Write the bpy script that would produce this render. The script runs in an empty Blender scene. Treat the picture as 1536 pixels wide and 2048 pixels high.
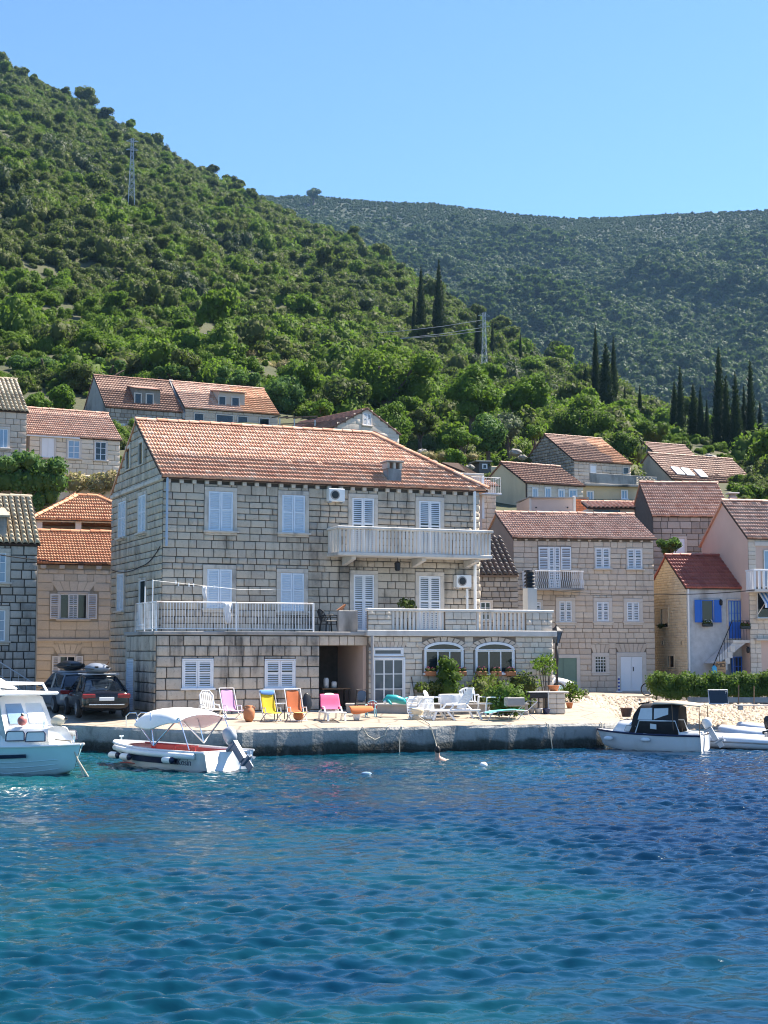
import bpy, math, random
import numpy as np
from mathutils import Vector, Matrix
R = math.radians
random.seed(11)
rng = np.random.default_rng(5)
SC = bpy.context.scene
COL = SC.collection
# ---------------------------------------------------------------- camera
F, CX, CY = 3100.0, 768.0, 1024.0          # focal length in photo pixels, photo centre
TH = math.atan(276 / 3100.0)               # pitch: horizon lies 276 px under the centre
CAM = Vector((0, 0, 3.2))
cam = bpy.data.cameras.new('camera'); camo = bpy.data.objects.new('camera', cam); COL.objects.link(camo)
camo.location = CAM; camo.rotation_euler = (R(90) + TH, 0, 0)
cam.sensor_fit = 'VERTICAL'; cam.sensor_height = 36; cam.lens = F / 2048 * 36
cam.clip_start = 0.5; cam.clip_end = 9000
SC.camera = camo
# ---------------------------------------------------------------- light
SUN_AZ, SUN_EL = 62.0, 53.0
w = bpy.data.worlds.new('World'); SC.world = w; w.use_nodes = True
nt = w.node_tree; bg = nt.nodes['Background']
sky = nt.nodes.new('ShaderNodeTexSky'); sky.sky_type = 'NISHITA'; sky.sun_disc = False
sky.sun_elevation = R(SUN_EL); sky.sun_rotation = R(SUN_AZ)
sky.air_density = 1.0; sky.dust_density = 0.2; sky.ozone_density = 4.0; sky.altitude = 0
tint = nt.nodes.new('ShaderNodeMix'); tint.data_type = 'RGBA'; tint.blend_type = 'MULTIPLY'; tint.inputs[0].default_value = 1
tint.inputs[7].default_value = (.60, .735, .86, 1); nt.links.new(sky.outputs[0], tint.inputs[6]); nt.links.new(tint.outputs[2], bg.inputs[0]); bg.inputs[1].default_value = 0.086
sd = Vector((math.sin(R(SUN_AZ)) * math.cos(R(SUN_EL)), math.cos(R(SUN_AZ)) * math.cos(R(SUN_EL)), math.sin(R(SUN_EL))))
sl = bpy.data.lights.new('sun', 'SUN'); sl.energy = 4.7; sl.angle = R(0.5); sl.color = (1, 0.91, 0.78)
so = bpy.data.objects.new('sun', sl); COL.objects.link(so); so.rotation_euler = sd.to_track_quat('Z', 'Y').to_euler(); so.location = (30, 30, 60)
SC.view_settings.view_transform = 'Standard'; SC.view_settings.look = 'None'
SC.view_settings.gamma = 1; SC.view_settings.use_curve_mapping = False
SC.view_settings.exposure = 1.66
SC.render.engine = 'CYCLES'
SC.cycles.max_bounces = 7; SC.cycles.diffuse_bounces = 3; SC.cycles.volume_bounces = 0
SC.cycles.use_denoising = True; SC.cycles.pixel_filter_type = 'BLACKMAN_HARRIS'; SC.cycles.filter_width = 1.1; SC.cycles.sample_clamp_direct = 8; SC.cycles.sample_clamp_indirect = 4

# ---------------------------------------------------------------- measuring
def ray(px, py):
    v = (CY - py) / F
    return Vector(((px - CX) / F, math.cos(TH) - v * math.sin(TH), math.sin(TH) + v * math.cos(TH)))
def at(px, py, D):
    d = ray(px, py); return CAM + d * (D / d.y)
def onz(px, py, z):
    d = ray(px, py); return CAM + d * ((z - CAM.z) / d.z)
# ---------------------------------------------------------------- object helpers
def props(o, label=None, cat=None, group=None, kind=None):
    if label: o['label'] = label
    if cat: o['category'] = cat
    if group: o['group'] = group
    if kind: o['kind'] = kind
    return o
def empty(name, loc, rz=0.0, label=None, cat=None, group=None):
    o = bpy.data.objects.new(name, None); COL.objects.link(o)
    o.empty_display_size = 0.2
    o.location = loc; o.rotation_euler = (0, 0, rz)
    return props(o, label, cat, group)
def objm(name, me, parent=None, M=None):
    o = bpy.data.objects.new(name, me); COL.objects.link(o)
    if parent is not None: o.parent = parent
    if M is not None: o.matrix_local = M
    return o
def mesh_np(name, V, Fq, mat, smooth=False):
    V = np.asarray(V, dtype=np.float32).reshape(-1, 3); Fq = np.asarray(Fq, dtype=np.int32)
    k = Fq.shape[1]; me = bpy.data.meshes.new(name)
    me.vertices.add(len(V)); me.vertices.foreach_set('co', V.ravel())
    me.loops.add(Fq.size); me.loops.foreach_set('vertex_index', Fq.ravel())
    me.polygons.add(len(Fq)); me.polygons.foreach_set('loop_start', np.arange(0, Fq.size, k, dtype=np.int32))
    me.polygons.foreach_set('loop_total', np.full(len(Fq), k, dtype=np.int32))
    if smooth: me.polygons.foreach_set('use_smooth', np.ones(len(Fq), dtype=bool))
    me.update(calc_edges=True)
    if mat: me.materials.append(mat)
    return me
class MB:
    def __init__(s): s.v = []; s.f = []
    def add(s, vs, fs):
        b = len(s.v); s.v += [tuple(v) for v in vs]; s.f += [tuple(i + b for i in f) for f in fs]; return s
    def box(s, x0, x1, y0, y1, z0, z1):
        return s.add([(x0,y0,z0),(x1,y0,z0),(x1,y1,z0),(x0,y1,z0),(x0,y0,z1),(x1,y0,z1),(x1,y1,z1),(x0,y1,z1)],
                     [(3,2,1,0),(4,5,6,7),(0,1,5,4),(1,2,6,5),(2,3,7,6),(3,0,4,7)])
    def bbox(s, x0, x1, y0, y1, z0, z1, b=0.02):      # chamfered block
        p = []
        for z, i in ((z0, b), (z0 + b, 0), (z1 - b, 0), (z1, b)):
            for (x, y) in ((x0+i, y0+i), (x1-i, y0+i), (x1-i, y1-i), (x0+i, y1-i)): p.append((x, y, z))
        f = [(3,2,1,0), (12,13,14,15)]
        for k in range(3):
            for j in range(4): f.append((4*k+j, 4*k+(j+1)%4, 4*k+4+(j+1)%4, 4*k+4+j))
        return s.add(p, f)
    def beam(s, p, q, w, h=None, up=(0, 0, 1)):
        h = h or w; p = Vector(p); q = Vector(q); d = (q - p).normalized(); up = Vector(up)
        if abs(d.dot(up)) > .98: up = Vector((0, 1, 0))
        a = d.cross(up).normalized() * (w / 2); b = a.cross(d).normalized() * (h / 2)
        return s.add([p-a-b, p+a-b, p+a+b, p-a+b, q-a-b, q+a-b, q+a+b, q-a+b],
                     [(0,1,2,3),(7,6,5,4),(0,4,5,1),(1,5,6,2),(2,6,7,3),(3,7,4,0)])
    def tube(s, pts, r, n=6, cap=True):
        pts = [Vector(p) for p in pts]; rr = r if isinstance(r, (list, tuple)) else [r] * len(pts); b = len(s.v); ref = None
        for i, p in enumerate(pts):
            d = (pts[min(i+1, len(pts)-1)] - pts[max(i-1, 0)]).normalized()
            if ref is None: ref = Vector((0, 0, 1)) if abs(d.z) < .9 else Vector((1, 0, 0))
            a = d.cross(ref).normalized(); c = a.cross(d).normalized(); ref = c
            for k in range(n):
                t = 2 * math.pi * k / n; s.v.append(tuple(p + (a * math.cos(t) + c * math.sin(t)) * rr[i]))
        for i in range(len(pts) - 1):
            for k in range(n): s.f.append((b+i*n+k, b+i*n+(k+1)%n, b+(i+1)*n+(k+1)%n, b+(i+1)*n+k))
        if cap:
            s.f.append(tuple(b + k for k in range(n))[::-1]); s.f.append(tuple(b + (len(pts)-1)*n + k for k in range(n)))
        return s
    def lathe(s, prof, n=12, c=(0, 0, 0), sx=1, sy=1):
        b = len(s.v)
        for r, z in prof:
            for k in range(n):
                t = 2 * math.pi * k / n; s.v.append((c[0] + r*sx*math.cos(t), c[1] + r*sy*math.sin(t), c[2] + z))
        for i in range(len(prof) - 1):
            for k in range(n): s.f.append((b+i*n+k, b+i*n+(k+1)%n, b+(i+1)*n+(k+1)%n, b+(i+1)*n+k))
        s.f.append(tuple(b + k for k in range(n))[::-1]); s.f.append(tuple(b + (len(prof)-1)*n + k for k in range(n)))
        return s
    def ball(s, c, r, n=10, m=6, sc=(1, 1, 1)):
        prof = [(max(1e-3, math.sin(math.pi*i/m)) * r, -math.cos(math.pi*i/m) * r * sc[2]) for i in range(m+1)]
        return s.lathe(prof, n, c, sc[0], sc[1])
    def prism(s, poly, d):                             # closed polygon swept by vector d
        n = len(poly); d = Vector(d)
        return s.add([Vector(p) for p in poly] + [Vector(p) + d for p in poly],
                     [tuple(range(n))[::-1], tuple(range(n, 2*n))] + [(i, (i+1) % n, n + (i+1) % n, n + i) for i in range(n)])
    def loft(s, rings, closed=False, caps=False):
        n = len(rings[0]); b = len(s.v)
        for r in rings: s.v += [tuple(p) for p in r]
        m = n if closed else n - 1
        for i in range(len(rings) - 1):
            for k in range(m): s.f.append((b+i*n+k, b+i*n+(k+1)%n, b+(i+1)*n+(k+1)%n, b+(i+1)*n+k))
        if caps:
            s.f.append(tuple(b + k for k in range(n))[::-1]); s.f.append(tuple(b + (len(rings)-1)*n + k for k in range(n)))
        return s
    def mesh(s, name, mat, smooth=False):
        me = bpy.data.meshes.new(name); me.from_pydata(s.v, [], s.f); me.update()
        if smooth:
            for p in me.polygons: p.use_smooth = True
        if mat: me.materials.append(mat)
        return me
    def build(s, name, mat, parent=None, smooth=False, M=None, solid=0, bevel=0, sub=0):
        o = objm(name, s.mesh(name, mat, smooth), parent, M)
        if solid:
            m = o.modifiers.new('s', 'SOLIDIFY'); m.thickness = solid; m.offset = 0
        if bevel:
            m = o.modifiers.new('b', 'BEVEL'); m.width = bevel; m.segments = 2; m.limit_method = 'ANGLE'
        if sub:
            m = o.modifiers.new('u', 'SUBSURF'); m.levels = sub; m.render_levels = sub
        return o
def top(o, label, cat, group=None): return props(o, label, cat, group)
def copy_tree(o, parent=None):
    c = o.copy(); COL.objects.link(c)
    if parent is not None: c.parent = parent
    for ch in [x for x in o.children]: copy_tree(ch, c)
    return c

# ---------------------------------------------------------------- materials
MATS = {}
def nodes(name):
    m = bpy.data.materials.new(name); m.use_nodes = True; t = m.node_tree
    return m, t, t.nodes, t.links, t.nodes['Principled BSDF']
def mixc(t, fac, a, b, mode='MIX'):
    n = t.nodes.new('ShaderNodeMix'); n.data_type = 'RGBA'; n.blend_type = mode
    for idx, v in ((0, fac), (6, a), (7, b)):
        if isinstance(v, (int, float)): n.inputs[idx].default_value = v
        elif isinstance(v, (tuple, list)): n.inputs[idx].default_value = (*v[:3], 1)
        else: t.links.new(v, n.inputs[idx])
    return n.outputs[2]
def ramp(t, src, stops):
    n = t.nodes.new('ShaderNodeValToRGB'); e = n.color_ramp.elements
    while len(e) < len(stops): e.new(.5)
    for i, (p, c) in enumerate(stops):
        e[i].position = p; e[i].color = (*c, 1) if isinstance(c, (tuple, list)) else (c, c, c, 1)
    t.links.new(src, n.inputs[0]); return n.outputs[0]
def noise(t, scale, detail=4, coord=None, rough=.55, sc=None, dim='3D'):
    n = t.nodes.new('ShaderNodeTexNoise'); n.inputs['Scale'].default_value = scale; n.inputs['Detail'].default_value = detail; n.inputs['Roughness'].default_value = rough
    g = t.nodes.new('ShaderNodeNewGeometry') if coord is None else None
    src = g.outputs['Position'] if g else coord
    if sc:
        mp = t.nodes.new('ShaderNodeMapping'); mp.inputs['Scale'].default_value = sc; t.links.new(src, mp.inputs[0]); src = mp.outputs[0]
    t.links.new(src, n.inputs[0]); return n.outputs[0]
def math_(t, op, a, b=None, clamp=False):
    n = t.nodes.new('ShaderNodeMath'); n.operation = op; n.use_clamp = clamp
    for i, v in enumerate((a, b)):
        if v is None: continue
        if isinstance(v, (int, float)): n.inputs[i].default_value = v
        else: t.links.new(v, n.inputs[i])
    return n.outputs[0]
def rnd(t):                                            # per piece: object random + island random
    oi = t.nodes.new('ShaderNodeObjectInfo'); g = t.nodes.new('ShaderNodeNewGeometry')
    return math_(t, 'FRACT', math_(t, 'ADD', oi.outputs['Random'], g.outputs['Random Per Island']))
def bump(t, b, h, strength=.4, dist=.02):
    n = t.nodes.new('ShaderNodeBump'); n.inputs['Strength'].default_value = strength; n.inputs['Distance'].default_value = dist
    t.links.new(h, n.inputs['Height']); t.links.new(n.outputs[0], b.inputs['Normal'])
def plain(name, c, rough=.55, metal=0.0, vary=.12, scale=6, bmp=0.0, spec=.5, dirt=None):
    if name in MATS: return MATS[name]
    m, t, N, L, b = nodes(name)
    nz = noise(t, scale, 5)
    lo = tuple(max(0, x * (1 - vary)) for x in c); hi = tuple(min(1, x * (1 + vary)) for x in c)
    col = mixc(t, nz, lo, hi)
    if dirt:
        d = ramp(t, noise(t, scale * .35, 6, sc=(1, 1, .35)), [(.52, 0.0), (.72, 1.0)])
        col = mixc(t, d, col, dirt)
    L.new(col, b.inputs['Base Color']); b.inputs['Roughness'].default_value = rough; b.inputs['Metallic'].default_value = metal
    b.inputs['Specular IOR Level'].default_value = spec
    if bmp: bump(t, b, noise(t, scale * 6, 4), bmp, .01)
    MATS[name] = m; return m
def stonemat(name, cols, stain=.5, dark=(.05, .048, .045), warm=None, low=.5, high=.7, bmp=.5):
    m, t, N, L, b = nodes(name)
    r = rnd(t)
    n = len(cols); col = ramp(t, r, [(i / max(1, n - 1), c) for i, c in enumerate(cols)])
    col = mixc(t, .35, col, mixc(t, noise(t, 14, 6), (.5, .5, .5), (1.25, 1.2, 1.15)), 'MULTIPLY')
    blot = ramp(t, noise(t, .55, 7, rough=.62), [(low, 0.0), (high, 1.0)])
    streak = ramp(t, noise(t, 2.2, 6, sc=(1, 1, .13)), [(.43, 0.0), (.60, 1.0)])
    speck = ramp(t, noise(t, 9, 5, rough=.7), [(.56, 0.0), (.68, 1.0)])
    mk = math_(t, 'MULTIPLY', math_(t, 'ADD', math_(t, 'MULTIPLY', blot, streak), math_(t, 'MULTIPLY', speck, .35)), stain, True)
    col = mixc(t, mk, col, dark)
    if warm: col = mixc(t, math_(t, 'MULTIPLY', ramp(t, noise(t, .35, 3), [(.45, 0.0), (.65, 1.0)]), .4), col, warm)
    L.new(col, b.inputs['Base Color']); b.inputs['Roughness'].default_value = .9; b.inputs['Specular IOR Level'].default_value = .25
    bump(t, b, noise(t, 22, 6), bmp, .015)
    MATS[name] = m; return m
def tilemat(name, cols, dirty=.5, dark=(.06, .045, .038), scale=1.1):
    m, t, N, L, b = nodes(name)
    n = len(cols); col = ramp(t, rnd(t), [(i / (n - 1), c) for i, c in enumerate(cols)])
    col = mixc(t, .3, col, mixc(t, noise(t, 18, 4), (.55, .5, .5), (1.2, 1.15, 1.1)), 'MULTIPLY')
    d = ramp(t, noise(t, scale, 7, rough=.65), [(.5, 0.0), (.7, 1.0)])
    col = mixc(t, math_(t, 'MULTIPLY', d, dirty), col, dark)
    L.new(col, b.inputs['Base Color']); b.inputs['Roughness'].default_value = .55
    bump(t, b, noise(t, 30, 3), .3, .01)
    MATS[name] = m; return m
def leafmat(name, c1, c2, c3=None, trans=.35):
    m, t, N, L, b = nodes(name)
    oi = t.nodes.new('ShaderNodeObjectInfo'); g = t.nodes.new('ShaderNodeNewGeometry')
    a = mixc(t, oi.outputs['Random'], c1, c2)
    col = mixc(t, math_(t, 'MULTIPLY', g.outputs['Random Per Island'], .8), a, c3 or c2)
    L.new(col, b.inputs['Base Color']); b.inputs['Roughness'].default_value = .6; b.inputs['Specular IOR Level'].default_value = .12
    tr = N.new('ShaderNodeBsdfTranslucent'); L.new(mixc(t, .35, col, (.18, .32, .02)), tr.inputs[0])
    mx = N.new('ShaderNodeMixShader'); mx.inputs[0].default_value = trans
    L.new(b.outputs[0], mx.inputs[1]); L.new(tr.outputs[0], mx.inputs[2]); L.new(mx.outputs[0], N['Material Output'].inputs[0])
    MATS[name] = m; return m
M_GREY = stonemat('grey_stone', [(.46,.40,.33),(.54,.465,.375),(.48,.415,.33),(.58,.50,.40),(.45,.39,.325)], .62, low=.45, high=.66)
M_TERR = stonemat('weathered_stone', [(.48,.415,.345),(.55,.475,.39),(.50,.435,.36),(.58,.505,.41)], .85, low=.40, high=.60)
M_CREAM = stonemat('cream_stone', [(.70,.60,.48),(.76,.66,.54),(.66,.57,.45),(.78,.69,.57)], .3, warm=(.68,.55,.40))
M_PALE = stonemat('pale_stone', [(.58,.48,.39),(.66,.56,.455),(.55,.45,.36),(.63,.52,.425)], .3)
M_WHITEST = stonemat('white_stone', [(.62,.55,.46),(.70,.625,.53),(.58,.50,.41),(.67,.59,.50)], .22)
M_OLD = stonemat('old_stone', [(.44,.40,.36),(.54,.48,.42),(.38,.35,.32),(.58,.52,.45)], .7, low=.44, high=.64)
M_RUIN = stonemat('ruin_stone', [(.30,.27,.24),(.42,.38,.33),(.26,.23,.20),(.46,.42,.37)], .6)
M_YST = stonemat('yellow_bounce_stone', [(.74,.62,.43),(.78,.67,.49),(.68,.55,.37)], .3)  # yellow also carries the warm bounced light on the small house's side wall
M_MORT = plain('dark_mortar', (.085,.075,.066), .95, vary=.4)
M_MORTL = plain('mortar', (.20,.165,.135), .95, vary=.3)
M_MORTY = plain('sandy_mortar', (.46,.39,.30), .95, vary=.25)
M_TRIM = plain('dressed_stone', (.56,.50,.43), .85, vary=.2, scale=5, bmp=.2, dirt=(.16,.15,.14))
M_TRIML = plain('pale_dressed_stone', (.58,.52,.46), .85, vary=.15, scale=5, bmp=.2)
M_CONC = plain('concrete', (.34,.32,.30), .9, vary=.25, scale=2.5, bmp=.4, dirt=(.07,.07,.065))
M_SLAB = plain('pale_concrete', (.56,.53,.49), .85, vary=.15, scale=3, bmp=.2, dirt=(.25,.23,.21))
M_BALU = plain('baluster_concrete', (.66,.62,.57), .8, vary=.1, scale=4, dirt=(.4,.37,.33))
M_PLAST = plain('pink_plaster', (.60,.44,.36), .9, vary=.1, scale=1.2, bmp=.1)
M_PINKG = plain('pale_pink_render', (.55,.44,.38), .9, vary=.1, scale=1.2)
M_YEL = plain('yellow_render', (.58,.48,.32), .9, vary=.12, scale=1, dirt=(.38,.31,.22))
M_BROWN = plain('shaded_brown_render', (.22,.17,.145), .9, vary=.2, scale=1)  # brown for the left gable, with its shade put into the colour
M_WREN = plain('white_render', (.60,.57,.52), .9, vary=.1, scale=1, dirt=(.4,.38,.35))
M_WASH = plain('whitewashed_stone', (.52,.52,.52), .92, vary=.3, scale=3.5, bmp=.9, dirt=(.30,.29,.28))
M_SHUT = plain('sky_tinted_blue_paint', (.64,.70,.77), .5, vary=.06, scale=2)  # blue cast of the sky on the shutters is put into this paint
M_SHUTW = plain('white_paint', (.74,.75,.77), .5, vary=.05, scale=2)
M_BLUE = plain('blue_paint', (.015,.12,.52), .4, vary=.1, scale=3)
M_GREEN = plain('green_paint', (.14,.22,.17), .6, vary=.15, scale=3)
M_GLASS = plain('glass_and_dark_opening', (.012,.018,.026), .04, vary=.3, scale=1, spec=.6)
M_GLASSD = plain('slate_glass', (.05,.07,.095), .06, vary=.3, scale=2, spec=.6)
M_CURT = plain('curtained_glass', (.22,.33,.45), .08, vary=.25, scale=3, spec=.6)
M_WOODD = plain('dark_wood', (.045,.03,.022), .7, vary=.3)
M_WOOD = plain('bare_wood', (.22,.13,.07), .7, vary=.25)
M_IRON = plain('dark_iron', (.02,.02,.022), .5, metal=.3)
M_STEEL = plain('galvanised_steel', (.42,.44,.47), .5, metal=.3)
M_WMET = plain('white_metal', (.76,.76,.77), .4, vary=.06, dirt=(.45,.35,.28))
M_TILE = tilemat('orange_roof_tile', [(.62,.28,.15),(.68,.37,.23),(.54,.23,.125),(.72,.46,.32)], .28)
M_TILEN = tilemat('bright_roof_tile', [(.60,.25,.11),(.67,.33,.16),(.54,.20,.085)], .15)
M_TILEP = tilemat('pinkish_roof_tile', [(.58,.32,.22),(.66,.41,.30),(.48,.24,.16)], .3)
M_TILED = tilemat('dark_roof_tile', [(.27,.12,.075),(.34,.17,.11),(.21,.095,.065)], .4)
M_TILER = tilemat('red_roof_tile', [(.36,.085,.06),(.42,.12,.08),(.30,.07,.05)], .12)
M_TILEO = tilemat('lichened_barrel_tile', [(.42,.35,.24),(.55,.47,.33),(.33,.27,.18)], .35)
M_TILEK = tilemat('blackened_barrel_tile', [(.10,.08,.07),(.15,.11,.09),(.07,.06,.055)], .3)
M_UNDER = plain('roof_underlay', (.06,.035,.025), .95, vary=.3)
M_BLACKP = plain('black_plastic', (.012,.012,.013), .35)
M_WPL = plain('white_plastic', (.78,.78,.77), .4, vary=.05)
M_RUB = plain('rubber', (.015,.015,.016), .8)
# ---------------------------------------------------------------- unit stones and tiles
def unit_stone(seed):
    r = random.Random(seed); j = lambda a: r.uniform(-a, a)
    v = []
    for y, ins in ((0, 0), (-.55, 0), (-1, .045)):
        for sx, sz in ((-1, -1), (1, -1), (1, 1), (-1, 1)):
            v.append((sx * (.5 - ins * .7) + (j(.012) if ins else j(.008)), y + (j(.16) if ins else 0), sz * (.5 - ins * 1.3) + (j(.03) if ins else j(.02))))
    f = []
    for k in range(2):
        for i in range(4): f.append((4*k+i, 4*k+(i+1)%4, 4*k+4+(i+1)%4, 4*k+4+i))
    f.append((8, 9, 10, 11))
    return np.array(v), np.array(f)
STV = [unit_stone(s) for s in range(6)]
def unit_flat():
    xs = [0, .10, .22, .34, .55, .66, .78, .90, 1]; hs = [0, .028, .034, .008, .004, .028, .034, .008, 0]
    v = []; 
    for x, h in zip(xs, hs):
        v += [(x * .985, -.02, -.012), (x * .985, 0, h + .045), (x * .985, 1.08, h * .9 + .002)]
    f = []
    for i in range(len(xs) - 1):
        a, b = 3*i, 3*i+3
        f += [(a, b, b+1, a+1), (a+1, b+1, b+2, a+2)]
    return np.array(v), np.array(f)
def unit_barrel():
    v = []; n = 5
    for i in range(n + 1):
        t = math.pi * i / n; c = math.cos(t); s_ = math.sin(t)
        v += [(.5 - .46*c, -.01, .085*s_ - .005), (.5 - .46*c, 0, .105*s_ + .03), (.5 - .36*c, 1.1, .085*s_ + .004)]
    f = []
    for i in range(n):
        a, b = 3*i, 3*i+3; f += [(a, b, b+1, a+1), (a+1, b+1, b+2, a+2)]
    return np.array(v), np.array(f)
TILV = {'flat': unit_flat(), 'barrel': unit_barrel()}
UNIT_ME = {}
def unit_mesh(key, vf, mat):
    k = (key, mat.name)
    if k not in UNIT_ME: UNIT_ME[k] = mesh_np(key.split(':')[0], vf[0], vf[1], mat)
    return UNIT_ME[k]
def scatter(name, items, parent, limit):
    """items: (M4 numpy, key, (V,F), mat, size). The largest `limit` become objects, the rest one part per material."""
    items.sort(key=lambda i: -i[4])
    for M, key, vf, mat, sz in items[:limit]:
        o = bpy.data.objects.new(name, unit_mesh(key, vf, mat)); COL.objects.link(o); o.parent = parent
        o.matrix_local = Matrix(M.tolist())
    by = {}
    for it in items[limit:]: by.setdefault(it[3].name, []).append(it)
    for mn, its in by.items():
        Vs, Fs, b = [], [], 0
        for M, key, (V, Fq), mat, sz in its:
            Vs.append(V @ M[:3, :3].T + M[:3, 3]); Fs.append(Fq + b); b += len(V)
        o = objm(name, mesh_np(name, np.concatenate(Vs), np.concatenate(Fs), MATS[mn]), parent); o['kind'] = 'stuff'
def m4(ox, oy, oz, X, Y, Z):
    M = np.eye(4); M[:3, 0] = X; M[:3, 1] = Y; M[:3, 2] = Z; M[:3, 3] = (ox, oy, oz); return M

# ---------------------------------------------------------------- houses
class House:
    def __init__(s, name, label, px, D, yaw, zb, cat='house', group=None):
        p = at(px, 1300, D); s.o = Vector((p.x, p.y, zb)); s.yaw = yaw; s.zb = zb
        s.M = Matrix.Translation(s.o) @ Matrix.Rotation(R(yaw), 4, 'Z'); s.Mi = s.M.inverted()
        s.e = empty(name, s.o, R(yaw), label, cat, group)
        s.stones = []; s.tiles = []; s.wall = None; s.roofp = None
    def hit(s, px, py, o, n):
        a = s.Mi @ CAM; d = s.Mi.to_3x3() @ ray(px, py); o = Vector(o); n = Vector(n)
        return a + d * ((o - a).dot(n) / d.dot(n))
    def f(s, px, py, y=0):                             # measured on a plane parallel to the front
        p = s.hit(px, py, (0, y, 0), (0, 1, 0)); return p.x, p.z
    def shell(s, L, W, H, rise=0, ridge='x', mat=None, x0=0, y0=0, z0=-1.5, hip_l=0, hip_r=0):
        """closed body; gables follow the ridge direction, hips leave the end square"""
        mb = MB(); X1, Y1 = x0 + L, y0 + W
        mb.box(x0, X1, y0, Y1, z0, H)
        if rise and ridge == 'x':
            if not hip_l: mb.prism([(x0 + .004, y0, H), (x0 + .004, Y1, H), (x0 + .004, y0 + W/2, H + rise)], (.25, 0, 0))
            if not hip_r: mb.prism([(X1 - .004, y0, H), (X1 - .004, y0 + W/2, H + rise), (X1 - .004, Y1, H)], (-.25, 0, 0))
        if rise and ridge == 'y':
            mb.prism([(x0, y0 + .004, H), (x0 + L/2, y0 + .004, H + rise), (X1, y0 + .004, H)], (0, .25, 0))
            mb.prism([(x0, Y1 - .004, H), (X1, Y1 - .004, H), (x0 + L/2, Y1 - .004, H + rise)], (0, -.25, 0))
        o = mb.build('wall', mat, s.e)
        s.wall = s.wall or o; return o
    def slope(s, P0, U, S, Ls, left, right, tw=.25, tl=.34, kind='flat', mat=None, thick=.08, tiles=True, under=None):
        U = Vector(U).normalized(); S = Vector(S).normalized(); Nn = U.cross(S); P0 = Vector(P0)
        pt = lambda a, b, c=0: P0 + U * a + S * b + Nn * c
        poly = [pt(left(0), 0), pt(right(0), 0), pt(right(Ls), Ls), pt(left(Ls), Ls)]
        if (poly[2] - poly[3]).length < .02: poly = poly[:3]
        mb = MB(); mb.prism([p - Nn * thick for p in poly], Nn * thick)
        if s.roofp is None: s.roofp = mb.build('roof', under or M_UNDER, s.e)
        else: mb.build('roof_slope', under or M_UNDER, s.e)
        if not tiles: return
        rows = max(1, round(Ls / tl)); tl = Ls / rows
        for r in range(rows):
            q = (r + .5) * tl; a, b = left(q), right(q)
            if b - a < tw * .4: continue
            n = max(1, round((b - a) / tw)); ww = (b - a) / n
            for i in range(n):
                p = pt(a + i * ww, r * tl + random.uniform(-.012, .012), random.uniform(0, .008) - .002)
                s.tiles.append((m4(*p, U * ww, S * tl, Nn), 'tile:' + kind, TILV[kind], mat, (b - a) * 0 - r * .0001 + random.random() * .00005 if s.near_low else random.random()))
    near_low = True
    def ridge(s, p, q, mat, r=.13, seg=.42):
        p = Vector(p); q = Vector(q); n = max(1, round((q - p).length / seg)); d = (q - p) / n; u = d.normalized()
        a = u.cross(Vector((0, 0, 1))).normalized(); c = a.cross(u)
        if 'ridge%s%.2f' % (mat.name, r) not in UNIT_ME:
            vs = []; K = 6
            for x, k in ((0, 1.12), (1.06, .95)):
                for i in range(K + 1):
                    t = math.pi * i / K; vs.append((x, math.cos(t) * r * k, math.sin(t) * r * k * .8))
            fs = [(i, i + 1, K + 2 + i, K + 1 + i) for i in range(K)]
            fs += [(0, i + 1, i, i) for i in []]
            UNIT_ME['ridge%s%.2f' % (mat.name, r)] = MB().add(vs, fs + [tuple(range(K + 1))]).mesh('ridge_tile', mat)
        me = UNIT_ME['ridge%s%.2f' % (mat.name, r)]
        for i in range(n):
            o = bpy.data.objects.new('ridge_tile', me); COL.objects.link(o); o.parent = s.roofp
            pp = p + d * i; L = d.length
            o.matrix_local = Matrix(m4(pp.x, pp.y, pp.z + random.uniform(-.01, .01), u * L, a, c).tolist())
    def gable_roof(s, L, W, H, rise, x0=0, y0=0, oe=.22, ov=.1, hip_l=0, hip_r=0, mat=None, tw=.25, tl=.34, kind='flat', back=True, under=None, sag=0):
        """ridge along x. front slope tiled; hip_* = ridge inset at that end"""
        h = W / 2; sl = math.hypot(h, rise); k = rise / h; X1 = x0 + L
        Sf = Vector((0, h, rise)).normalized(); Ls = sl + oe
        e0 = (0, y0 - oe * h / sl, H - oe * rise / sl); z_up = .05
        a0, b0 = x0 - (ov if not hip_l else oe), X1 + (ov if not hip_r else oe)
        lf = (lambda q: a0 + (hip_l + oe) * q / Ls) if hip_l else (lambda q: a0)
        rt = (lambda q: b0 - (hip_r + oe) * q / Ls) if hip_r else (lambda q: b0)
        s.slope((0, e0[1], e0[2] + z_up), (1, 0, 0), Sf, Ls, lf, rt, tw, tl, kind, mat, under=under)
        s.slope((0, y0 + W + oe * h / sl, e0[2] + z_up), (-1, 0, 0), Vector((0, -h, rise)), Ls, lambda q: -rt(q), lambda q: -lf(q), tw, tl, kind, mat, tiles=False, under=mat)
        if hip_r:
            sr = math.hypot(hip_r, rise); Lr = sr * (1 + oe / sl)
            s.slope((X1 + oe, y0 + W/2, e0[2] + z_up), (0, 1, 0), Vector((-hip_r, 0, rise + oe * rise / sl)), math.hypot(hip_r + oe, rise + oe * rise / sl),
                    lambda q: -(h + oe * h / sl) * (1 - q / math.hypot(hip_r + oe, rise + oe * rise / sl)), lambda q: (h + oe * h / sl) * (1 - q / math.hypot(hip_r + oe, rise + oe * rise / sl)), tw, tl, kind, mat, tiles=False, under=mat)
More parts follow.
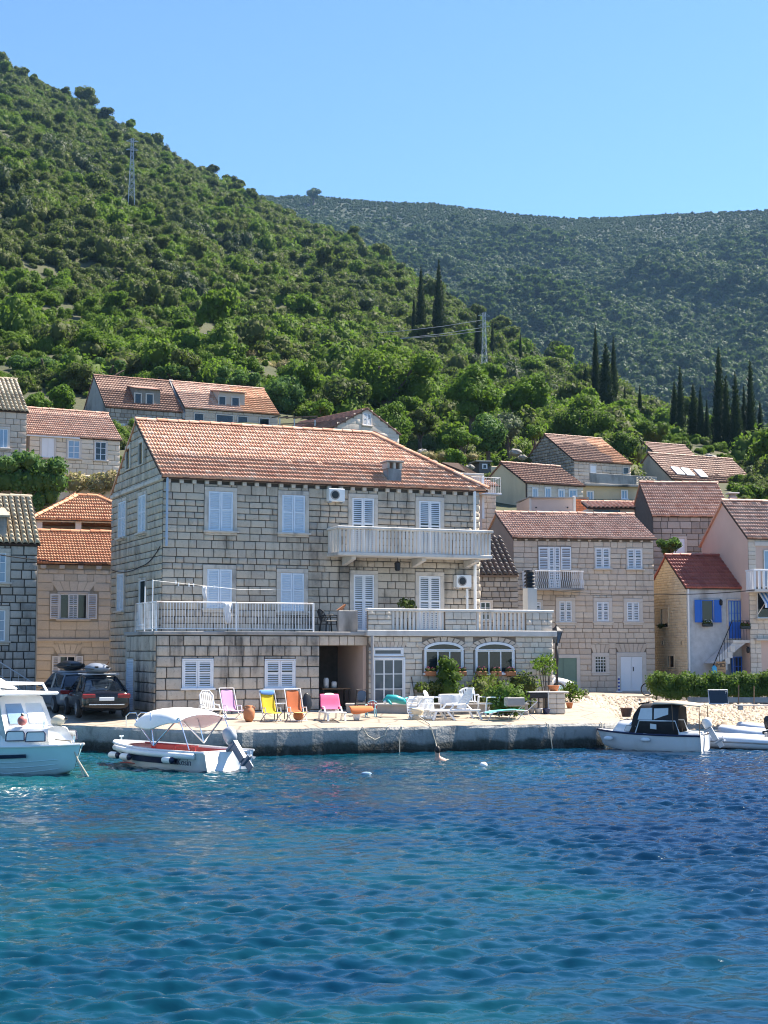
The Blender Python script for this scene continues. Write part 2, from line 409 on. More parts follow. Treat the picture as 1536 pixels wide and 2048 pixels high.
        if hip_l:
            Lh = math.hypot(hip_l + oe, rise + oe * rise / sl)
            s.slope((x0 - oe, y0 + W/2, e0[2] + z_up), (0, -1, 0), Vector((hip_l, 0, rise + oe * rise / sl)), Lh,
                    lambda q: -(h + oe * h / sl) * (1 - q / Lh), lambda q: (h + oe * h / sl) * (1 - q / Lh), tw, tl, kind, mat, under=mat)
        top_z = H + rise + .07; ym = y0 + h
        p, q = (x0 + hip_l - (ov if not hip_l else 0), ym, top_z), (X1 - hip_r + (ov if not hip_r else 0), ym, top_z)
        s.ridge(p, q, mat)
        if hip_r: s.ridge((X1 + oe, e0[1], e0[2] + .11), q, mat)
        if hip_l: s.ridge((x0 - oe, e0[1], e0[2] + .11), p, mat)
    def done(s, ns=300, ntile=300):
        if s.stones: scatter('stone', s.stones, s.wall, ns)
        if s.tiles: scatter('tile', s.tiles, s.roofp, ntile)
class Wall:
    """a wall plane of a house: u along it, z up, outward is local -y"""
    def __init__(s, h, ox, oy, ang):
        s.h = h; s.T = Matrix.Translation((ox, oy, 0)) @ Matrix.Rotation(R(ang), 4, 'Z'); s.holes = []
        s.o = Vector((ox, oy, 0)); s.n = Vector((math.sin(R(ang)), -math.cos(R(ang)), 0)); s.Ti = s.T.inverted()
    def px(s, px, py, off=0):
        p = s.Ti @ s.h.hit(px, py, s.o + s.n * off, s.n); return p.x, p.z
    def rect(s, x0, y0, x1, y1):
        a = s.px(x0, (y0 + y1) / 2)[0]; b = s.px(x1, (y0 + y1) / 2)[0]; xm = (x0 + x1) / 2
        return a, s.px(xm, y1)[1], b, s.px(xm, y0)[1]
    def masonry(s, u0, u1, z0, z1, mat, course=.3, ln=(.34, .62), interval=None, proud=.05, joint=.022, big=0):
        z = z0
        while z < z1 - .04:
            h = course * random.uniform(.8, 1.2)
            if z1 - (z + h) < course * .55: h = z1 - z
            a, b = interval(z + h / 2) if interval else (u0, u1)
            if b - a > .12:
                hs = [q for q in s.holes if q[2] < z + h - .01 and q[3] > z + .01 and q[1] > a and q[0] < b]
                xs = sorted({a, b} | {min(max(v, a), b) for q in hs for v in q[:2]})
                for c, d in zip(xs, xs[1:]):
                    if d - c < .05: continue
                    m = (c + d) / 2; segs = [(z, z + h)]
                    for q in hs:
                        if q[0] < m < q[1]:
                            nx = []
                            for (p, r) in segs:
                                if q[2] > p + .05: nx.append((p, min(r, q[2])))
                                if q[3] < r - .05: nx.append((max(p, q[3]), r))
                            segs = [t for t in nx if t[1] - t[0] > .05]
                    for (p, r) in segs:
                        x = c
                        while x < d - .01:
                            l = random.uniform(*ln)
                            if d - (x + l) < ln[0] * .7: l = d - x if d - x < ln[1] * 1.25 else (d - x) / 2
                            s.stone(x + l / 2, (p + r) / 2, l - joint, r - p - joint, proud * random.uniform(.8, 1.2), mat, big)
                            x += l
            z += h
    def stone(s, u, z, w, h, proud, mat, big=0):
        k = random.randrange(6)
        M = np.array(s.T @ Matrix.Translation((u, 0, z)) @ Matrix.Diagonal((w, proud, h, 1)))
        s.h.stones.append((M, 'stone:%d' % k, STV[k], mat, w * h + big))
    def at(s, u, z, out=0): return s.T @ Matrix.Translation((u, -out, z))
LEAF = {}
def leaf_mesh(w, h, mat, louv=True, solid=False, slat=.055):
    key = (round(w, 2), round(h, 2), mat.name, louv, solid)
    if key in LEAF: return LEAF[key]
    mb = MB(); f = .055; t = .02
    mb.box(0, f, -t, t, 0, h); mb.box(w - f, w, -t, t, 0, h)
    for z in (0, h - f, h * .52): mb.box(f, w - f, -t, t, z, z + f)
    if solid:
        mb.box(f, w - f, -.008, .008, f, h - f)
    else:
        slat = .075 if mat.name == 'white_paint' else .06; n = max(3, int((h - .1) / slat)); 
        for i in range(n):
            z = f + (h - 2 * f) * (i + .5) / n
            if abs(z - h * .52 - f / 2) < f * .8: continue
            mb.add([(f, -.016, z - .018), (w - f, -.016, z - .018), (w - f, .016, z + .022), (f, .016, z + .022), (f, -.016, z - .008), (w - f, -.016, z - .008), (w - f, .016, z + .03), (f, .016, z + .03)],
                   [(3,2,1,0),(4,5,6,7),(0,1,5,4),(1,2,6,5),(2,3,7,6),(3,0,4,7)])
        if mat.name != 'white_paint': mb.box(f, w - f, .012, .016, f, h - f)
    LEAF[key] = mb.mesh('shutter', mat); return LEAF[key]
def window(w, r, kind='shut', mat=None, sur=.13, smat=None, sill=.1, name='window', leaves=2, proud=.075, hole=True, label=None, lw=None, head=True, glass=None):
    u0, z0, u1, z1 = r; W = u1 - u0; H = z1 - z0; mat = mat or M_SHUT
    mb = MB(); smat = smat or M_TRIM
    if sur:
        mb.bbox(-sur, 0, -proud, .0, 0, H, .012); mb.bbox(W, W + sur, -proud, .0, 0, H, .012)
        mb.bbox(-sur, W + sur, -proud - .004, .0, H, H + sur, .012)
        mb.bbox(-sur, W + sur, -proud - .004, .0, -sur if sill else -.05, 0, .012)
    else:
        mb.box(-.03, 0, -proud, 0, 0, H); mb.box(W, W + .03, -proud, 0, 0, H); mb.box(-.03, W + .03, -proud, 0, H, H + .03)
    o = mb.build(name, smat, w.h.e, M=w.at(u0, z0))
    if label: o['label'] = label
    if hole: w.holes.append((u0 - sur, u1 + sur, z0 - (sur if sill else .05), z1 + sur))
    if sill: MB().bbox(-sur - .05, W + sur + .05, -proud - sill, -.01, -.07, .006, .012).build('sill', smat, o)
    if kind == 'shut':
        MB().box(.01, W - .01, -.02, -.006, .01, H - .01).build('pane', M_GLASS, o)  # dark pane stands in for the shade seen between the slats
        n = leaves; lw = W / n
        for i in range(n):
            objm('shutter', leaf_mesh(lw - .012, H - .02, mat), o, Matrix.Translation((i * lw + .006, -.045, .01)))
    elif kind == 'solid':
        n = leaves; lw = W / n
        for i in range(n):
            objm('panel', leaf_mesh(lw - .01, H - .02, mat, solid=True), o, Matrix.Translation((i * lw + .005, -.04, .01)))
    else:
        gm = glass or M_GLASS  # dark glass also stands in for the unlit interior of open windows
        if kind != 'dark':
            fr = MB(); b = .045; n = leaves
            fr.box(0, W, -.045, -.012, 0, b); fr.box(0, W, -.045, -.012, H - b, H)
            for i in range(n + 1):
                x = (W - b) * i / n; fr.box(x, x + b, -.047, -.013, b, H - b)
            if kind in ('bars', 'sash'):
                k = 2 if kind == 'sash' else 3
                for j in range(1, k): fr.box(b, W - b, -.04, -.015, H * j / k - .014, H * j / k + .014)
            fr.build('frame', mat, o)
            for i in range(n):
                x = (W - b) * i / n + b; x2 = (W - b) * (i + 1) / n
                MB().box(x, x2, -.03, -.018, b, H - b).build('pane', gm, o)
        else: MB().box(.0, W, -.03, -.008, 0, H).build('pane', gm, o)
        if kind in ('open', 'openg'):
            l = lw or W / 2
            for i, x in ((0, -l - .01), (1, W + .01)):
                objm('shutter', leaf_mesh(l, H, mat, solid=(kind == 'openg')), o, Matrix.Translation((x, -proud - .05, 0)))
    return o
def voussoirs(w, u0, u1, z, h, n, mat, spread=.35):
    w.holes.append((u0 - spread * .55, u1 + spread * .55, z, z + h))
    for i in range(n):
        a0 = u0 + (u1 - u0) * i / n; a1 = u0 + (u1 - u0) * (i + 1) / n
        b0 = u0 - spread + (u1 - u0 + 2 * spread) * i / n; b1 = u0 - spread + (u1 - u0 + 2 * spread) * (i + 1) / n
        g = .008
        MB().prism([(a0 + g, 0, z), (a1 - g, 0, z), (b1 - g, 0, z + h), (b0 + g, 0, z + h)], (0, -.055, 0)).build('stone', mat, w.h.wall, M=w.T.copy())
def downpipe(w, u, z0, z1, mat, r=.05):
    mb = MB(); mb.tube([(u, -.2, z0), (u, -.2, z1)], r, 8)
    for k in range(3): mb.box(u - .07, u + .07, -.2, 0, z0 + (z1 - z0) * (k + .4) / 3, z0 + (z1 - z0) * (k + .4) / 3 + .03)
    return mb.build('downpipe', mat, w.h.e, M=w.T.copy())
# ---------------------------------------------------------------- terrain
def interp(x, tab): return np.interp(x, [t[0] for t in tab], [t[1] for t in tab])
CREST_Y = [(-900,-150),(0,118),(120,178),(250,248),(400,342),(500,385),(600,440),(700,482),(800,540),(900,608),(960,655),(1050,708),(1170,775),(1300,842),(1440,895),(1536,915),(2300,960)]
CREST_D = [(-900,760),(0,700),(500,620),(800,520),(960,460),(1170,370),(1440,285),(1536,265),(2300,220)]
FAR_Y = [(-900,330),(300,365),(510,376),(620,376),(760,389),(870,392),(960,404),(1050,416),(1150,423),(1250,421),(1340,415),(1536,406),(2300,390)]
SHORE = [(-40,50),(6,55),(8,57),(9.5,62),(14,64),(30,66)]
def vnoise(x, y, s):
    return (np.sin(x/s*1.3 + 1.7*np.sin(y/s*.9+.5)) + np.sin(y/s*1.1 + 1.3*np.sin(x/s*.7+2)) + .5*np.sin((x+y)/s*2.3+1) + .5*np.sin((x-y)/s*2.9)) / 3
def terrain(X, Y):
    X = np.asarray(X, float); Y = np.asarray(Y, float); px = CX + F * X / np.maximum(Y, 1)
    pv = np.clip(px, -900, 2300)
    zb = np.interp(pv, [-900, 0, 500, 900, 1300, 2300], [23, 22, 21.5, 17.5, 17, 17])
    sh = np.interp(X, [t[0] for t in SHORE], [t[1] for t in SHORE])
    low = np.where(X > 5, np.clip((Y - sh) * .17, -2, 1.15), np.clip((Y - 50) * .2 - .5, -2, 1.0))
    z0 = np.where(Y > 74, np.interp(Y, [74, 80, 86, 98, 128], [0, .6, 3.5, 10.3, 15.8]) / 15.8 * (zb - 1.1) + 1.1, low)
    Dc = interp(pv, CREST_D); zc = 3.2 + (1300 - interp(pv, CREST_Y)) / F * Dc
    t = np.clip((Y - 128) / (Dc - 128), 0, 1)
    near = zb + (zc - zb) * t ** 1.06 + vnoise(X, Y, 24) * 5.5 * np.sin(np.pi * t) + vnoise(X + 40, Y, 9) * 1.3 * np.minimum(1, t * 8) * (1 - .5*t)
    near = np.where(Y > Dc, zc - .45 * (Y - Dc), near)
    Df = 1750; zf = 3.2 + (1300 - interp(pv, FAR_Y)) / F * Df
    tf = np.clip((Y - 640) / (Df - 640), -1, 1)
    far = 15 + (zf - 15) * tf + (vnoise(X, Y * .6, 95) * 38 + vnoise(X + 300, Y, 38) * 15) * np.clip(np.sin(np.pi * np.clip(tf, 0, 1)), 0, 1)
    far = np.where(Y > Df, zf - .3 * (Y - Df), far)
    return np.where(Y > 128, np.maximum(np.maximum(near, np.where(Y > 500, far, -50)), 1.0), z0)
cols = np.linspace(-800, 2300, 240); rows = np.concatenate([np.linspace(44, 130, 90), np.geomspace(131, 2300, 190)])
PX, YY = np.meshgrid(cols, rows); XX = (PX - CX) / F * YY; ZZ = terrain(XX, YY)
V = np.stack([XX, YY, ZZ], -1).reshape(-1, 3); nc = len(cols); idx = np.arange(len(rows) * nc).reshape(len(rows), nc)
Fq = np.stack([idx[:-1, :-1], idx[:-1, 1:], idx[1:, 1:], idx[1:, :-1]], -1).reshape(-1, 4)
m, t, N, L, b = nodes('hillside_soil')
c = ramp(t, noise(t, .12, 6), [(.35, (.04, .05, .02)), (.65, (.075, .075, .035)), (.85, (.085, .085, .042))])
c = mixc(t, ramp(t, noise(t, 1.3, 5), [(.68, 0.0), (.82, .2)]), c, (.30, .28, .24))
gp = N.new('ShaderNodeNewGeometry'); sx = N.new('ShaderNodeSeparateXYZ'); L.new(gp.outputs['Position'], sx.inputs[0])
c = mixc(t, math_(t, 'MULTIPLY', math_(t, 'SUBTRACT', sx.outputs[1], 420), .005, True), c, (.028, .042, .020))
L.new(c, b.inputs['Base Color']); b.inputs['Roughness'].default_value = 1; bump(t, b, noise(t, 2, 6), .6, .3)
props(objm('hills', mesh_np('hills', V, Fq, m, True)), 'scrubby limestone hillsides rising behind the village', None, None, 'structure')

# ---------------------------------------------------------------- sea
def wave(X, Y, amp):
    r = np.random.default_rng(3); h = np.zeros_like(X)
    for i in range(56):
        lam = .13 * (12 ** (i / 55.0)); th = r.normal(1.65, .5); ph = r.uniform(0, 6.28)
        k = 2 * math.pi / lam; q = k * (X * math.cos(th) + Y * math.sin(th)) + ph + .9 * np.sin(X * 1.1 / lam ** .5 * .5 + i) + .8 * np.sin(Y * .8 / lam ** .5 * .5 + 2*i)
        fade = np.clip(lam * 9 / np.maximum(amp, 1e-6) , 0, 1)
        h += lam * .0150 * math.exp(-(math.log(lam / .38) / .8) ** 2) * (np.sin(q) + .25 * np.sin(2 * q + 1)) * fade
    g = .75 + .35 * np.sin(X * .42 + 1.3 * np.sin(Y * .23)) * np.sin(Y * .31 + X * .12)
    return h * g
ys = [7.0]
while ys[-1] < 68: ys.append(ys[-1] + max(.022, .00078 * ys[-1] ** 1.25))
ys = np.array(ys); us = np.linspace(-.285, .285, 600)
ys2 = np.concatenate([[-60, -20, -5, 3], ys, [75, 90]])
us2 = np.concatenate([[-12, -3, -1, -.5], us, [.5, 1, 3, 12]])
UU, YW = np.meshgrid(us2, ys2); XW = UU * np.maximum(YW, 7)
stp = np.maximum(.00095 * YW, .00078 * np.maximum(YW, 1) ** 1.25) * 26
HW = wave(XW, YW, stp); HW[(np.abs(UU) > .29) | (YW < 6.9) | (YW > 69)] = 0
V = np.stack([XW, YW, HW], -1).reshape(-1, 3); nc = len(us2); idx = np.arange(len(ys2) * nc).reshape(len(ys2), nc)
Fq = np.stack([idx[:-1, :-1], idx[:-1, 1:], idx[1:, 1:], idx[1:, :-1]], -1).reshape(-1, 4)
m, t, N, L, b = nodes('sea_water')
g = noise(t, .085, 3, sc=(1, .8, 1)); g2 = noise(t, .35, 4, sc=(1, 1.6, 1))
gp = N.new('ShaderNodeNewGeometry'); sx = N.new('ShaderNodeSeparateXYZ'); L.new(gp.outputs['Position'], sx.inputs[0])
bias = math_(t, 'MULTIPLY', sx.outputs[0], -.016); near = math_(t, 'MULTIPLY', math_(t, 'ABSOLUTE', math_(t, 'SUBTRACT', sx.outputs[1], 30)), .0045)
f = math_(t, 'ADD', math_(t, 'ADD', math_(t, 'MULTIPLY', g, .75), math_(t, 'MULTIPLY', g2, .25)), math_(t, 'ADD', bias, near))
c = ramp(t, f, [(.36, (.0007, .014, .044)), (.51, (.001, .026, .058)), (.65, (.0025, .046, .062)), (.84, (.006, .090, .090))])
L.new(c, b.inputs['Base Color']); b.inputs['Roughness'].default_value = .02; b.inputs['IOR'].default_value = 1.333
bump(t, b, noise(t, 10, 3, sc=(1, 1.9, 1)), .18, .03)
sea = props(objm('sea', mesh_np('sea', V, Fq, m, True)), 'rippled blue and turquoise sea water in the foreground', None, None, 'structure')

# ---------------------------------------------------------------- quay, road and beach
M_QUAY = plain('quay_paving', (.33, .275, .215), .9, vary=.22, scale=1.6, bmp=.5, dirt=(.30, .25, .20))
t = M_QUAY.node_tree; N = t.nodes; L = t.links; b = N['Principled BSDF']
vo = N.new('ShaderNodeTexVoronoi'); vo.feature = 'DISTANCE_TO_EDGE'; vo.inputs['Scale'].default_value = .55; gp = N.new('ShaderNodeNewGeometry'); L.new(gp.outputs['Position'], vo.inputs['Vector'])
L.new(mixc(t, ramp(t, vo.outputs['Distance'], [(0.0, .75), (.03, 0.0)]), b.inputs['Base Color'].links[0].from_socket, (.12, .10, .08)), b.inputs['Base Color'])
m, t, N, L, b = nodes('quay_wall_concrete')
gp = N.new('ShaderNodeNewGeometry'); sx = N.new('ShaderNodeSeparateXYZ'); L.new(gp.outputs['Position'], sx.inputs[0])
zz = math_(t, 'ADD', sx.outputs[2], math_(t, 'MULTIPLY', math_(t, 'SUBTRACT', noise(t, 1.7, 5), .5), .5))
c = ramp(t, zz, [(.08, (.014, .016, .012)), (.26, (.045, .05, .042)), (.38, (.22, .225, .215)), (.75, (.36, .35, .325))])
c = mixc(t, ramp(t, noise(t, 5, 6, sc=(1, 1, .4)), [(.52, 0.0), (.74, .6)]), c, (.10, .10, .095))
L.new(c, b.inputs['Base Color']); b.inputs['Roughness'].default_value = .9; bump(t, b, noise(t, 9, 6), .8, .05); M_QW = m
EDGE = [(-40, 53.5), (-10.4, 50.4), (-8.1, 48.6), (-5.7, 46.9), (-4.3, 47.2), (-1.5, 48.3), (3, 50.0), (7.3, 51.5), (8.1, 53.0)]
def quay_z(x, y):
    d = 1e9
    for (a, b_) in zip(EDGE, EDGE[1:]):
        ax, ay = a; bx, by = b_; tt = max(0, min(1, ((x-ax)*(bx-ax)+(y-ay)*(by-ay)) / ((bx-ax)**2+(by-ay)**2)))
        d = min(d, math.hypot(x-ax-tt*(bx-ax), y-ay-tt*(by-ay)))
    return .80 + min(.32, .045 * d)
mb = MB(); pts = []
for (a, b_) in zip(EDGE, EDGE[1:]):
    n = max(1, int(math.hypot(b_[0]-a[0], b_[1]-a[1]) / .35))
    for i in range(n):
        q = i / n; pts.append((a[0] + (b_[0]-a[0])*q + random.uniform(-.03, .03), a[1] + (b_[1]-a[1])*q + random.uniform(-.04, .04)))
pts.append(EDGE[-1])
rings = []
for (x, y) in pts:
    bx = x + (7.2 - x) * 0 ; e = .8 + random.uniform(-.015, .015)
    rings.append([(x - .02, y - .04, -1.6), (x + random.uniform(-.02, .02), y - .05 + random.uniform(-.04, .04), .1), (x, y + random.uniform(-.04, .04), e - .09), (x, y + .05, e - .005)])
mb.loft(rings); quay_wall = mb.build('quay_wall', M_QW, smooth=False)
top(quay_wall, 'rough grey concrete quay wall with dark waterline below the paving', None); quay_wall['kind'] = 'structure'
mb = MB(); rings = []
for (x, y) in pts:
    yb = 76.0 if x < 5 else 62 + (8.1 - x) * 4
    ring = []
    for q in (0, .01, .03, .06, .1, .16, .24, .36, .6, 1):
        yy = y + .05 + (yb - y) * q; xx = x + (3.0 if x > 5 else 0) * 0
        zq = quay_z(xx, yy) + (random.uniform(-.012, .012) if 0 < q < .3 else 0)
        ring.append((xx, yy, zq if q else .8 - .005))
    rings.append(ring)
mb.loft(rings); q = mb.build('quay', M_QUAY, smooth=False); props(q, 'sunlit pale paved quay in front of the houses', None, None, 'structure')
# small road in front of the right-hand houses
mb = MB(); rings = []
for i in range(40):
    x = 6.2 + i * .6; rings.append([(x, 68.9, 1.0), (x, 69.0, 1.17), (x, 71, 1.19), (x, 76.5, 1.22)])
mb.loft(rings); q = mb.build('road', M_QUAY); props(q, 'narrow concrete lane between the beach and the houses', None, None, 'structure')
# beach shingle: loose pebbles as one mass over a sand sheet
M_SAND = plain('beach_gravel', (.34, .275, .205), .95, vary=.35, scale=9, bmp=.8)
xs = np.linspace(4.5, 30, 70); ysb = np.linspace(54, 69.2, 60); XB, YB = np.meshgrid(xs, ysb)
ZB = terrain(XB, YB) + .03 + vnoise(XB, YB, .7) * .03
idx = np.arange(XB.size).reshape(XB.shape)
Fq = np.stack([idx[:-1, :-1], idx[:-1, 1:], idx[1:, 1:], idx[1:, :-1]], -1).reshape(-1, 4)
props(objm('beach', mesh_np('beach', np.stack([XB, YB, ZB], -1), Fq, M_SAND, True)), 'pale pebble beach sloping to the water at the right', None, None, 'structure')
# ---------------------------------------------------------------- foliage
def lump_core(V, Fq, c, r, sq, n=9, m=5):
    b = sum(len(v) for v in V); vs = []
    for i in range(m + 1):
        for k in range(n):
            a = math.pi * i / m; t = 2 * math.pi * k / n; q = .78 + .12 * math.sin(3*t + c[0]*3) * math.sin(2*a)
            vs.append((c[0] + r*q*math.sin(a)*math.cos(t), c[1] + r*q*math.sin(a)*math.sin(t), c[2] + r*q*sq*math.cos(a)))
    fs = [(b+i*n+k, b+(i+1)*n+k, b+(i+1)*n+(k+1)%n, b+i*n+(k+1)%n) for i in range(m) for k in range(n)]
    V.append(np.array(vs)); Fq.append(np.array(fs))
def leaves(lumps, n, size, r, up=.35, asp=.6, jit=.75, shell=(.72, 1.08)):
    """leaf quads over the outside of ellipsoidal lumps [(x,y,z,radius,squash)]"""
    L = np.array(lumps, float); wt = L[:, 3] ** 2; wt /= wt.sum(); k = r.choice(len(L), n, p=wt)
    d = r.normal(size=(n, 3)); d[:, 2] += up; d /= np.linalg.norm(d, axis=1)[:, None]
    rad = L[k, 3] * r.uniform(*shell, n)
    P = L[k, :3] + d * rad[:, None] * np.stack([np.ones(n), np.ones(n), L[k, 4]], 1)
    nn = d + r.normal(size=(n, 3)) * jit; nn /= np.linalg.norm(nn, axis=1)[:, None]
    t = np.cross(nn, r.normal(size=(n, 3))); t /= np.linalg.norm(t, axis=1)[:, None]; b = np.cross(nn, t)
    s = size * r.uniform(.6, 1.4, n)[:, None]
    Q = np.stack([P - t*s, P + b*s*asp, P + t*s, P - b*s*asp], 1)
    return Q.reshape(-1, 3), np.arange(4 * n).reshape(n, 4)
def crown_mesh(name, lumps, n, size, mat, seed=0, core=True, **kw):
    r = np.random.default_rng(seed); V, Fq = [], []
    if core:
        for l in lumps: lump_core(V, Fq, l[:3], l[3], l[4])
    q, f = leaves(lumps, n, size, r, **kw); b = sum(len(v) for v in V); V.append(q); Fq.append(f + b)
    return mesh_np(name, np.concatenate(V), np.concatenate(Fq), mat)
LF_MAQ = leafmat('maquis_leaves', (.052,.080,.022), (.095,.115,.030), (.11,.125,.045), .42)
LF_FAR = leafmat('far_wood_leaves', (.024,.052,.022), (.048,.080,.032), (.065,.095,.038), .3)
LF_BRT = leafmat('bright_leaves', (.065,.135,.015), (.09,.16,.022), (.12,.19,.03), .42)
LF_THK = leafmat('thicket_leaves', (.058,.122,.014), (.10,.165,.022), (.125,.185,.032), .5)
LF_DRK = leafmat('holm_oak_leaves', (.028,.045,.020), (.050,.070,.030), (.06,.08,.04), .25)
LF_OAK = leafmat('oak_leaves', (.046,.095,.016), (.072,.125,.022), (.095,.145,.03), .45)
LF_FIG = leafmat('fig_leaves', (.045,.11,.03), (.06,.13,.035), (.10,.17,.05), .35)
LF_CYP = leafmat('cypress_needles', (.012,.022,.010), (.020,.034,.014), (.028,.042,.018), .1)
LF_HEDGE = leafmat('hedge_leaves', (.06,.115,.02), (.075,.13,.025), (.11,.16,.035), .35)
LF_GREY = leafmat('grey_leaves', (.09,.12,.07), (.11,.14,.08), (.13,.15,.09), .3)
LF_DRY = leafmat('dry_grass', (.30,.24,.13), (.36,.29,.16), (.25,.22,.11), .3)
M_BARK = plain('bark', (.09,.07,.055), .95, vary=.4)
def shrub_lumps(r, k=5, spread=.5, sq=.85):
    out = [(0, 0, .45, .62, sq)]
    for i in range(k):
        a = r.uniform(0, 6.28); d = r.uniform(.25, spread); out.append((d*math.cos(a), d*math.sin(a), r.uniform(.25, .85), r.uniform(.28, .46), sq))
    return out
# ---- the woods: protos and points in one mesh, spread by geometry nodes
def wood_nodes():
    g = bpy.data.node_groups.new('wood', 'GeometryNodeTree')
    g.interface.new_socket('Geometry', in_out='INPUT', socket_type='NodeSocketGeometry'); g.interface.new_socket('Geometry', in_out='OUTPUT', socket_type='NodeSocketGeometry')
    n = g.nodes; l = g.links
    gi = n.new('NodeGroupInput'); go = n.new('NodeGroupOutput')
    def attr(nm, ty):
        a = n.new('GeometryNodeInputNamedAttribute'); a.data_type = ty; a.inputs[0].default_value = nm
        return [o for o in a.outputs if o.enabled and o.name == 'Attribute'][0]
    pr = attr('proto', 'INT')
    cmp = n.new('FunctionNodeCompare'); cmp.data_type = 'INT'; cmp.operation = 'LESS_THAN'
    ia = [i for i in cmp.inputs if i.enabled]; l.new(pr, ia[0]); ia[1].default_value = 0
    sg = n.new('GeometryNodeSeparateGeometry'); sg.domain = 'POINT'; l.new(gi.outputs[0], sg.inputs[0]); l.new(cmp.outputs[0], sg.inputs[1])
    sp = n.new('GeometryNodeSplitToInstances'); sp.domain = 'POINT'; l.new(sg.outputs[1], sp.inputs[0])
    gid = [i for i in sp.inputs if i.name == 'Group ID'][0]; l.new(pr, gid)
    mp = n.new('GeometryNodeMeshToPoints'); l.new(sg.outputs[0], mp.inputs[0])
    ip = n.new('GeometryNodeInstanceOnPoints'); l.new(mp.outputs[0], ip.inputs['Points']); l.new(sp.outputs[0], ip.inputs['Instance'])
    ip.inputs['Pick Instance'].default_value = True
    l.new(attr('pick', 'INT'), ip.inputs['Instance Index']); l.new(attr('scl', 'FLOAT_VECTOR'), ip.inputs['Scale'])
    er = n.new('FunctionNodeEulerToRotation'); l.new(attr('rot', 'FLOAT_VECTOR'), er.inputs[0]); l.new(er.outputs[0], ip.inputs['Rotation'])
    l.new(ip.outputs[0], go.inputs[0])
    return g
WOOD = wood_nodes()
def wood(name, label, protos, P, pick, rot, scl, mat):
    """protos: list of (V,F)"""
    Vs, Fs, pid, b = [], [], [], 0
    for i, (v, f) in enumerate(protos):
        Vs.append(v); Fs.append(f + b); pid += [i] * len(v); b += len(v)
    Vs.append(P); pid += [-1] * len(P)
    V = np.concatenate(Vs); me = mesh_np(name, V, np.concatenate(Fs), mat); nb = b
    def at_(nm, ty, val, key):
        a = me.attributes.new(nm, ty, 'POINT'); a.data.foreach_set(key, np.asarray(val).ravel())
    at_('proto', 'INT', np.array(pid, dtype=np.int32), 'value')
    z = lambda x, w: np.concatenate([np.zeros((nb, w), dtype=np.float32), np.asarray(x, dtype=np.float32)])
    at_('pick', 'INT', np.concatenate([np.zeros(nb, dtype=np.int32), np.asarray(pick, dtype=np.int32)]), 'value')
    at_('rot', 'FLOAT_VECTOR', z(rot, 3), 'vector'); at_('scl', 'FLOAT_VECTOR', z(scl, 3), 'vector')
    o = objm(name, me); o['kind'] = 'stuff'; o['label'] = label
    md = o.modifiers.new('wood', 'NODES'); md.node_group = WOOD
    return o
def proto(seed, n, size, k=5, sq=.85, core=True, lumps=None, **kw):
    r = np.random.default_rng(seed); lumps = lumps or shrub_lumps(r, k, .62, sq); V, Fq = [], []
    if core:
        for l in lumps: lump_core(V, Fq, l[:3], l[3], l[4], 7, 4)
    q, f = leaves(lumps, n, size, r, **kw); b = sum(len(v) for v in V); V.append(q); Fq.append(f + b)
    return np.concatenate(V), np.concatenate(Fq)
def pine_lumps(seed):
    r = np.random.default_rng(seed); out = []
    for i in range(7):
        a = r.uniform(0, 6.28); d = r.uniform(.1, .55); out.append((d*math.cos(a), d*math.sin(a), 1.1 + r.uniform(0, .75), r.uniform(.25, .42), .6))
    return out
r = np.random.default_rng(21)
n = 56000; pxs = r.uniform(-330, 1866, n); Dm = interp(pxs, CREST_D) + 22
ys_ = np.sqrt(r.uniform(0, 1, n) * (Dm ** 2 - 131 ** 2) + 131 ** 2); xs_ = (pxs - CX) / F * ys_
zs_ = terrain(xs_, ys_)
cl = vnoise(xs_ + 7, ys_, 16); keep = (r.uniform(0, 1, n) < np.where(cl < -.9, .8, 1.0))
bare = ((np.abs(pxs - 525) < 45) & (np.abs(ys_ - 185) < 22)) | ((np.abs(pxs - 420) < 40) & (np.abs(ys_ - 205) < 12))
keep &= ~(bare & (r.uniform(0, 1, n) < .8))
keep &= ~((pxs < 640) & (ys_ < 146)) & ~((pxs > 640) & (pxs < 1040) & (ys_ < 134)) & ~((pxs > 1260) & (pxs < 1540) & (ys_ < 178))
xs_, ys_, zs_, pxs = xs_[keep], ys_[keep], zs_[keep], pxs[keep]; n0 = len(xs_)
for (a_, b_, c_, d_, m_) in ((640,1040,113,134,260),(1290,1640,158,178,150),(1475,1640,92,150,260),(-220,40,80,131,260),(60,250,83,92,40),(60,300,100,128,70),(1180,1560,150,160,90),(-60,600,143,148,120)):
    yy_ = r.uniform(c_, d_, m_); xx_ = (r.uniform(a_, b_, m_) - CX) / F * yy_
    xs_ = np.concatenate([xs_, xx_]); ys_ = np.concatenate([ys_, yy_]); zs_ = np.concatenate([zs_, terrain(xx_, yy_)])
n = len(xs_)
s = r.gamma(2.6, .55, n) * (.70 + .0008 * ys_); s = np.clip(s, .6, 4.4); s[n0:] = r.uniform(.35, 1.0, n - n0)
pk = r.integers(0, 8, n); pk[(r.uniform(0, 1, n) < .04)] = 8
scl = np.stack([s, s, s * r.uniform(.85, 1.35, n)], 1)
pr_ = [proto(i, 1000, .062, (3, 5, 7, 9)[i % 4], sq=(.7, .85, 1.05)[i % 3], up=.4, jit=.5) for i in range(8)] + [proto(40, 900, .075, lumps=pine_lumps(3), core=True)]
Pt = np.stack([xs_, ys_, zs_ - .25 * s], 1); Rt = np.stack([r.normal(0, .12, n), r.normal(0, .12, n), r.uniform(0, 6.28, n)], 1)
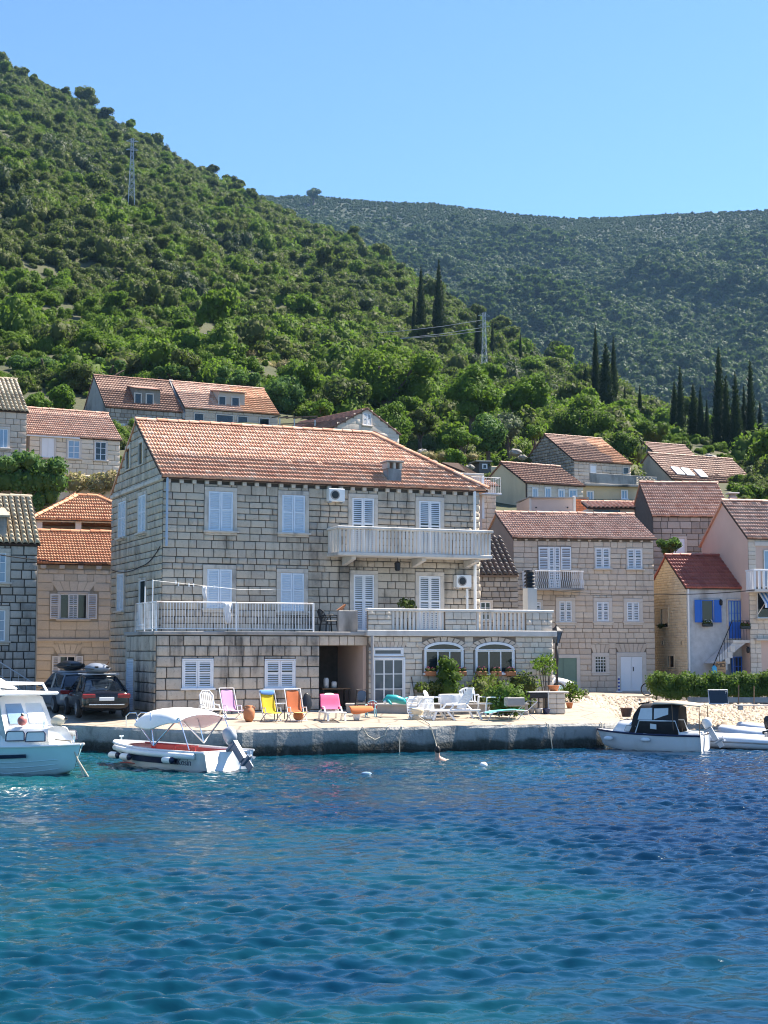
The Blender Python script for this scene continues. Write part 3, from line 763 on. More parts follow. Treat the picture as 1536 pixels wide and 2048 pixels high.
mix_ = r.uniform(0, 1, n) + .5 * vnoise(xs_, ys_, 20); gro = np.where(ys_ < 235, np.where(mix_ < .62, 0, 1), np.where(mix_ < .22, 0, np.where(mix_ > .95, 2, 1)))
for k, (nm, lb, mt) in enumerate((('lower_thicket', 'bright green bushes and small trees on the lower hillside', LF_THK), ('woodland', 'dense green scrub woodland covering the near hillside', LF_MAQ), ('dark_scrub', 'darker holm oak scrub scattered over the near hillside', LF_DRK))):
    q = gro == k; wood(nm, lb, pr_, Pt[q], pk[q], Rt[q], scl[q], mt)
n = 76000; pxs = r.uniform(150, 1900, n); ys_ = np.sqrt(r.uniform(0, 1, n) * (1775 ** 2 - 560 ** 2) + 560 ** 2); xs_ = (pxs - CX) / F * ys_
zs_ = terrain(xs_, ys_); crest = interp(pxs, CREST_D); ok = ys_ > crest + 60
xs_, ys_, zs_ = xs_[ok], ys_[ok], zs_[ok]; n = len(xs_)
s = np.clip(r.gamma(4, .85, n), 1.6, 8); pk = r.integers(0, 5, n); pn = (r.uniform(0, 1, n) < np.clip(.03 + .35 * (vnoise(xs_, ys_, 60) > .35), 0, 1)); pk[pn] = 5; s[pn] *= 1.15; s = np.where(ys_ > 1600, np.minimum(s, 3.0) * .75, s); pk[(ys_ > 1640) & (pk == 5)] = 0
wood('far_woodland', 'distant wooded hill in blue haze beyond the near slope', [proto(60 + i, 260, .14, 3 + i, up=.4, jit=.3) for i in range(5)] + [proto(70, 220, .15, lumps=pine_lumps(5))],
     np.stack([xs_, ys_, zs_ - .2 * s], 1), pk, np.stack([np.zeros(n), np.zeros(n), r.uniform(0, 6.28, n)], 1), np.stack([s, s, s * r.uniform(.8, 1.2, n)], 1), LF_FAR)
# ================================================================ main stone house
H = House('stone_house', 'big three-storey grey stone house with orange tiled roof and long balcony', 322, 55, 23, 1.08)
L = 12.56; W = 7.8; EV = H.f(322, 948)[1]; RISE = 2.42
HIP = L - H.f(742, 880, W / 2)[0]
H.shell(L, W, EV, RISE, mat=M_MORT, hip_r=1, z0=-.6)
fr = Wall(H, 0, 0, 0); lw_ = Wall(H, 0, W, -90)
for r in ((416,983,465,1062), (563,990,609,1066)): window(fr, fr.rect(*r), smat=M_TRIM, sur=.15)
for r in ((703,996,747,1108), (837,1002,880,1110)): window(fr, fr.rect(*r), mat=M_SHUTW, smat=M_TRIM, sur=.15, sill=0, name='balcony_door')
for r in ((413,1138,463,1217), (560,1146,607,1222)): window(fr, fr.rect(*r), smat=M_TRIM, sur=.15, sill=.06)
for r in ((706,1149,747,1262), (837,1152,880,1262)): window(fr, fr.rect(*r), mat=M_SHUTW, smat=M_TRIM, sur=.15, sill=0, name='terrace_door')
for r in ((240,1003,254,1075), (280,990,294,1065), (237,1147,250,1222)): window(lw_, lw_.rect(*r), smat=M_TRIM, sur=.12)
window(lw_, lw_.rect(281,1160,293,1250), 'glass', M_SHUTW, smat=M_TRIM, sur=.08, leaves=1, sill=0, name='side_door')
for r in ((255,898,262,938), (281,886,288,928)): window(lw_, lw_.rect(*r), 'dark', smat=M_TRIM, sur=.14, sill=0, name='attic_window')
TZ = H.f(560, 1262)[1]
fr.masonry(0, L, TZ - .3, EV - .28, M_GREY, .27, (.27, .58), big=1, joint=.026)
gi = lambda z: (0, W) if z < EV else (max(0, (z - EV) / RISE * W / 2), W - (z - EV) / RISE * W / 2)
lw_.masonry(0, W, -.3, EV + RISE - .12, M_GREY, .27, (.27, .58), interval=gi, joint=.026)
rw = Wall(H, L, 0, 90); rw.masonry(0, W, TZ - .3, EV - .28, M_GREY, .295, (.32, .66))
mb = MB(); mb.bbox(-.12, L + .14, -.16, .02, EV - .16, EV - .03, .02); mb.build('cornice', M_TRIM, H.e)
mb = MB(); mb.bbox(-.10, .02, -.1, W + .05, EV - .2, EV - .06, .02); mb.build('cornice', M_TRIM, H.e)
dm = MB().bbox(-.07, .07, -.13, .02, -.14, 0, .012).mesh('dentil', M_TRIML)
for i in range(27): objm('dentil', dm, H.e, Matrix.Translation((.18 + i * (L - .3) / 26, 0, EV - .165)))
H.gable_roof(L, W, EV, RISE, mat=M_TILE, hip_r=HIP, oe=.3, tw=.245, tl=.335)
# gutter pipes
downpipe(fr, .1, fr.px(325, 1092)[1], EV - .1, plain('blue_grey_pipe', (.35,.42,.52), .5), .045)
downpipe(fr, L - .28, TZ, EV - .15, M_WPL, .06)
downpipe(fr, L - .62, TZ, fr.px(940, 1178)[1], M_WPL, .05)
# chimney on the front eave
cx, cz = fr.px(792, 962); ch = MB(); ch.bbox(cx - .27, cx + .27, .1, .62, EV - .1, EV + .62, .02)
c_ = ch.build('chimney', M_CONC, H.e)
MB().bbox(cx - .36, cx + .36, .02, .70, EV + .86, EV + .93, .02).build('cap', M_CONC, c_)
for q in (-.26, 0, .26): MB().bbox(cx + q - .05, cx + q + .05, .12, .6, EV + .62, EV + .86, .01).build('cap_pier', M_TRIM, c_)
# upper balcony
BD = 1.25
b0 = H.f(677, 1100, -BD)[0]; b1 = H.f(985, 1110, -BD)[0]; bz = H.f(677, 1110, -BD)[1]; bt = H.f(677, 1051, -BD)[1]
sl_ = MB(); sl_.bbox(b0, b1, -BD, 0, bz, bz + .13, .02); bal = sl_.build('balcony', M_SLAB, H.e)
MB().bbox(b0 - .03, b1 + .03, -BD - .04, -BD + .16, bt - .1, bt, .02).build('rail', M_BALU, bal)
for x in (b0, b1 - .16): MB().bbox(x, x + .16, -BD + .165, -.02, bt - .1, bt - .003, .02).build('rail', M_BALU, bal)
bm = MB().bbox(-.042, .042, -.025, .025, 0, bt - .1 - bz - .13, .012).mesh('baluster', M_BALU)
n = 42
for i in range(n): objm('baluster', bm, bal, Matrix.Translation((b0 + .09 + (b1 - b0 - .18) * i / (n - 1), -BD + .07, bz + .13)))
for k in range(7):
    for x in (b0 + .07, b1 - .07): objm('baluster', bm, bal, Matrix.Translation((x, -BD + .22 + k * .155, bz + .13)) @ Matrix.Rotation(R(90), 4, 'Z'))
for pxx in (700, 840, 945):
    x = H.f(pxx, 1120, -BD / 2)[0]; MB().prism([(x - .09, 0, bz - .32), (x - .09, 0, bz - .004), (x - .09, -BD + .25, bz - .004), (x - .09, -BD + .25, bz - .12)], (.18, 0, 0)).build('bracket', M_SLAB, bal)
H.done()
# things fixed to the house
def aircon(h, u, z, out, label):
    e = empty('air_conditioner', h.M @ Vector((u, out, z)), R(h.yaw), label, 'air conditioner')
    MB().bbox(-.31, .31, -.3, 0, 0, .48, .02).build('casing', M_WPL, e)
    MB().lathe([(.185, 0), (.185, .02), (.15, .025)], 18).build('fan_ring', M_CONC, e, M=Matrix.Translation((-.08, -.3, .24)) @ Matrix.Rotation(R(90), 4, 'X'))
    g = MB().lathe([(.14, 0), (.14, .03), (.03, .035)], 16).build('fan_grille', M_BLACKP, e, M=Matrix.Translation((-.08, -.3, .24)) @ Matrix.Rotation(R(90), 4, 'X'))
    m = MB(); m.beam((-.25, 0, -.03), (-.25, -.34, -.03), .04); m.beam((.25, 0, -.03), (.25, -.34, -.03), .04); m.build('bracket', M_STEEL, e)
x, z = fr.px(673, 1003, .3); aircon(H, x, z, -.06, 'white air conditioner box high under the eave beside the balcony shutters')
x, z = fr.px(927, 1175, .3); aircon(H, x, z, -.06, 'white air conditioner box under the balcony next to the drainpipe')
x, z = fr.px(795, 1142, .6); e = empty('wall_lantern', H.M @ Vector((x, -.6, z)), R(23), 'dark iron lantern hanging under the long balcony', 'lantern')
MB().lathe([(.06, 0), (.11, .03), (.13, .3), (.02, .38)], 6).build('lantern_body', M_IRON, e); MB().tube([(0, 0, .36), (0, 0, bz - z)], .012).build('hanging_rod', M_IRON, e)
MB().lathe([(.1, 0), (.12, .22)], 6, (0, 0, .05)).build('pane', M_GLASS, e)

# ================================================================ left terrace block
D2 = 2.6
TB = House('terrace_block', 'stained grey stone ground floor block with railed terrace left of the passage', 322, 55, 23, 1.08, 'terrace')
tl0 = -.86; tr0 = TB.f(638, 1340, -D2)[0]
TB.shell(tr0 - tl0, D2 - .03, TZ - .18, mat=M_MORT, x0=tl0, y0=-D2, z0=-.6)
mb = MB(); mb.box(tl0, -.08, -.04, 1.5, -.6, TZ - .18); mb.build('wall', M_MORT, TB.e)
tf = Wall(TB, 0, -D2, 0); ts = Wall(TB, tl0, 1.5, -90)
for r in ((366,1320,423,1376), (531,1321,587,1376)): window(tf, tf.rect(*r), mat=M_SHUTW, smat=M_SHUTW, sur=.05, sill=.1)
window(ts, ts.rect(256,1318,270,1420), mat=M_SHUT, sur=.03, sill=0, name='side_door', leaves=1)
tf.masonry(tl0, tr0, -.25, TZ - .2, M_TERR, .34, (.32, .66), proud=.06, joint=.034)
ts.masonry(0, 1.5 + D2, -.25, TZ - .2, M_TERR, .34, (.32, .66), proud=.06, joint=.034)
MB().bbox(tl0 - .1, TB.f(735, 1262, -D2)[0], -D2 - .1, -.07, TZ - .18, TZ - .05, .02).build('terrace_slab', M_CONC, TB.e)
MB().bbox(tl0 - .1, -.07, -.065, 1.55, TZ - .18, TZ - .05, .02).build('terrace_slab', M_CONC, TB.e)
# lintel over the passage
pw = Wall(TB, 0, -D2 + .05, 0); pr = TB.f(735, 1340, -D2)[0]; lz = TB.f(690, 1291, -D2)[1]
mb = MB(); mb.box(tr0, pr, -D2 + .06, -D2 + .5, lz, TZ - .19); mb.build('lintel', M_MORTL, TB.e)
pw.masonry(tr0, pr, lz, TZ - .2, M_PALE, .22, (.25, .45))
# passage: side wall, back
MB().box(pr - .12, pr - .01, -D2 + .12, 6.5, -.4, TZ - .19).build('passage_wall', M_PLAST, TB.e)
MB().box(tr0 - .2, pr, 6.5, 6.7, -.4, TZ - .19).build('passage_wall', M_CONC, TB.e)
MB().box(tr0 + .0, tr0 + .1, -.03, 6.5, -.4, TZ - .19).build('passage_wall', M_CONC, TB.e)
TB.done()
# white railing
e = empty('terrace_railing', TB.M @ Vector((0, -D2, TZ - .05)), R(23), 'white metal railing round the left terrace with a laundry line', 'railing')
rh = .98; r0 = tl0; r1 = TB.f(627, 1240, -D2)[0]
MB().tube([(r0, 2.9, rh), (r0, 0, rh), (r1, 0, rh)], .025, 8).build('top_rail', M_WMET, e)
MB().tube([(r0, 2.9, .08), (r0, 0, .08), (r1, 0, .08)], .018, 6).build('bottom_rail', M_WMET, e)
bar = MB().tube([(0, 0, .08), (0, 0, rh)], .011, 5).mesh('bar', M_WMET); post = MB().tube([(0, 0, 0), (0, 0, rh + .02)], .028, 8).mesh('post', M_WMET)
n = 54
for i in range(n): objm('bar', bar, e, Matrix.Translation((r0 + .06 + (r1 - r0 - .1) * i / (n - 1), 0, 0)))
for i in range(18): objm('bar', bar, e, Matrix.Translation((r0, .12 + i * .16, 0)))
for x in (r0, r0 + (r1 - r0) * .5, r1): objm('post', post, e, Matrix.Translation((x, 0, 0)))
objm('post', post, e, Matrix.Translation((r0, 2.9, 0)))
# clothes line posts and line
for (y, hh) in ((.55, 1.75), (1.6, 1.55)): MB().tube([(r0, y, 0), (r0, y, hh)], .02, 8).build('tall_post', M_WMET, e)
hx = TB.f(640, 1180, 0)[0]
MB().tube([(r0, .55, 1.72), ((r0 + hx) / 2, 1.6, 1.5), (hx, 2.55, 1.6)], .004, 4).build('clothes_line', M_WMET, e)
M_CLOTH = plain('white_cloth', (.75,.74,.74), .9, vary=.1, scale=8)
def cloth(name, lab, loc, rz, w, h, mat, cat='laundry', wav=.04):
    rings = []
    for i in range(9):
        x = w * (i / 8 - .5); rings.append([(x * (1 - .25 * k / 5), wav * math.sin(i * 1.7 + k) * (.3 + k / 5) + random.uniform(-.01, .01), -h * k / 5) for k in range(6)])
    o = MB().loft(rings).build(name, mat, None, True, solid=.012); o.location = loc; o.rotation_euler = (0, 0, rz); return top(o, lab, cat)
p = TB.M @ Vector((TB.f(455, 1210, -D2)[0], -D2 - .04, TZ - .05 + rh)); cloth('towel', 'pale patterned cloth hanging over the white terrace railing', p, R(23), .26, .72, M_CLOTH)
p = TB.M @ Vector((TB.f(409, 1180, -1.3)[0], -1.3, TB.f(409, 1172, -1.3)[1])); cloth('hanging_cloth', 'thin white cloth hanging from the clothes line before the shutters', p, R(23), .16, .5, M_CLOTH)
for i, (a, q) in enumerate(((352, 1163), (357, 1167), (378, 1168), (387, 1168), (428, 1172))):
    p = TB.M @ Vector((TB.f(a, q, -1.4)[0], -1.4, TB.f(a, q, -1.4)[1])); o = MB().bbox(-.02, .02, -.012, .012, -.09, .03, .005).build('clothes_peg', M_WPL); o.location = p
    top(o, ['leftmost white clothes peg on the terrace line', 'white clothes peg, second from the left on the terrace line', 'middle white clothes peg on the terrace line', 'white clothes peg, fourth from the left on the terrace line', 'rightmost white clothes peg, before the left lower shutters'][i], 'clothes peg', 'clothes pegs on the line')

# ================================================================ right annex with arched windows
AX = House('arched_annex', 'pale stone annex with two arched windows and balustraded terrace on top', 322, 55, 23, 1.08, 'annex')
D3 = 2.72; a0 = AX.f(737, 1340, -D3)[0]; a1 = AX.f(1105, 1340, -D3)[0]
AX.shell(a1 - a0, D3 - .03, TZ - .2, mat=M_MORTL, x0=a0, y0=-D3, z0=-.6)
af = Wall(AX, 0, -D3, 0)
# glazed double door with fanlight
dr = af.rect(747, 1318, 806, 1408); o = window(af, dr, 'bars', M_SHUTW, sur=.06, smat=M_SHUTW, leaves=3, sill=0, name='glazed_door', glass=M_GLASSD)
fl = af.rect(747, 1298, 803, 1310); window(af, fl, 'glass', M_SHUTW, sur=.05, smat=M_SHUTW, leaves=1, sill=0, name='fanlight', glass=M_GLASSD)
for (x0, x1) in ((847, 925), (949, 1027)):
    r = af.rect(x0 + 3, 1301, x1 - 2, 1346); u0, z0, u1, z1 = r; uc = (u0 + u1) / 2; hw = (u1 - u0) / 2; ah = .24
    o = window(af, r, 'glass', M_SHUTW, sur=.05, smat=M_SHUTW, leaves=3, sill=.14, name='arched_window')
    # arched fanlight head
    arc = [(uc + hw * math.cos(t) - u0, 0, z1 - z0 + ah * math.sin(t)) for t in np.linspace(0, math.pi, 13)]
    MB().prism([(p[0], -.02, p[2]) for p in arc], (0, .012, 0)).build('pane', M_GLASS, o)
    inner = [(uc + (hw + .03) * math.cos(t) - u0, 0, z1 - z0 + (ah + .03) * math.sin(t)) for t in np.linspace(0, math.pi, 13)]
    m = MB()
    for p, q in zip(inner, inner[1:]): m.beam((p[0], -.05, p[2]), (q[0], -.05, q[2]), .06, .09)
    m.build('arch_frame', M_SHUTW, o)
    af.holes.append((u0 - .12, u1 + .12, z0, z1 + ah + .3))
    nv = 11
    for i in range(nv):
        t0, t1 = math.pi * i / nv + .025, math.pi * (i + 1) / nv - .025
        P = lambda t, k: (uc + (hw + .1 + k) * math.cos(t), 0, z1 + (ah + .09 + k * .8) * math.sin(t))
        MB().prism([P(t0, 0), P(t0, .2), P(t1, .2), P(t1, 0)], (0, -.055, 0)).build('stone', M_PALE, AX.wall, M=af.T.copy())
voussoirs(af, fl[0] - .1, fl[2] + .1, fl[3] + .06, .2, 9, M_PALE, .12)
af.masonry(a0, a1, -.25, TZ - .21, M_WHITEST, .2, (.24, .44), proud=.04, joint=.018)
aside = Wall(AX, a1, -D3, 90); aside.masonry(0, D3, -.25, TZ - .21, M_WHITEST, .2, (.24, .44), proud=.04, joint=.018)
MB().bbox(a0 - .1, a1 + .12, -D3 - .16, -.07, TZ - .2, TZ + .02, .02).build('terrace_slab', M_SLAB, AX.e)
# parapet: stone panels and balusters
pz0, pz1 = TZ + .02, AX.f(800, 1217, -D3)[1]
pf = Wall(AX, 0, -D3, 0)
MB().bbox(a0 - .06, a1 + .05, -D3 - .06, -D3 + .17, pz1 - .1, pz1, .02).build('rail', M_BALU, AX.e)
bm = MB().bbox(-.042, .042, -.025, .025, 0, pz1 - .1 - pz0, .012).mesh('baluster', M_BALU)
for (x0, x1, k) in ((730, 783, 0), (783, 890, 13), (890, 952, 0), (952, 1052, 12), (1052, 1104, 0)):
    u0, u1 = AX.f(x0, 1240, -D3)[0], AX.f(x1, 1240, -D3)[0]
    if k:
        for i in range(k): objm('baluster', bm, AX.e, Matrix.Translation((u0 + (u1 - u0) * (i + .5) / k, -D3 + .05, pz0)))
    else:
        u0 = max(u0, a0 - .02)
        MB().box(u0, u1, -D3 + .002, -D3 + .12, pz0, pz1 - .1).build('parapet', M_MORTL, AX.e); pf.masonry(u0, u1, pz0, pz1 - .1, M_WHITEST, .18, (.24, .44), proud=.04, joint=.018)
downpipe(af, a0 + .06, 0, TZ - .2, plain('grey_pipe', (.30,.29,.29), .6), .06)
# grey concrete parapet of the terrace beside the railing
gx0, gz0 = TB.f(678, 1260, -1.9); gx1 = TB.f(731, 1260, -1.9)[0]
MB().bbox(gx0, a0 - .08, -1.9, -1.75, TZ - .05, TB.f(700, 1221, -1.9)[1], .02).build('parapet', M_CONC, AX.e)
AX.done(300)
# chimney stack on the terrace with louvred black cowl
p = AX.M @ Vector((AX.f(1060, 1215, -1.2)[0], -1.2, TZ)); e = empty('terrace_chimney', p, R(23), 'white chimney stack with black louvred cowl on the annex terrace', 'chimney')
zt = AX.f(1060, 1176, -1.2)[1] - TZ
MB().bbox(-.2, .2, -.2, .2, 0, zt, .02).build('stack', M_WREN, e)
for k in range(4): MB().lathe([(.24, 0), (.19, .08)], 12, (0, 0, zt + .06 + k * .13)).build('cowl_louvre', M_IRON, e)
MB().lathe([(.15, 0), (.15, .6), (.24, .6), (.2, .68)], 12, (0, 0, zt)).build('cowl_core', M_IRON, e)
# garden chair and bits on the terrace
# ================================================================ cream house at the left
C = House('cream_house', 'cream stone house with open white shutters behind the parked cars', 73, 66, 17, 1.3)
ev = C.f(76, 1124)[1]; Lc = 4.6; Wc = 6.4
C.shell(Lc, Wc, ev, 1.5, mat=M_MORTY, z0=-.5)
cf = Wall(C, 0, 0, 0)
u0, z0, u1, z1 = cf.rect(119, 1188, 174, 1238); um = (cf.px(136, 1210)[0], cf.px(156, 1210)[0])
o = window(cf, (u0, z0, u1, z1), 'open', M_SHUTW, sur=.1, smat=M_TRIML, lw=cf.px(119, 1210)[0] - cf.px(100, 1210)[0], label='triple shuttered window', hole=False)
objm('shutter', leaf_mesh(um[1] - um[0], z1 - z0, M_SHUTW), o, Matrix.Translation((um[0] - u0, -.07, 0)))
cf.holes.append((cf.px(99, 1210)[0], cf.px(197, 1210)[0], z0 - .1, z1 + .1))
voussoirs(cf, u0 - .1, u1 + .1, z1 + .12, .42, 5, M_CREAM, .3)
u0, z0, u1, z1 = cf.rect(118, 1312, 150, 1400); window(cf, (u0, z0, u1, z1), 'open', M_SHUTW, sur=.08, smat=M_TRIML, lw=.3, hole=False)
cf.holes.append((u0 - .35, u1 + .35, z0, z1 + .08)); voussoirs(cf, u0 - .1, u1 + .1, z1 + .1, .4, 5, M_CREAM, .25)
sc = cf.px(100, 1283)[1]; MB().bbox(-.02, Lc, -.14, 0, sc, sc + .12, .02).build('string_course', M_TRIML, C.e)
cf.masonry(0, Lc, -.3, ev - .3, M_CREAM, .34, (.4, .8), proud=.04, joint=.02)
for i in range(6): MB().bbox(.1 + i * .78, .32 + i * .78, -.18, 0, ev - .28, ev - .1, .02).build('dentil', M_TRIML, C.e)
C.gable_roof(Lc, Wc, ev, 1.5, mat=M_TILEN, oe=.25, tw=.25, tl=.32); C.done(240)
# ================================================================ grey house at the far left
G = House('grey_stone_house', 'old grey stone house with lichened barrel tile roof at the left edge', 71, 60, 20, 1.25)
ev = G.f(70, 1086)[1]; X0 = -4.5
G.shell(4.5, 6, ev, 2.0, mat=M_MORT, x0=X0, z0=-.5)
gf = Wall(G, 0, 0, 0); gs = Wall(G, 0, 0, 90)
for r in ((-14, 1105, 12, 1165), (-14, 1220, 10, 1282)): window(gf, gf.rect(*r), 'bars', M_SHUTW, sur=.16, smat=M_TRIM, glass=M_CURT)
gf.masonry(-3.2, 0, -.3, ev - .12, M_OLD, .31, (.28, .62), proud=.06, joint=.044)
G.gable_roof(4.5, 6, ev, 2.0, x0=X0, mat=M_TILEO, kind='barrel', tw=.24, tl=.36, oe=.2)
u0, z0, u1, z1 = gf.rect(-20, 1035, 15, 1082)
d_ = MB(); d_.box(u0, u1, .25, 2.2, z0, z1 + .05); dd = d_.build('dormer', M_OLD, G.e)
MB().prism([(u0 - .1, .12, z1 + .04), (u1 + .1, .12, z1 + .04), (u1 + .1, 2.3, z1 + .55), (u0 - .1, 2.3, z1 + .55)], (0, 0, .07)).build('dormer_roof', M_TILEO, dd)
G.done(200)
# ================================================================ cream house at the right (three storeys, balcony)
S = House('pale_stone_house', 'three-storey pale stone house with small balcony and white double door', 1028, 74, 10, 1.2)
ev = S.f(1030, 1073)[1]; Ls = S.f(1309, 1250)[0]; Ws = 6.2
S.shell(Ls, Ws, ev, 1.35, mat=M_MORTL, z0=-.6)
MB().prism([(-.02, 0, -.5), (-.02, Ws, -.5), (-.02, Ws, ev), (-.02, Ws/2, ev + 1.3), (-.02, 0, ev)], (.015, 0, 0)).build('gable_render', M_BROWN, S.e)
sf = Wall(S, 0, 0, 0)
u0, z0, u1, z1 = sf.rect(1097, 1094, 1120, 1176)
o = window(sf, (u0, z0, u1, z1), 'shut', M_SHUTW, sur=.02, smat=M_TRIML, sill=0, name='balcony_door', hole=False)
for x0, x1 in ((1076, 1096), (1121, 1141)):
    a, c_, b_, d_ = sf.rect(x0, 1094, x1, 1140); objm('shutter', leaf_mesh(b_ - a, d_ - c_, M_SHUTW), o, Matrix.Translation((a - u0, -.1, c_ - z0)))
sf.holes.append((sf.px(1075, 1110)[0], sf.px(1142, 1110)[0], z0, z1 + .05))
for r in ((1190,1096,1219,1137), (1254,1098,1283,1138)): window(sf, sf.rect(*r), mat=M_SHUTW, smat=M_TRIML, sur=.05, sill=.12)
for r in ((1118,1202,1143,1244), (1193,1203,1217,1243), (1253,1204,1278,1243)): window(sf, sf.rect(*r), mat=M_SHUTW, smat=M_TRIML, sur=.17, sill=.04)
window(sf, sf.rect(1071,1204,1081,1221), mat=M_SHUTW, smat=M_TRIML, sur=.1, leaves=1)
r = sf.rect(1190,1313,1211,1344); o = window(sf, r, 'dark', smat=M_TRIML, sur=.17, sill=.02, name='barred_window')
m = MB()
for i in range(5): m.box((r[2]-r[0])*i/4-.012, (r[2]-r[0])*i/4+.012, -.06, -.035, 0, r[3]-r[1])
for i in range(6): m.box(0, r[2]-r[0], -.066, -.061, (r[3]-r[1])*i/5-.012, (r[3]-r[1])*i/5+.012)
m.build('grille', M_WMET, o); voussoirs(sf, r[0]-.1, r[2]+.1, r[3]+.18, .4, 4, M_PALE, .15)
r = sf.rect(1241,1313,1284,1382); o = window(sf, r, 'solid', M_SHUTW, smat=M_TRIML, sur=.2, sill=0, name='double_door'); voussoirs(sf, r[0]-.1, r[2]+.1, r[3]+.21, .4, 7, M_PALE, .22)
MB().tube([((r[2]-r[0])/2+.08, -.1, .95), ((r[2]-r[0])/2+.08, -.1, 1.15)], .02).build('handle', M_IRON, o)
r = sf.rect(1100,1316,1153,1381); o = window(sf, r, 'solid', M_GREEN, smat=M_TRIML, sur=.17, sill=0, name='green_door')
sf.masonry(0, Ls, -.3, ev - .2, M_PALE, .255, (.3, .56), proud=.045, joint=.02)
for i in range(14): MB().bbox(.1 + i*(Ls-.2)/13-.06, .1 + i*(Ls-.2)/13+.06, -.12, 0, ev - .19, ev - .06, .01).build('dentil', M_TRIML, S.e)
MB().bbox(-.05, Ls + .12, -.16, .0, ev - .058, ev + .02, .01).build('cornice', M_TRIM, S.e)
S.gable_roof(Ls, Ws, ev, 1.35, mat=M_TILEP, oe=.25, tw=.25, tl=.32)
b0, b1 = S.f(1052, 1170, -.8)[0], S.f(1169, 1170, -.8)[0]; bz = S.f(1110, 1176, -.8)[1]; bt = S.f(1110, 1142, -.8)[1]
bal = MB().bbox(b0, b1, -.8, 0, bz - .1, bz, .02).build('balcony', M_CONC, S.e)
m = MB(); m.tube([(b0+.03, -.03, bt), (b0+.03, -.77, bt), (b1-.03, -.77, bt), (b1-.03, -.03, bt)], .025); m.build('top_rail', M_WMET, bal)
bm = MB().tube([(0, 0, 0), (.02, -.04, (bt-bz)*.3), (-.02, .02, (bt-bz)*.6), (0, 0, bt-bz)], .013, 5).mesh('bar', M_WMET)
for i in range(30): objm('bar', bm, bal, Matrix.Translation((b0+.05+(b1-b0-.1)*i/29, -.77, bz)))
for i in range(6):
    for x in (b0+.03, b1-.03): objm('bar', bm, bal, Matrix.Translation((x, -.1-.11*i, bz)))
S.done()
# low stone outbuilding with dark barrel tiles between the two big houses
Q = House('stone_outbuilding', 'low stone building with blackened barrel tiles between the two big houses', 950, 68, 10, 1.2)
ev = Q.f(990, 1151)[1]; Lq = Q.f(1036, 1151)[0]
Q.shell(Lq, 4, ev, 0, mat=M_MORT, z0=-.5); qf = Wall(Q, 0, 0, 0)
window(qf, qf.rect(960,1204,981,1240), 'bars', M_SHUTW, sur=.1, smat=M_TRIM)
qf.masonry(0, Lq, 0, ev - .05, M_RUIN, .24, (.25, .5), joint=.03)
Q.slope((0, -.2, ev), (1, 0, 0), (0, 1, .62), 3.6, lambda q: 0, lambda q: Lq, .24, .36, 'barrel', M_TILEK, under=M_TILEK); Q.done(150, 200)

# ================================================================ whitewashed house with blue shutters
B = House('blue_shutter_house', 'small whitewashed house with blue shutters and outside stairs', 1375, 74, 11, 1.2)
ev = B.f(1376, 1174)[1]; Lb = B.f(1508, 1250)[0]; Wb = 5.0
B.shell(Lb, Wb, ev, 1.6, mat=M_WASH, z0=-.4)
bf = Wall(B, 0, 0, 0); bs = Wall(B, 0, Wb, -90)
gi = lambda z: (.0, Wb) if z < ev else ((z-ev)/1.6*Wb/2, Wb-(z-ev)/1.6*Wb/2)
r = bf.rect(1402,1200,1426,1245); window(bf, r, 'openg', M_BLUE, sur=.04, smat=M_WASH, lw=.36, sill=0, leaves=1)
r = bf.rect(1456,1201,1481,1277); o = window(bf, r, 'bars', M_BLUE, sur=.07, smat=M_TRIM, sill=0, leaves=4, glass=M_CURT, name='blue_door')
MB().box(.04, r[2]-r[0]-.04, -.055, -.048, .02, .78).build('panel', M_BLUE, o)
r = bf.rect(1462,1313,1490,1372); o = window(bf, r, 'bars', M_BLUE, sur=.05, smat=M_WASH, sill=0, leaves=4, name='blue_cellar_door')
objm('panel', leaf_mesh(.3, r[3]-r[1], M_BLUE, solid=True), o, Matrix.Translation((0, -.06, 0)) @ Matrix.Rotation(R(-100), 4, 'Z'))
for r in ((1324,1218,1338,1254), (1338,1312,1350,1334)): window(bs, bs.rect(*r), 'dark', sur=.1, smat=M_YST, sill=0)
for r in ((1325,1282,1329,1289), (1363,1282,1366,1289)): window(bs, bs.rect(*r), 'dark', sur=.03, smat=M_YST, sill=0, name='vent_opening')
bs.masonry(0, Wb, -.2, ev + 1.5, M_YST, .13, (.18, .42), interval=gi, proud=.03, joint=.01)
B.gable_roof(Lb, Wb, ev, 1.6, mat=M_TILER, oe=.18, tw=.27, tl=.36)
MB().tube([(.05, -.1, 0), (.05, -.1, ev - .1)], .045, 8).build('downpipe', M_WPL, B.e)
# outside staircase and landing
lx0, lz = B.f(1466, 1280, -.95); lx1 = B.f(1512, 1280, -.95)[0]; sx0 = B.f(1424, 1330, -.95)[0]
st = MB(); st.bbox(lx0, lx1, -.95, 0, lz - .14, lz, .01); n = 8
for i in range(n): 
    x = sx0 + (lx0 - sx0) * i / n; z = (i + 1) / (n + 1) * lz; st.box(x, x + (lx0 - sx0)/n + .1, -.95, 0, z - .3, z)
stp = st.build('staircase', M_WREN, B.e)
MB().prism([(lx0, -.9, lz - .145), (lx1 - .5, -.9, lz - .145), (lx0 - .7, -.9, lz - 1.1), (lx0 - 1.1, -.9, lz - 1.1)], (0, .88, 0)).build('stair_vault', M_WASH, B.e)
m = MB(); m.tube([(sx0, -.9, 1.1), (lx0, -.9, lz + .9), (lx1, -.9, lz + .9), (lx1, -.05, lz + .9)], .022); m.build('handrail', M_IRON, stp)
bm = MB().tube([(0, 0, .05), (0, 0, .95)], .012, 5).mesh('bar', M_IRON)
for i in range(9): q = i / 8; objm('bar', bm, stp, Matrix.Translation((sx0 + (lx0-sx0)*q, -.9, .1 + (lz-.1)*q)))
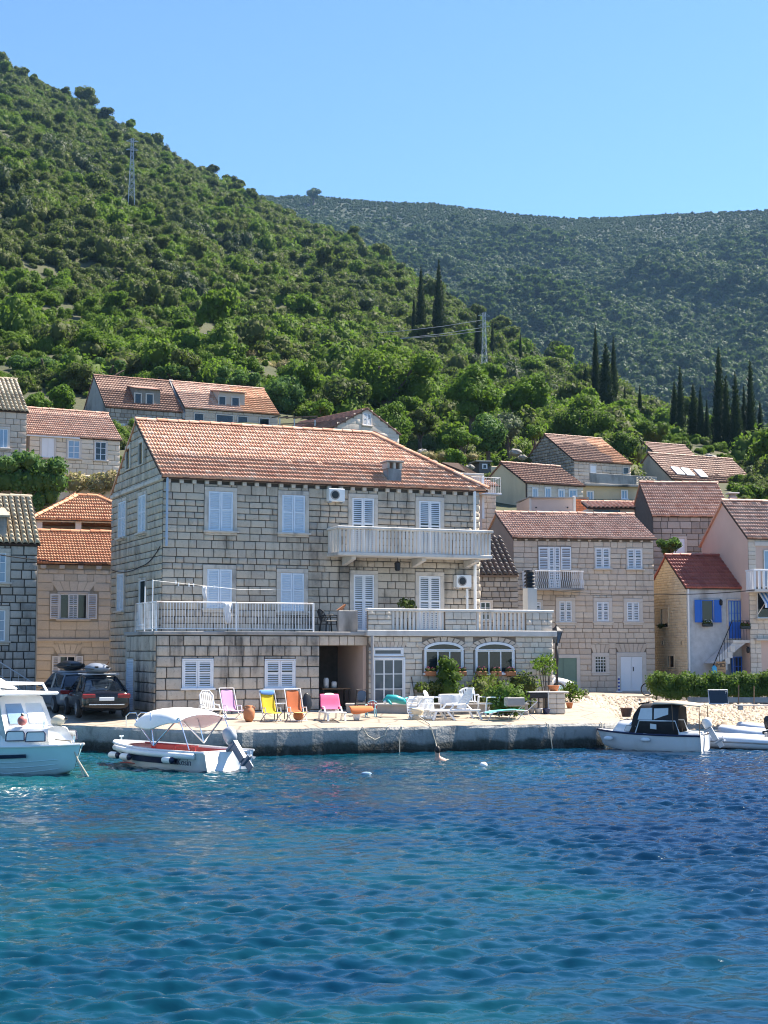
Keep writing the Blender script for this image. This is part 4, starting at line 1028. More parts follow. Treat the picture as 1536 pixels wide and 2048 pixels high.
for i in range(8): objm('bar', bm, stp, Matrix.Translation((lx0 + (lx1-lx0)*(i+1)/8, -.9, lz - .05)))
B.done()
# wall lanterns, sign, hose
def text_mesh(s, size, mat, depth=.012):
    cu = bpy.data.curves.new('lettering', 'FONT'); cu.body = s; cu.size = size; cu.extrude = depth; cu.align_x = 'CENTER'
    tmp = bpy.data.objects.new('lettering', cu); COL.objects.link(tmp); dg = bpy.context.evaluated_depsgraph_get()
    me = bpy.data.meshes.new_from_object(tmp.evaluated_get(dg)); bpy.data.objects.remove(tmp); me.materials.clear(); me.materials.append(mat); return me
sx, sz = B.f(1442, 1345, -1.05); e = empty('wooden_sign', B.M @ Vector((sx, -1.05, sz)), R(11), 'tan wooden board with black letters MD beside the blue cellar door', 'sign')
hh = B.f(1442, 1323, -1.05)[1] - sz; MB().bbox(-.24, .24, 0, .03, 0, hh, .01).build('board', plain('tan_board', (.46,.27,.13), .7), e)
MB().beam((-.2, .03, -.5), (-.2, .03, 0), .05).build('post', M_WOOD, e); MB().beam((.2, .03, -.5), (.2, .03, 0), .05).build('post', M_WOOD, e)
tm = text_mesh('MD', .27, M_BLACKP); objm('lettering', tm, e, Matrix.Translation((0, -.008, hh * .5)) @ Matrix.Rotation(R(90), 4, 'X') @ Matrix.Diagonal((1.15, 1, 1, 1)))
MB().box(-.15, .15, -.004, 0, hh*.25, hh*.28).build('underline', M_WOODD, e)
x, z = B.f(1428, 1351, -1.0); e = MB().lathe([(.05, 0), (.13, .1), (.12, .38), (.04, .47)], 10).build('blue_bottle', plain('sky_blue_plastic', (.08,.42,.62), .3), None, True); e.location = B.M @ Vector((x, -1.05, z)); top(e, 'sky blue plastic container hanging at the stair foot post', 'container')
for (px_, py_, off, lab) in ((1442, 1206, -.15, 'small black lantern on the wall by the blue window shutters'), (1496, 1301, -.95, 'small black lantern under the outside landing')):
    x, z = B.f(px_, py_, off); e = empty('wall_lantern', B.M @ Vector((x, off, z)), R(11), lab, 'lantern')
    MB().lathe([(.03, -.12), (.08, -.08), (.09, .1), (.02, .18)], 6).build('lantern_body', M_IRON, e); MB().tube([(0, 0, .15), (0, .15, .2)], .015).build('arm', M_IRON, e)
# ================================================================ pink house at the right edge
K = House('pink_house', 'pink rendered house with white balcony and striped awning at the right edge', 1500, 73.6, 11, 1.2)
ev = K.f(1500, 1073)[1]; Lk = 7; Wk = 5.6
K.shell(Lk, Wk, ev, 1.9, mat=M_PLAST, z0=-.5)
kf = Wall(K, 0, 0, 0)
MB().box(.0, Lk, -.03, -.002, -.4, ev - .1).build('wall_facing', M_MORTL, K.e)
kf.holes.append((K.f(1511, 1110)[0], 5, K.f(1511, 1178)[1], K.f(1511, 1092)[1]))
kf2 = Wall(K, 0, -.03, 0); kf2.holes = kf.holes + [(K.f(1513, 1240)[0], 5, K.f(1513, 1238)[1], K.f(1513, 1180)[1]), (K.f(1522, 1300)[0], 5, -.3, K.f(1522, 1278)[1])]
kf2.masonry(0, 3.2, -.3, ev - .1, M_WHITEST, .22, (.24, .44), proud=.035, joint=.014)
K.gable_roof(Lk, Wk, ev, 1.9, mat=M_TILEP, oe=.25, tw=.25, tl=.33)
u0, z0 = K.f(1511, 1174); z1 = K.f(1511, 1092)[1]
MB().box(u0, 5, -.04, -.031, z0, z1).build('loggia_wall', M_PLAST, K.e); MB().bbox(u0 - .05, 5, -.12, -.02, z1, z1 + .2, .01).build('lintel', M_TRIML, K.e)
q0 = K.f(1527, 1150)[0]; w_ = window(kf2, (q0, z0, q0 + .8, z0 + 1.75), 'glass', M_SHUTW, sur=.03, sill=0, hole=False, glass=M_CURT)
bz = K.f(1515, 1178, -1)[1]; bt = K.f(1515, 1138, -1)[1]; b0 = K.f(1508, 1160, -1)[0]
bal = MB().bbox(b0, 5, -1.0, -.04, bz - .13, bz, .01).build('balcony', M_WREN, K.e)
MB().bbox(b0, 5, -1.0, -.88, bt - .09, bt, .01).build('rail', M_SHUTW, bal); MB().bbox(b0, b0 + .1, -.88, -.04, bt - .09, bt - .003, .01).build('rail', M_SHUTW, bal)
bm = MB().bbox(-.05, .05, -.04, .04, 0, bt - .09 - bz, .01).mesh('baluster', M_SHUTW)
for i in range(10): objm('baluster', bm, bal, Matrix.Translation((b0 + .06 + i * .23, -.94, bz)))
for i in range(4): objm('baluster', bm, bal, Matrix.Translation((b0 + .05, -.75 + i * .2, bz)))
# striped awning
M_AWB = plain('blue_awning', (.10,.26,.55), .8); au0, az0 = K.f(1513, 1181); au1 = au0 + 2.4
aw = empty('awning', K.M @ Vector((au0, -.05, az0)), R(11), 'blue and white striped awning below the white balcony', 'awning')
azd = K.f(1518, 1207, -.9)[1] - az0
for i in range(24):
    x = i * .1; MB().add([(x, 0, 0), (x+.1, 0, 0), (x+.1, -.85, azd), (x, -.85, azd), (x+.1, -.86, azd-.2), (x, -.86, azd-.2)], [(0,1,2,3), (3,2,4,5)]).build('stripe', M_AWB if i % 2 else M_SHUTW, aw)
MB().tube([(0, -.02, azd - .5), (0, -.84, azd)], .02).build('arm', M_WMET, aw)
wz = K.f(1513, 1236)[1]; window(kf2, (au0 - .02, wz, au0 + 1.5, az0 - .05), 'glass', M_SHUTW, sur=.05, sill=.15, hole=False)
MB().bbox(K.f(1508, 1277)[0], 5, -.3, -.03, K.f(1515, 1277)[1] - .1, K.f(1515, 1277)[1], .01).build('string_course', M_WREN, K.e)
MB().box(K.f(1522, 1320)[0], 5, -.045, -.031, -.3, K.f(1522, 1279)[1]).build('plaster_panel', M_PLAST, K.e)
K.done(200, 300)

# ================================================================ stone house with chimney behind
T = House('stone_house_with_chimney', 'stone house with pale tiled roof and chimney behind the blue-shuttered house', 1309, 84, 4, 6.0)
ev = T.f(1318, 1030)[1]; Lt = T.f(1464, 1050)[0]
T.shell(Lt, 5.5, ev, 2.0, mat=M_MORT, z0=-4); tf_ = Wall(T, 0, 0, 0)
window(tf_, tf_.rect(1346, 1077, 1369, 1130), 'solid', M_SHUT, sur=.12, sill=0, leaves=1, name='pale_door')
tf_.masonry(.02, Lt, -1, ev - .1, M_RUIN, .33, (.35, .7), joint=.03)
T.gable_roof(Lt, 5.5, ev, 2.0, mat=M_TILEP, oe=.2, tw=.25, tl=.34, ov=.05)
x, z = T.f(1466, 1015, 1.6); ch = MB().bbox(x - .2, x + .2, 1.4, 1.9, z - 1.2, z + .6, .02).build('chimney', M_PINKG, T.e); MB().bbox(x - .3, x + .3, 1.3, 2.0, z + .75, z + .83, .02).build('cap', M_SLAB, ch)
MB().bbox(x - .15, x + .15, 1.5, 1.8, z + .6, z + .75, .01).build('cap_pier', M_CONC, ch)
T.done(150, 300)
# white low building with tiled lean-to roof
V_ = House('low_white_building', 'low white building with a narrow tiled roof behind the pale stone house', 1180, 88, 5, 8.0)
ev = V_.f(1200, 1017)[1]; Lv = V_.f(1307, 1017)[0]
V_.shell(Lv, 4.5, ev, mat=M_WREN, z0=-5); vf = Wall(V_, 0, 0, 0); window(vf, vf.rect(1186,1019,1240,1027), 'dark', sur=.02, sill=0, smat=M_WREN, name='dark_gap')  # dark pane put in place of the dark gap under the eave
V_.slope((0, -.25, ev + .02), (1, 0, 0), (0, 1, .28), 1.7, lambda q: -.1, lambda q: Lv + .05, .26, .36, 'barrel', M_TILEP); V_.ridge((-.1, 1.45, ev + .5), (Lv + .05, 1.45, ev + .5), M_TILEP); V_.done(0, 150)
# garage box with corrugated edge and brick infill
A = House('flat_garage', 'pale flat-roofed garage with corrugated edge and orange brick infill', 1061, 92, 6, 9.0)
zt = A.f(1070, 996)[1]; La = A.f(1148, 1010)[0]; Lb2 = A.f(1179, 1010)[0]
A.shell(La, 4, zt, mat=M_PINKG, z0=-4)
brw = MB().box(La, Lb2, .15, 4, -4, zt + .1).build('brick_wall', M_MORTL, A.e); M_BRK = stonemat('brick', [(.42,.13,.06),(.48,.17,.08),(.36,.11,.05)], .15)
bw = Wall(A, 0, .15, 0); keep_ = A.wall; A.wall = brw; bw.masonry(La + .05, Lb2 - .1, zt - 1.9, zt, M_BRK, .16, (.26, .32), proud=.03, joint=.015); A.wall_ = brw
m = MB(); n = 40
for i in range(n): m.tube([(La * i / n, -.15, zt + .03), (La * i / n, 4, zt + .13)], .045, 6)
m.build('corrugated_sheet', M_CONC, A.e); MB().bbox(La - .05, La + .1, -.05, .2, -3, zt + .15, .02).build('pillar', M_WREN, A.e); MB().bbox(.0, .12, -.05, .0, -3, zt, .01).build('pillar', M_WREN, A.e)
for px_ in (1072, 1135):
    x, z = A.f(px_, 1015); MB().lathe([(.05, 0), (.05, .04)], 10).build('vent', M_BLACKP, A.e, M=Matrix.Translation((x, 0, z)) @ Matrix.Rotation(R(90), 4, 'X'))
scatter('brick', A.stones, brw, 60)
# yellow gabled house
Y_ = House('yellow_gabled_house', 'yellow rendered gable house with red-brown roof above the garage', 1053, 104, 30, 11.5)
ev = Y_.f(1053, 964)[1]; Wy = 5.6; Ly = Y_.f(1166, 980)[0]; RY = 1.55
Y_.shell(Ly, Wy, ev, RY, mat=M_YEL, z0=-4); yf = Wall(Y_, 0, 0, 0)
for r in ((1065,977,1074,1012), (1090,976,1100,995), (1117,980,1127,995), (1138,980,1152,996)): window(yf, yf.rect(*r), 'glass', M_SHUTW, sur=.06, smat=M_SHUTW, glass=M_CURT, sill=.05)
yf.masonry(.1, Ly, 0, ev - .1, M_WHITEST, .3, (.4, .7), proud=.02, joint=.012)
Y_.gable_roof(Ly, Wy, ev, RY, mat=M_TILED, oe=.2, tw=.25, tl=.33); MB().tube([(.06, -.08, 0), (.06, -.08, ev)], .05).build('downpipe', M_WOODD, Y_.e); Y_.done(40, 200)
# pink house with parapet, roof wing and stone wall, balcony with laundry
P_ = House('pink_parapet_house', 'pink house with parapet and roof wing showing beside the main roof', 870, 90, 20, 9.0)
zp = P_.f(960, 950)[1]; Lp = P_.f(964, 960)[0]; L2 = P_.f(1006, 975)[0]
P_.shell(Lp, 5, zp - .05, mat=M_PINKG, z0=-4); pf_ = Wall(P_, 0, 0, 0)
MB().bbox(-.1, Lp + .1, -.1, 5, zp - .05, zp + .08, .02).build('coping', M_SLAB, P_.e); MB().bbox(Lp - .02, Lp + .12, -.06, .2, zp - 2.6, zp - .05, .02).build('pillar', M_SHUTW, P_.e)
for r in ((902,951,910,962), (914,953,922,965), (933,956,942,968)): window(pf_, pf_.rect(*r), 'dark', sur=.02, sill=0, smat=M_PINKG)
ez = P_.f(1000, 972, .6)[1]
MB().box(Lp, L2 - .2, .6, 6, -4, ez).build('wing_wall', M_MORTL, P_.e); w2 = Wall(P_, 0, .6, 0); w2.masonry(Lp - .4, L2 - .2, -1, ez - .05, M_PALE, .3, (.35, .6), joint=.02)
P_.slope((0, .4, ez), (1, 0, 0), (0, 1, .55), 3.4, lambda q: Lp - .1, lambda q: L2 - q * .75, .25, .33, 'flat', M_TILEP)
bz = P_.f(970, 985, -.8)[1]; m = MB(); m.bbox(Lp - 1, Lp + .9, -.8, .0, bz - .1, bz, .01); bl = m.build('balcony', M_SHUTW, P_.e)
m = MB(); m.tube([(Lp + .85, 0, bz + .9), (Lp + .85, -.75, bz + .9), (Lp - 1, -.75, bz + .9)], .02)
for i in range(12): m.tube([(Lp + .85 - i * .15, -.75, bz), (Lp + .85 - i * .15, -.75, bz + .9)], .01, 4)
m.build('railing', M_WMET, bl); P_.done(120, 100)
# stone house upper right with white door
U = House('upper_stone_house', 'rough stone house high on the slope with half bright orange roof', 1152, 124, 28, 16.2)
ev = U.f(1153, 920)[1]; Lu = U.f(1261, 935)[0]; Wu = 8.2; RU = 2.5
U.shell(Lu, Wu, ev, RU, mat=M_MORTL, z0=-6); uf = Wall(U, 0, 0, 0); us_ = Wall(U, 0, Wu, -90)
window(uf, uf.rect(1180,931,1191,955), 'solid', M_SHUTW, sur=.1, smat=M_TRIML, sill=0, leaves=1, name='white_door'); window(uf, uf.rect(1246,936,1256,948), 'dark', sur=.1, smat=M_TRIML)
gi = lambda z: (0, Wu) if z < ev else ((z-ev)/RU*Wu/2, Wu-(z-ev)/RU*Wu/2)
uf.masonry(0, Lu, -3, ev - .1, M_PALE, .3, (.35, .6), joint=.02); us_.masonry(0, Wu, -4, ev + RU - .1, M_RUIN, .24, (.25, .5), interval=gi, joint=.04)
U.gable_roof(Lu, Wu, ev, RU, mat=M_TILED, oe=.2, tw=.28, tl=.36)
x0 = U.f(1195, 905, Wu/4)[0]
for k, it in enumerate(U.tiles):
    if it[0][0, 3] > x0 + random.uniform(-.3, .3): U.tiles[k] = (it[0], it[1], it[2], M_TILEN, it[4])
zc = U.f(1225, 968, -2.5)[1]
m = MB(); m.bbox(U.f(1170, 968, -2.5)[0], Lu + 1, -2.5, -.05, zc - 3, zc, .02); tr = m.build('terrace', M_CONC, U.e)
m = MB(); m.bbox(U.f(1180, 960, -2.4)[0], Lu + .8, -2.45, -2.35, zc, zc + .8, .02); m.build('parapet', M_CONC, tr); U.done(150, 200)
# ochre flat-roofed house
O_ = House('ochre_flat_house', 'ochre flat-roofed house with overhanging slab below the rough stone house', 1165, 111, 12, 11.0)
zt = O_.f(1200, 969)[1]; Lo = O_.f(1276, 990)[0]
O_.shell(Lo, 4, zt - .15, mat=M_YEL, z0=-4); of_ = Wall(O_, 0, 0, 0); MB().bbox(-.3, Lo + .4, -.4, 4.2, zt - .15, zt, .02).build('roof_slab', M_CONC, O_.e)
for r in ((1174,983,1186,1000), (1243,981,1254,998)): window(of_, of_.rect(*r), 'glass', M_SHUTW, sur=.05, smat=M_SHUTW, glass=M_CURT)
O_.shell(2.6, 3.5, zt - .4, mat=M_CONC, x0=Lo, y0=.3, z0=-4); O_.slope((0, .1, zt - .45), (1, 0, 0), (0, 1, .5), 2.8, lambda q: Lo - .1 + q * .35, lambda q: Lo + 3.0 - q * .3, .3, .36, 'barrel', M_TILEO); O_.done(0, 60)
# house with skylights and the one behind
def brown_house(name, lab, px, D, yaw, py_e, px_r, W_, rise, zb):
    h = House(name, lab, px, D, yaw, zb); e_ = h.f(px, py_e)[1]; l_ = h.f(px_r, py_e + 12)[0]
    h.shell(l_, W_, e_, rise, mat=M_PALE if 'behind' not in lab else M_RUIN, z0=-6); h.gable_roof(l_, W_, e_, rise, mat=M_TILED, oe=.2, tw=.3, tl=.36); return h, e_, l_
Bk, e_, l_ = brown_house('brown_roof_house', 'brown-tiled house directly behind the roof with skylights', 1345, 143, 28, 933, 1420, 7.5, 2.6, 17); Bk.done(0, 60)
Sk, e_, l_ = brown_house('skylight_house', 'low house with dark brown roof and three white skylights', 1350, 131, 28, 958, 1512, 6.4, 2.5, 15)
kf_ = Wall(Sk, 0, 0, 0)
for r in ((1376,964,1390,974), (1412,967,1425,975), (1474,980,1483,1000), (1487,981,1496,1000)): window(kf_, kf_.rect(*r), 'dark', sur=.08, smat=M_WREN, sill=.05)
kf_.masonry(0, l_, -4, e_ - .1, M_PALE, .32, (.4, .7), joint=.02)
for (x_, y_) in ((1355, 943), (1375, 945), (1401, 948)):
    sl = math.hypot(3.2, 2.5); nr = Vector((0, -2.5, 3.2)) / sl; p = Sk.hit(x_, y_, (0, 0, e_ + .1), nr)
    MB().bbox(-.42, .42, -.6, .6, 0, .1, .02).build('skylight', M_SHUTW, Sk.e, M=Matrix(m4(*(p + nr * .02), (1, 0, 0), (0, 3.2/sl, 2.5/sl), nr).tolist()))
Sk.done(60, 100)
# ================================================================ upper left row
W_ = House('row_house', 'stone row house with three different windows above the loggia', 47, 95, 27, 12.2)
ev = W_.f(52, 867)[1]; Lw = W_.f(240, 890)[0]; 
W_.shell(Lw, 6, ev, 2.0, mat=M_MORTL, z0=-4); wf = Wall(W_, 0, 0, 0)
window(wf, wf.rect(83,876,108,915), 'solid', M_SHUTW, sur=.12, smat=M_TRIML); window(wf, wf.rect(136,881,159,917), 'bars', M_SHUTW, sur=.12, smat=M_TRIML, glass=M_CURT); window(wf, wf.rect(190,884,212,921), 'bars', M_SHUT, sur=.1, smat=M_TRIML)
window(wf, wf.rect(114,962,129,1002), 'dark', sur=.08, smat=M_TRIM, sill=0, name='dark_doorway')
wf.masonry(.1, Lw, -1, ev - .1, M_CREAM, .32, (.36, .7), joint=.025); W_.gable_roof(Lw, 6, ev, 2.0, mat=M_TILEP, oe=.2, tw=.24, tl=.31); 
MB().bbox(-.1, Lw * .55, -.18, .0, ev - .16, ev - .06, .02).build('gutter', M_SHUTW, W_.e); W_.done(200, 250)
W2 = House('edge_row_house', 'stone house with pale blue window at the upper left edge', 44, 91, 27, 13.5)
ev = W2.f(44, 822)[1]; W2.shell(6, 6, ev, 2.3, mat=M_MORTL, x0=-6, z0=-4); w2f = Wall(W2, 0, 0, 0)
window(w2f, w2f.rect(-2,858,15,896), 'glass', M_SHUT, sur=.14, smat=M_TRIML, glass=M_CURT); w2f.masonry(-3, 0, -1, ev - .1, M_PALE, .33, (.4, .75), joint=.025)
W2.gable_roof(6, 6, ev, 2.3, x0=-6, mat=M_TILEO, kind='barrel', oe=.2, tw=.26, tl=.36); W2.done(100, 150)
def dormer(h, u0, u1, z0, z1, W_, rise, ev, mat, rmat, ov=.12, drop=.35):
    y0 = (z0 - ev) / rise * W_ / 2 + .35; yb = (z1 + drop - ev) / rise * W_ / 2
    d = MB().prism([(u0, y0, z0 - .3), (u0, y0, z1), (u0, min(yb, W_/2), z1 + drop - .05), (u0, min(yb, W_/2), z0)], (u1 - u0, 0, 0)).build('dormer', mat, h.e)
    MB().prism([(u0 - ov, y0 - .2, z1 - .02), (u0 - ov, y0 - .2, z1 + .06), (u0 - ov, W_/2, z1 + drop + .06), (u0 - ov, W_/2, z1 + drop - .02)], (u1 - u0 + 2*ov, 0, 0)).build('dormer_roof', rmat, d)
    return d, y0
Ra = House('ruined_house', 'derelict rough stone house with dormer and two empty windows', 204, 128, 27, 20)
ev = Ra.f(206, 812)[1]; La_ = Ra.f(364, 825)[0]; Wr = 7; RR = 3.1
Ra.shell(La_, Wr, ev, RR, mat=M_MORTL, z0=-5); rf = Wall(Ra, 0, 0, 0)
window(rf, rf.rect(231,848,250,884), 'solid', M_SHUT, sur=.1, leaves=2, sill=0, name='blue_door'); rf.masonry(0, La_, -3, ev - .1, M_RUIN, .3, (.3, .65), joint=.05)
MB().prism([(-.03, 0, -3), (-.03, Wr, -3), (-.03, Wr, ev), (-.03, Wr/2, ev + RR - .1), (-.03, 0, ev)], (.02, 0, 0)).build('gable_render', M_CONC, Ra.e)
MB().prism([(La_ + .0, -.15, ev - .1), (La_, Wr/2, ev + RR + .25), (La_, Wr/2, ev + RR - .3), (La_, -.15, ev - .6)], (.35, 0, 0)).build('verge_wall', M_CONC, Ra.e)
Ra.gable_roof(La_, Wr, ev, RR, mat=M_TILED, oe=.2, tw=.28, tl=.36)
yd = 1.2; u0, z0 = Ra.f(266, 816, yd); u1, z1 = Ra.f(316, 783, yd); d, y0 = dormer(Ra, u0, u1, z0, z1, Wr, RR, ev, M_RUIN, M_TILED, drop=.7)
dw = Wall(Ra, 0, y0, 0)
for r in ((270,788,281,811), (293,789,305,812)): window(dw, dw.rect(*r), 'dark', sur=.1, smat=M_TRIML, sill=.03)
Ra.done(200, 200)
Rb = House('pink_ruined_house', 'pinkish terraced house with red dormer beside the derelict stone house', 365, 131, 27, 20)
ev = Rb.f(366, 814)[1]; Lb_ = Rb.f(556, 830)[0]; Rb.shell(Lb_, Wr, ev, 2.7, mat=M_MORTL, z0=-5); rf = Wall(Rb, 0, 0, 0)
for r in ((389,828,406,843), (433,831,465,846), (476,834,494,848), (519,838,537,850)): window(rf, rf.rect(*r), 'dark', sur=.1, smat=M_TRIML, sill=.04)
rf.masonry(0, Lb_, -3, ev - .1, M_PALE, .42, (.5, .95), joint=.02, proud=.03); Rb.gable_roof(Lb_, Wr, ev, 2.7, mat=M_TILEP, oe=.2, tw=.28, tl=.36)
x0 = Rb.f(470, 800, 1.7)[0]
for k, it in enumerate(Rb.tiles):
    if it[0][0, 3] > x0: Rb.tiles[k] = (it[0], it[1], it[2], M_TILEN, it[4])
u0, z0 = Rb.f(434, 818, yd); u1, z1 = Rb.f(485, 789, yd); d, y0 = dormer(Rb, u0, u1, z0, z1, Wr, 2.7, ev, M_PALE, M_TILED, drop=.5)
dw = Wall(Rb, 0, y0, 0)
for r in ((438,794,450,813), (464,796,477,815)): window(dw, dw.rect(*r), 'dark', sur=.1, smat=M_TRIML, sill=.03)
Rb.done(150, 250)
# white gable house behind the main roof
N_ = House('white_gable_house', 'white block gable end with small shuttered window behind the main roof', 667, 118, 38, 15)
ev = N_.f(667, 853)[1]; Ln = N_.f(798, 872)[0]; RN = N_.f(733, 817)[1] - ev
N_.shell(Ln, 9, ev, RN, 'y', M_MORTL, z0=-4); nf = Wall(N_, 0, 0, 0); window(nf, nf.rect(726,827,741,851), 'shut', M_SHUTW, sur=.12, smat=M_TRIML)
gi = lambda z: (0, Ln) if z < ev else ((z-ev)/RN*Ln/2, Ln-(z-ev)/RN*Ln/2)
nf.masonry(0, Ln, -2, ev + RN - .1, M_WHITEST, .4, (.6, 1.1), interval=gi, proud=.03, joint=.012)
sl = math.hypot(Ln/2, RN); N_.slope((-.2*Ln/2/sl, 0, ev - .2*RN/sl + .04), (0, -1, 0), (Ln/2, 0, RN), sl + .2, lambda q: -9, lambda q: .12, .24, .33, 'flat', M_TILED)
N_.slope((Ln + .2*Ln/2/sl, 0, ev - .2*RN/sl + .04), (0, 1, 0), (-Ln/2, 0, RN), sl + .2, lambda q: -.12, lambda q: 9, .24, .33, 'flat', M_TILED, tiles=False, under=M_TILED)
N_.done(100, 250)
# loggia with hipped roof
Lg = House('tiled_loggia', 'open loggia with hipped bright orange roof behind the cream house', 72, 77, 17, 5.0)
ez = Lg.f(76, 1033, -.2)[1]; Ll = 5.2; Wl = 4.2; rz = Lg.f(137, 993, Wl/2)[1] - ez
Lg.shell(Ll, .2, ez - .1, mat=M_CREAM, y0=Wl, z0=-4)
lg = MB(); lg.box(0, Ll, 0, Wl, -4, Lg.f(110, 1066)[1]); lg.build('base_wall', M_CREAM, Lg.e)
pm = MB().bbox(-.14, .14, -.02, .26, 0, ez, .02).mesh('post', M_TRIML)
for px_ in (79, 157): objm('post', pm, Lg.e, Matrix.Translation((Lg.f(px_, 1050)[0], 0, 0)))
objm('post', pm, Lg.e, Matrix.Translation((.14, Wl - .3, 0))); objm('post', pm, Lg.e, Matrix.Translation((Ll - .14, 0, 0)))
MB().bbox(-.02, Ll, -.05, .25, ez - .22, ez - .02, .02).build('beam', M_WREN, Lg.e); MB().bbox(-.02, .25, .255, Wl, ez - .22, ez - .02, .02).build('beam', M_WREN, Lg.e)
Lg.gable_roof(Ll, Wl, ez, rz, mat=M_TILEN, hip_l=2.1, hip_r=2.1, oe=.35, tw=.25, tl=.33); Lg.done(0, 300)
# pergola, hut, shed bits
x = at(596, 845, 121); e = empty('wooden_pergola', (x.x, x.y, 17.5), R(20), 'weathered wooden pergola between the pink and white gable houses', 'pergola'); zt = at(596, 838, 121).z - 17.5
for a in (-1.5, -.3, 1.4): MB().beam((a, 0, 0), (a, 0, zt), .1).build('post', M_WREN, e)
for k in range(2): MB().beam((-1.6, 0, zt - .5*k), (1.6, 0, zt - .5*k + .3), .09).build('beam', M_WOOD, e)
for k in range(6): MB().beam((-1.5 + k*.6, -.2, zt + .15), (-1.5 + k*.6, 2.2, zt + .35), .08).build('rafter', M_WOODD, e)
p = at(956, 955, 122); h_ = House('dark_hut', 'small dark concrete hut with square white-framed window on the slope', 960, 122, 15, p.z - .8)
hz = h_.f(970, 924)[1]; hl = h_.f(981, 930)[0]; h_.shell(hl, 1.6, hz, mat=plain('dark_cement', (.12,.115,.115), .9), z0=-2); hw = Wall(h_, 0, 0, 0); window(hw, hw.rect(966,930,972,937), 'dark', sur=.09, smat=M_SHUTW, sill=0); MB().bbox(-.3, hl + .1, -.15, 1.7, hz, hz + .1, .01).build('roof_slab', M_CONC, h_.e)
MB().bbox(hl + .02, hl + 1.2, -.02, .3, -2, hz - .3, .04).build('retaining_wall', M_YST, h_.e)
# ================================================================ trees and bushes one can tell apart
def round_tree(px, pt, pb, wpx, D, label, mat, seed, n=1600, size=.17, cat='tree', name='tree', group=None, lumps_n=14, trunk=True, sq=.8):
    """crown between photo rows pt..pb, wpx wide, at depth D"""
    k = D / F; top_ = at(px, pt, D); bot = at(px, pb, D); Hh = top_.z - bot.z; rw = wpx * k / 2
    r = np.random.default_rng(seed); lum = []
    ch = Hh / 2; zc = Hh - ch
    for i in range(lumps_n):
        d = r.normal(size=3); d /= np.linalg.norm(d); q = r.uniform(.35, .72)
        lr = min(rw, ch) * r.uniform(.34, .52); lum.append((d[0]*rw*q, d[1]*rw*q, zc + d[2]*ch*q, lr, sq + r.uniform(-.1, .1)))
    lum.append((0, 0, zc, min(rw, ch) * .75, ch / max(rw, ch) if ch < rw else 1.1))
    gz = max(float(terrain(top_.x, top_.y)), bot.z - Hh * .25 - 3); base = Vector((top_.x, top_.y, min(gz, bot.z)))
    e = empty(name, base, r.uniform(0, 6), label, cat, group)
    o = objm('crown', crown_mesh('crown', lum, int(n * 2.4), size * .62, mat, seed, jit=.55), e, Matrix.Translation((0, 0, bot.z - base.z)))
    if trunk:
        h = bot.z - base.z; m = MB(); m.tube([(0, 0, -.4), (.06*rw, 0, (h + zc)*.5), (0, .05*rw, h + zc)], [rw*.12, rw*.09, rw*.04], 7)
        for i in range(4): a = i*1.6 + seed; m.tube([(0, 0, h*.6 + zc*.35), (rw*.45*math.cos(a), rw*.45*math.sin(a), h + zc*1.1)], [rw*.05, rw*.02], 5)
        m.build('trunk', M_BARK, e)
    return e
BT = 'broad trees and bushes above the village'
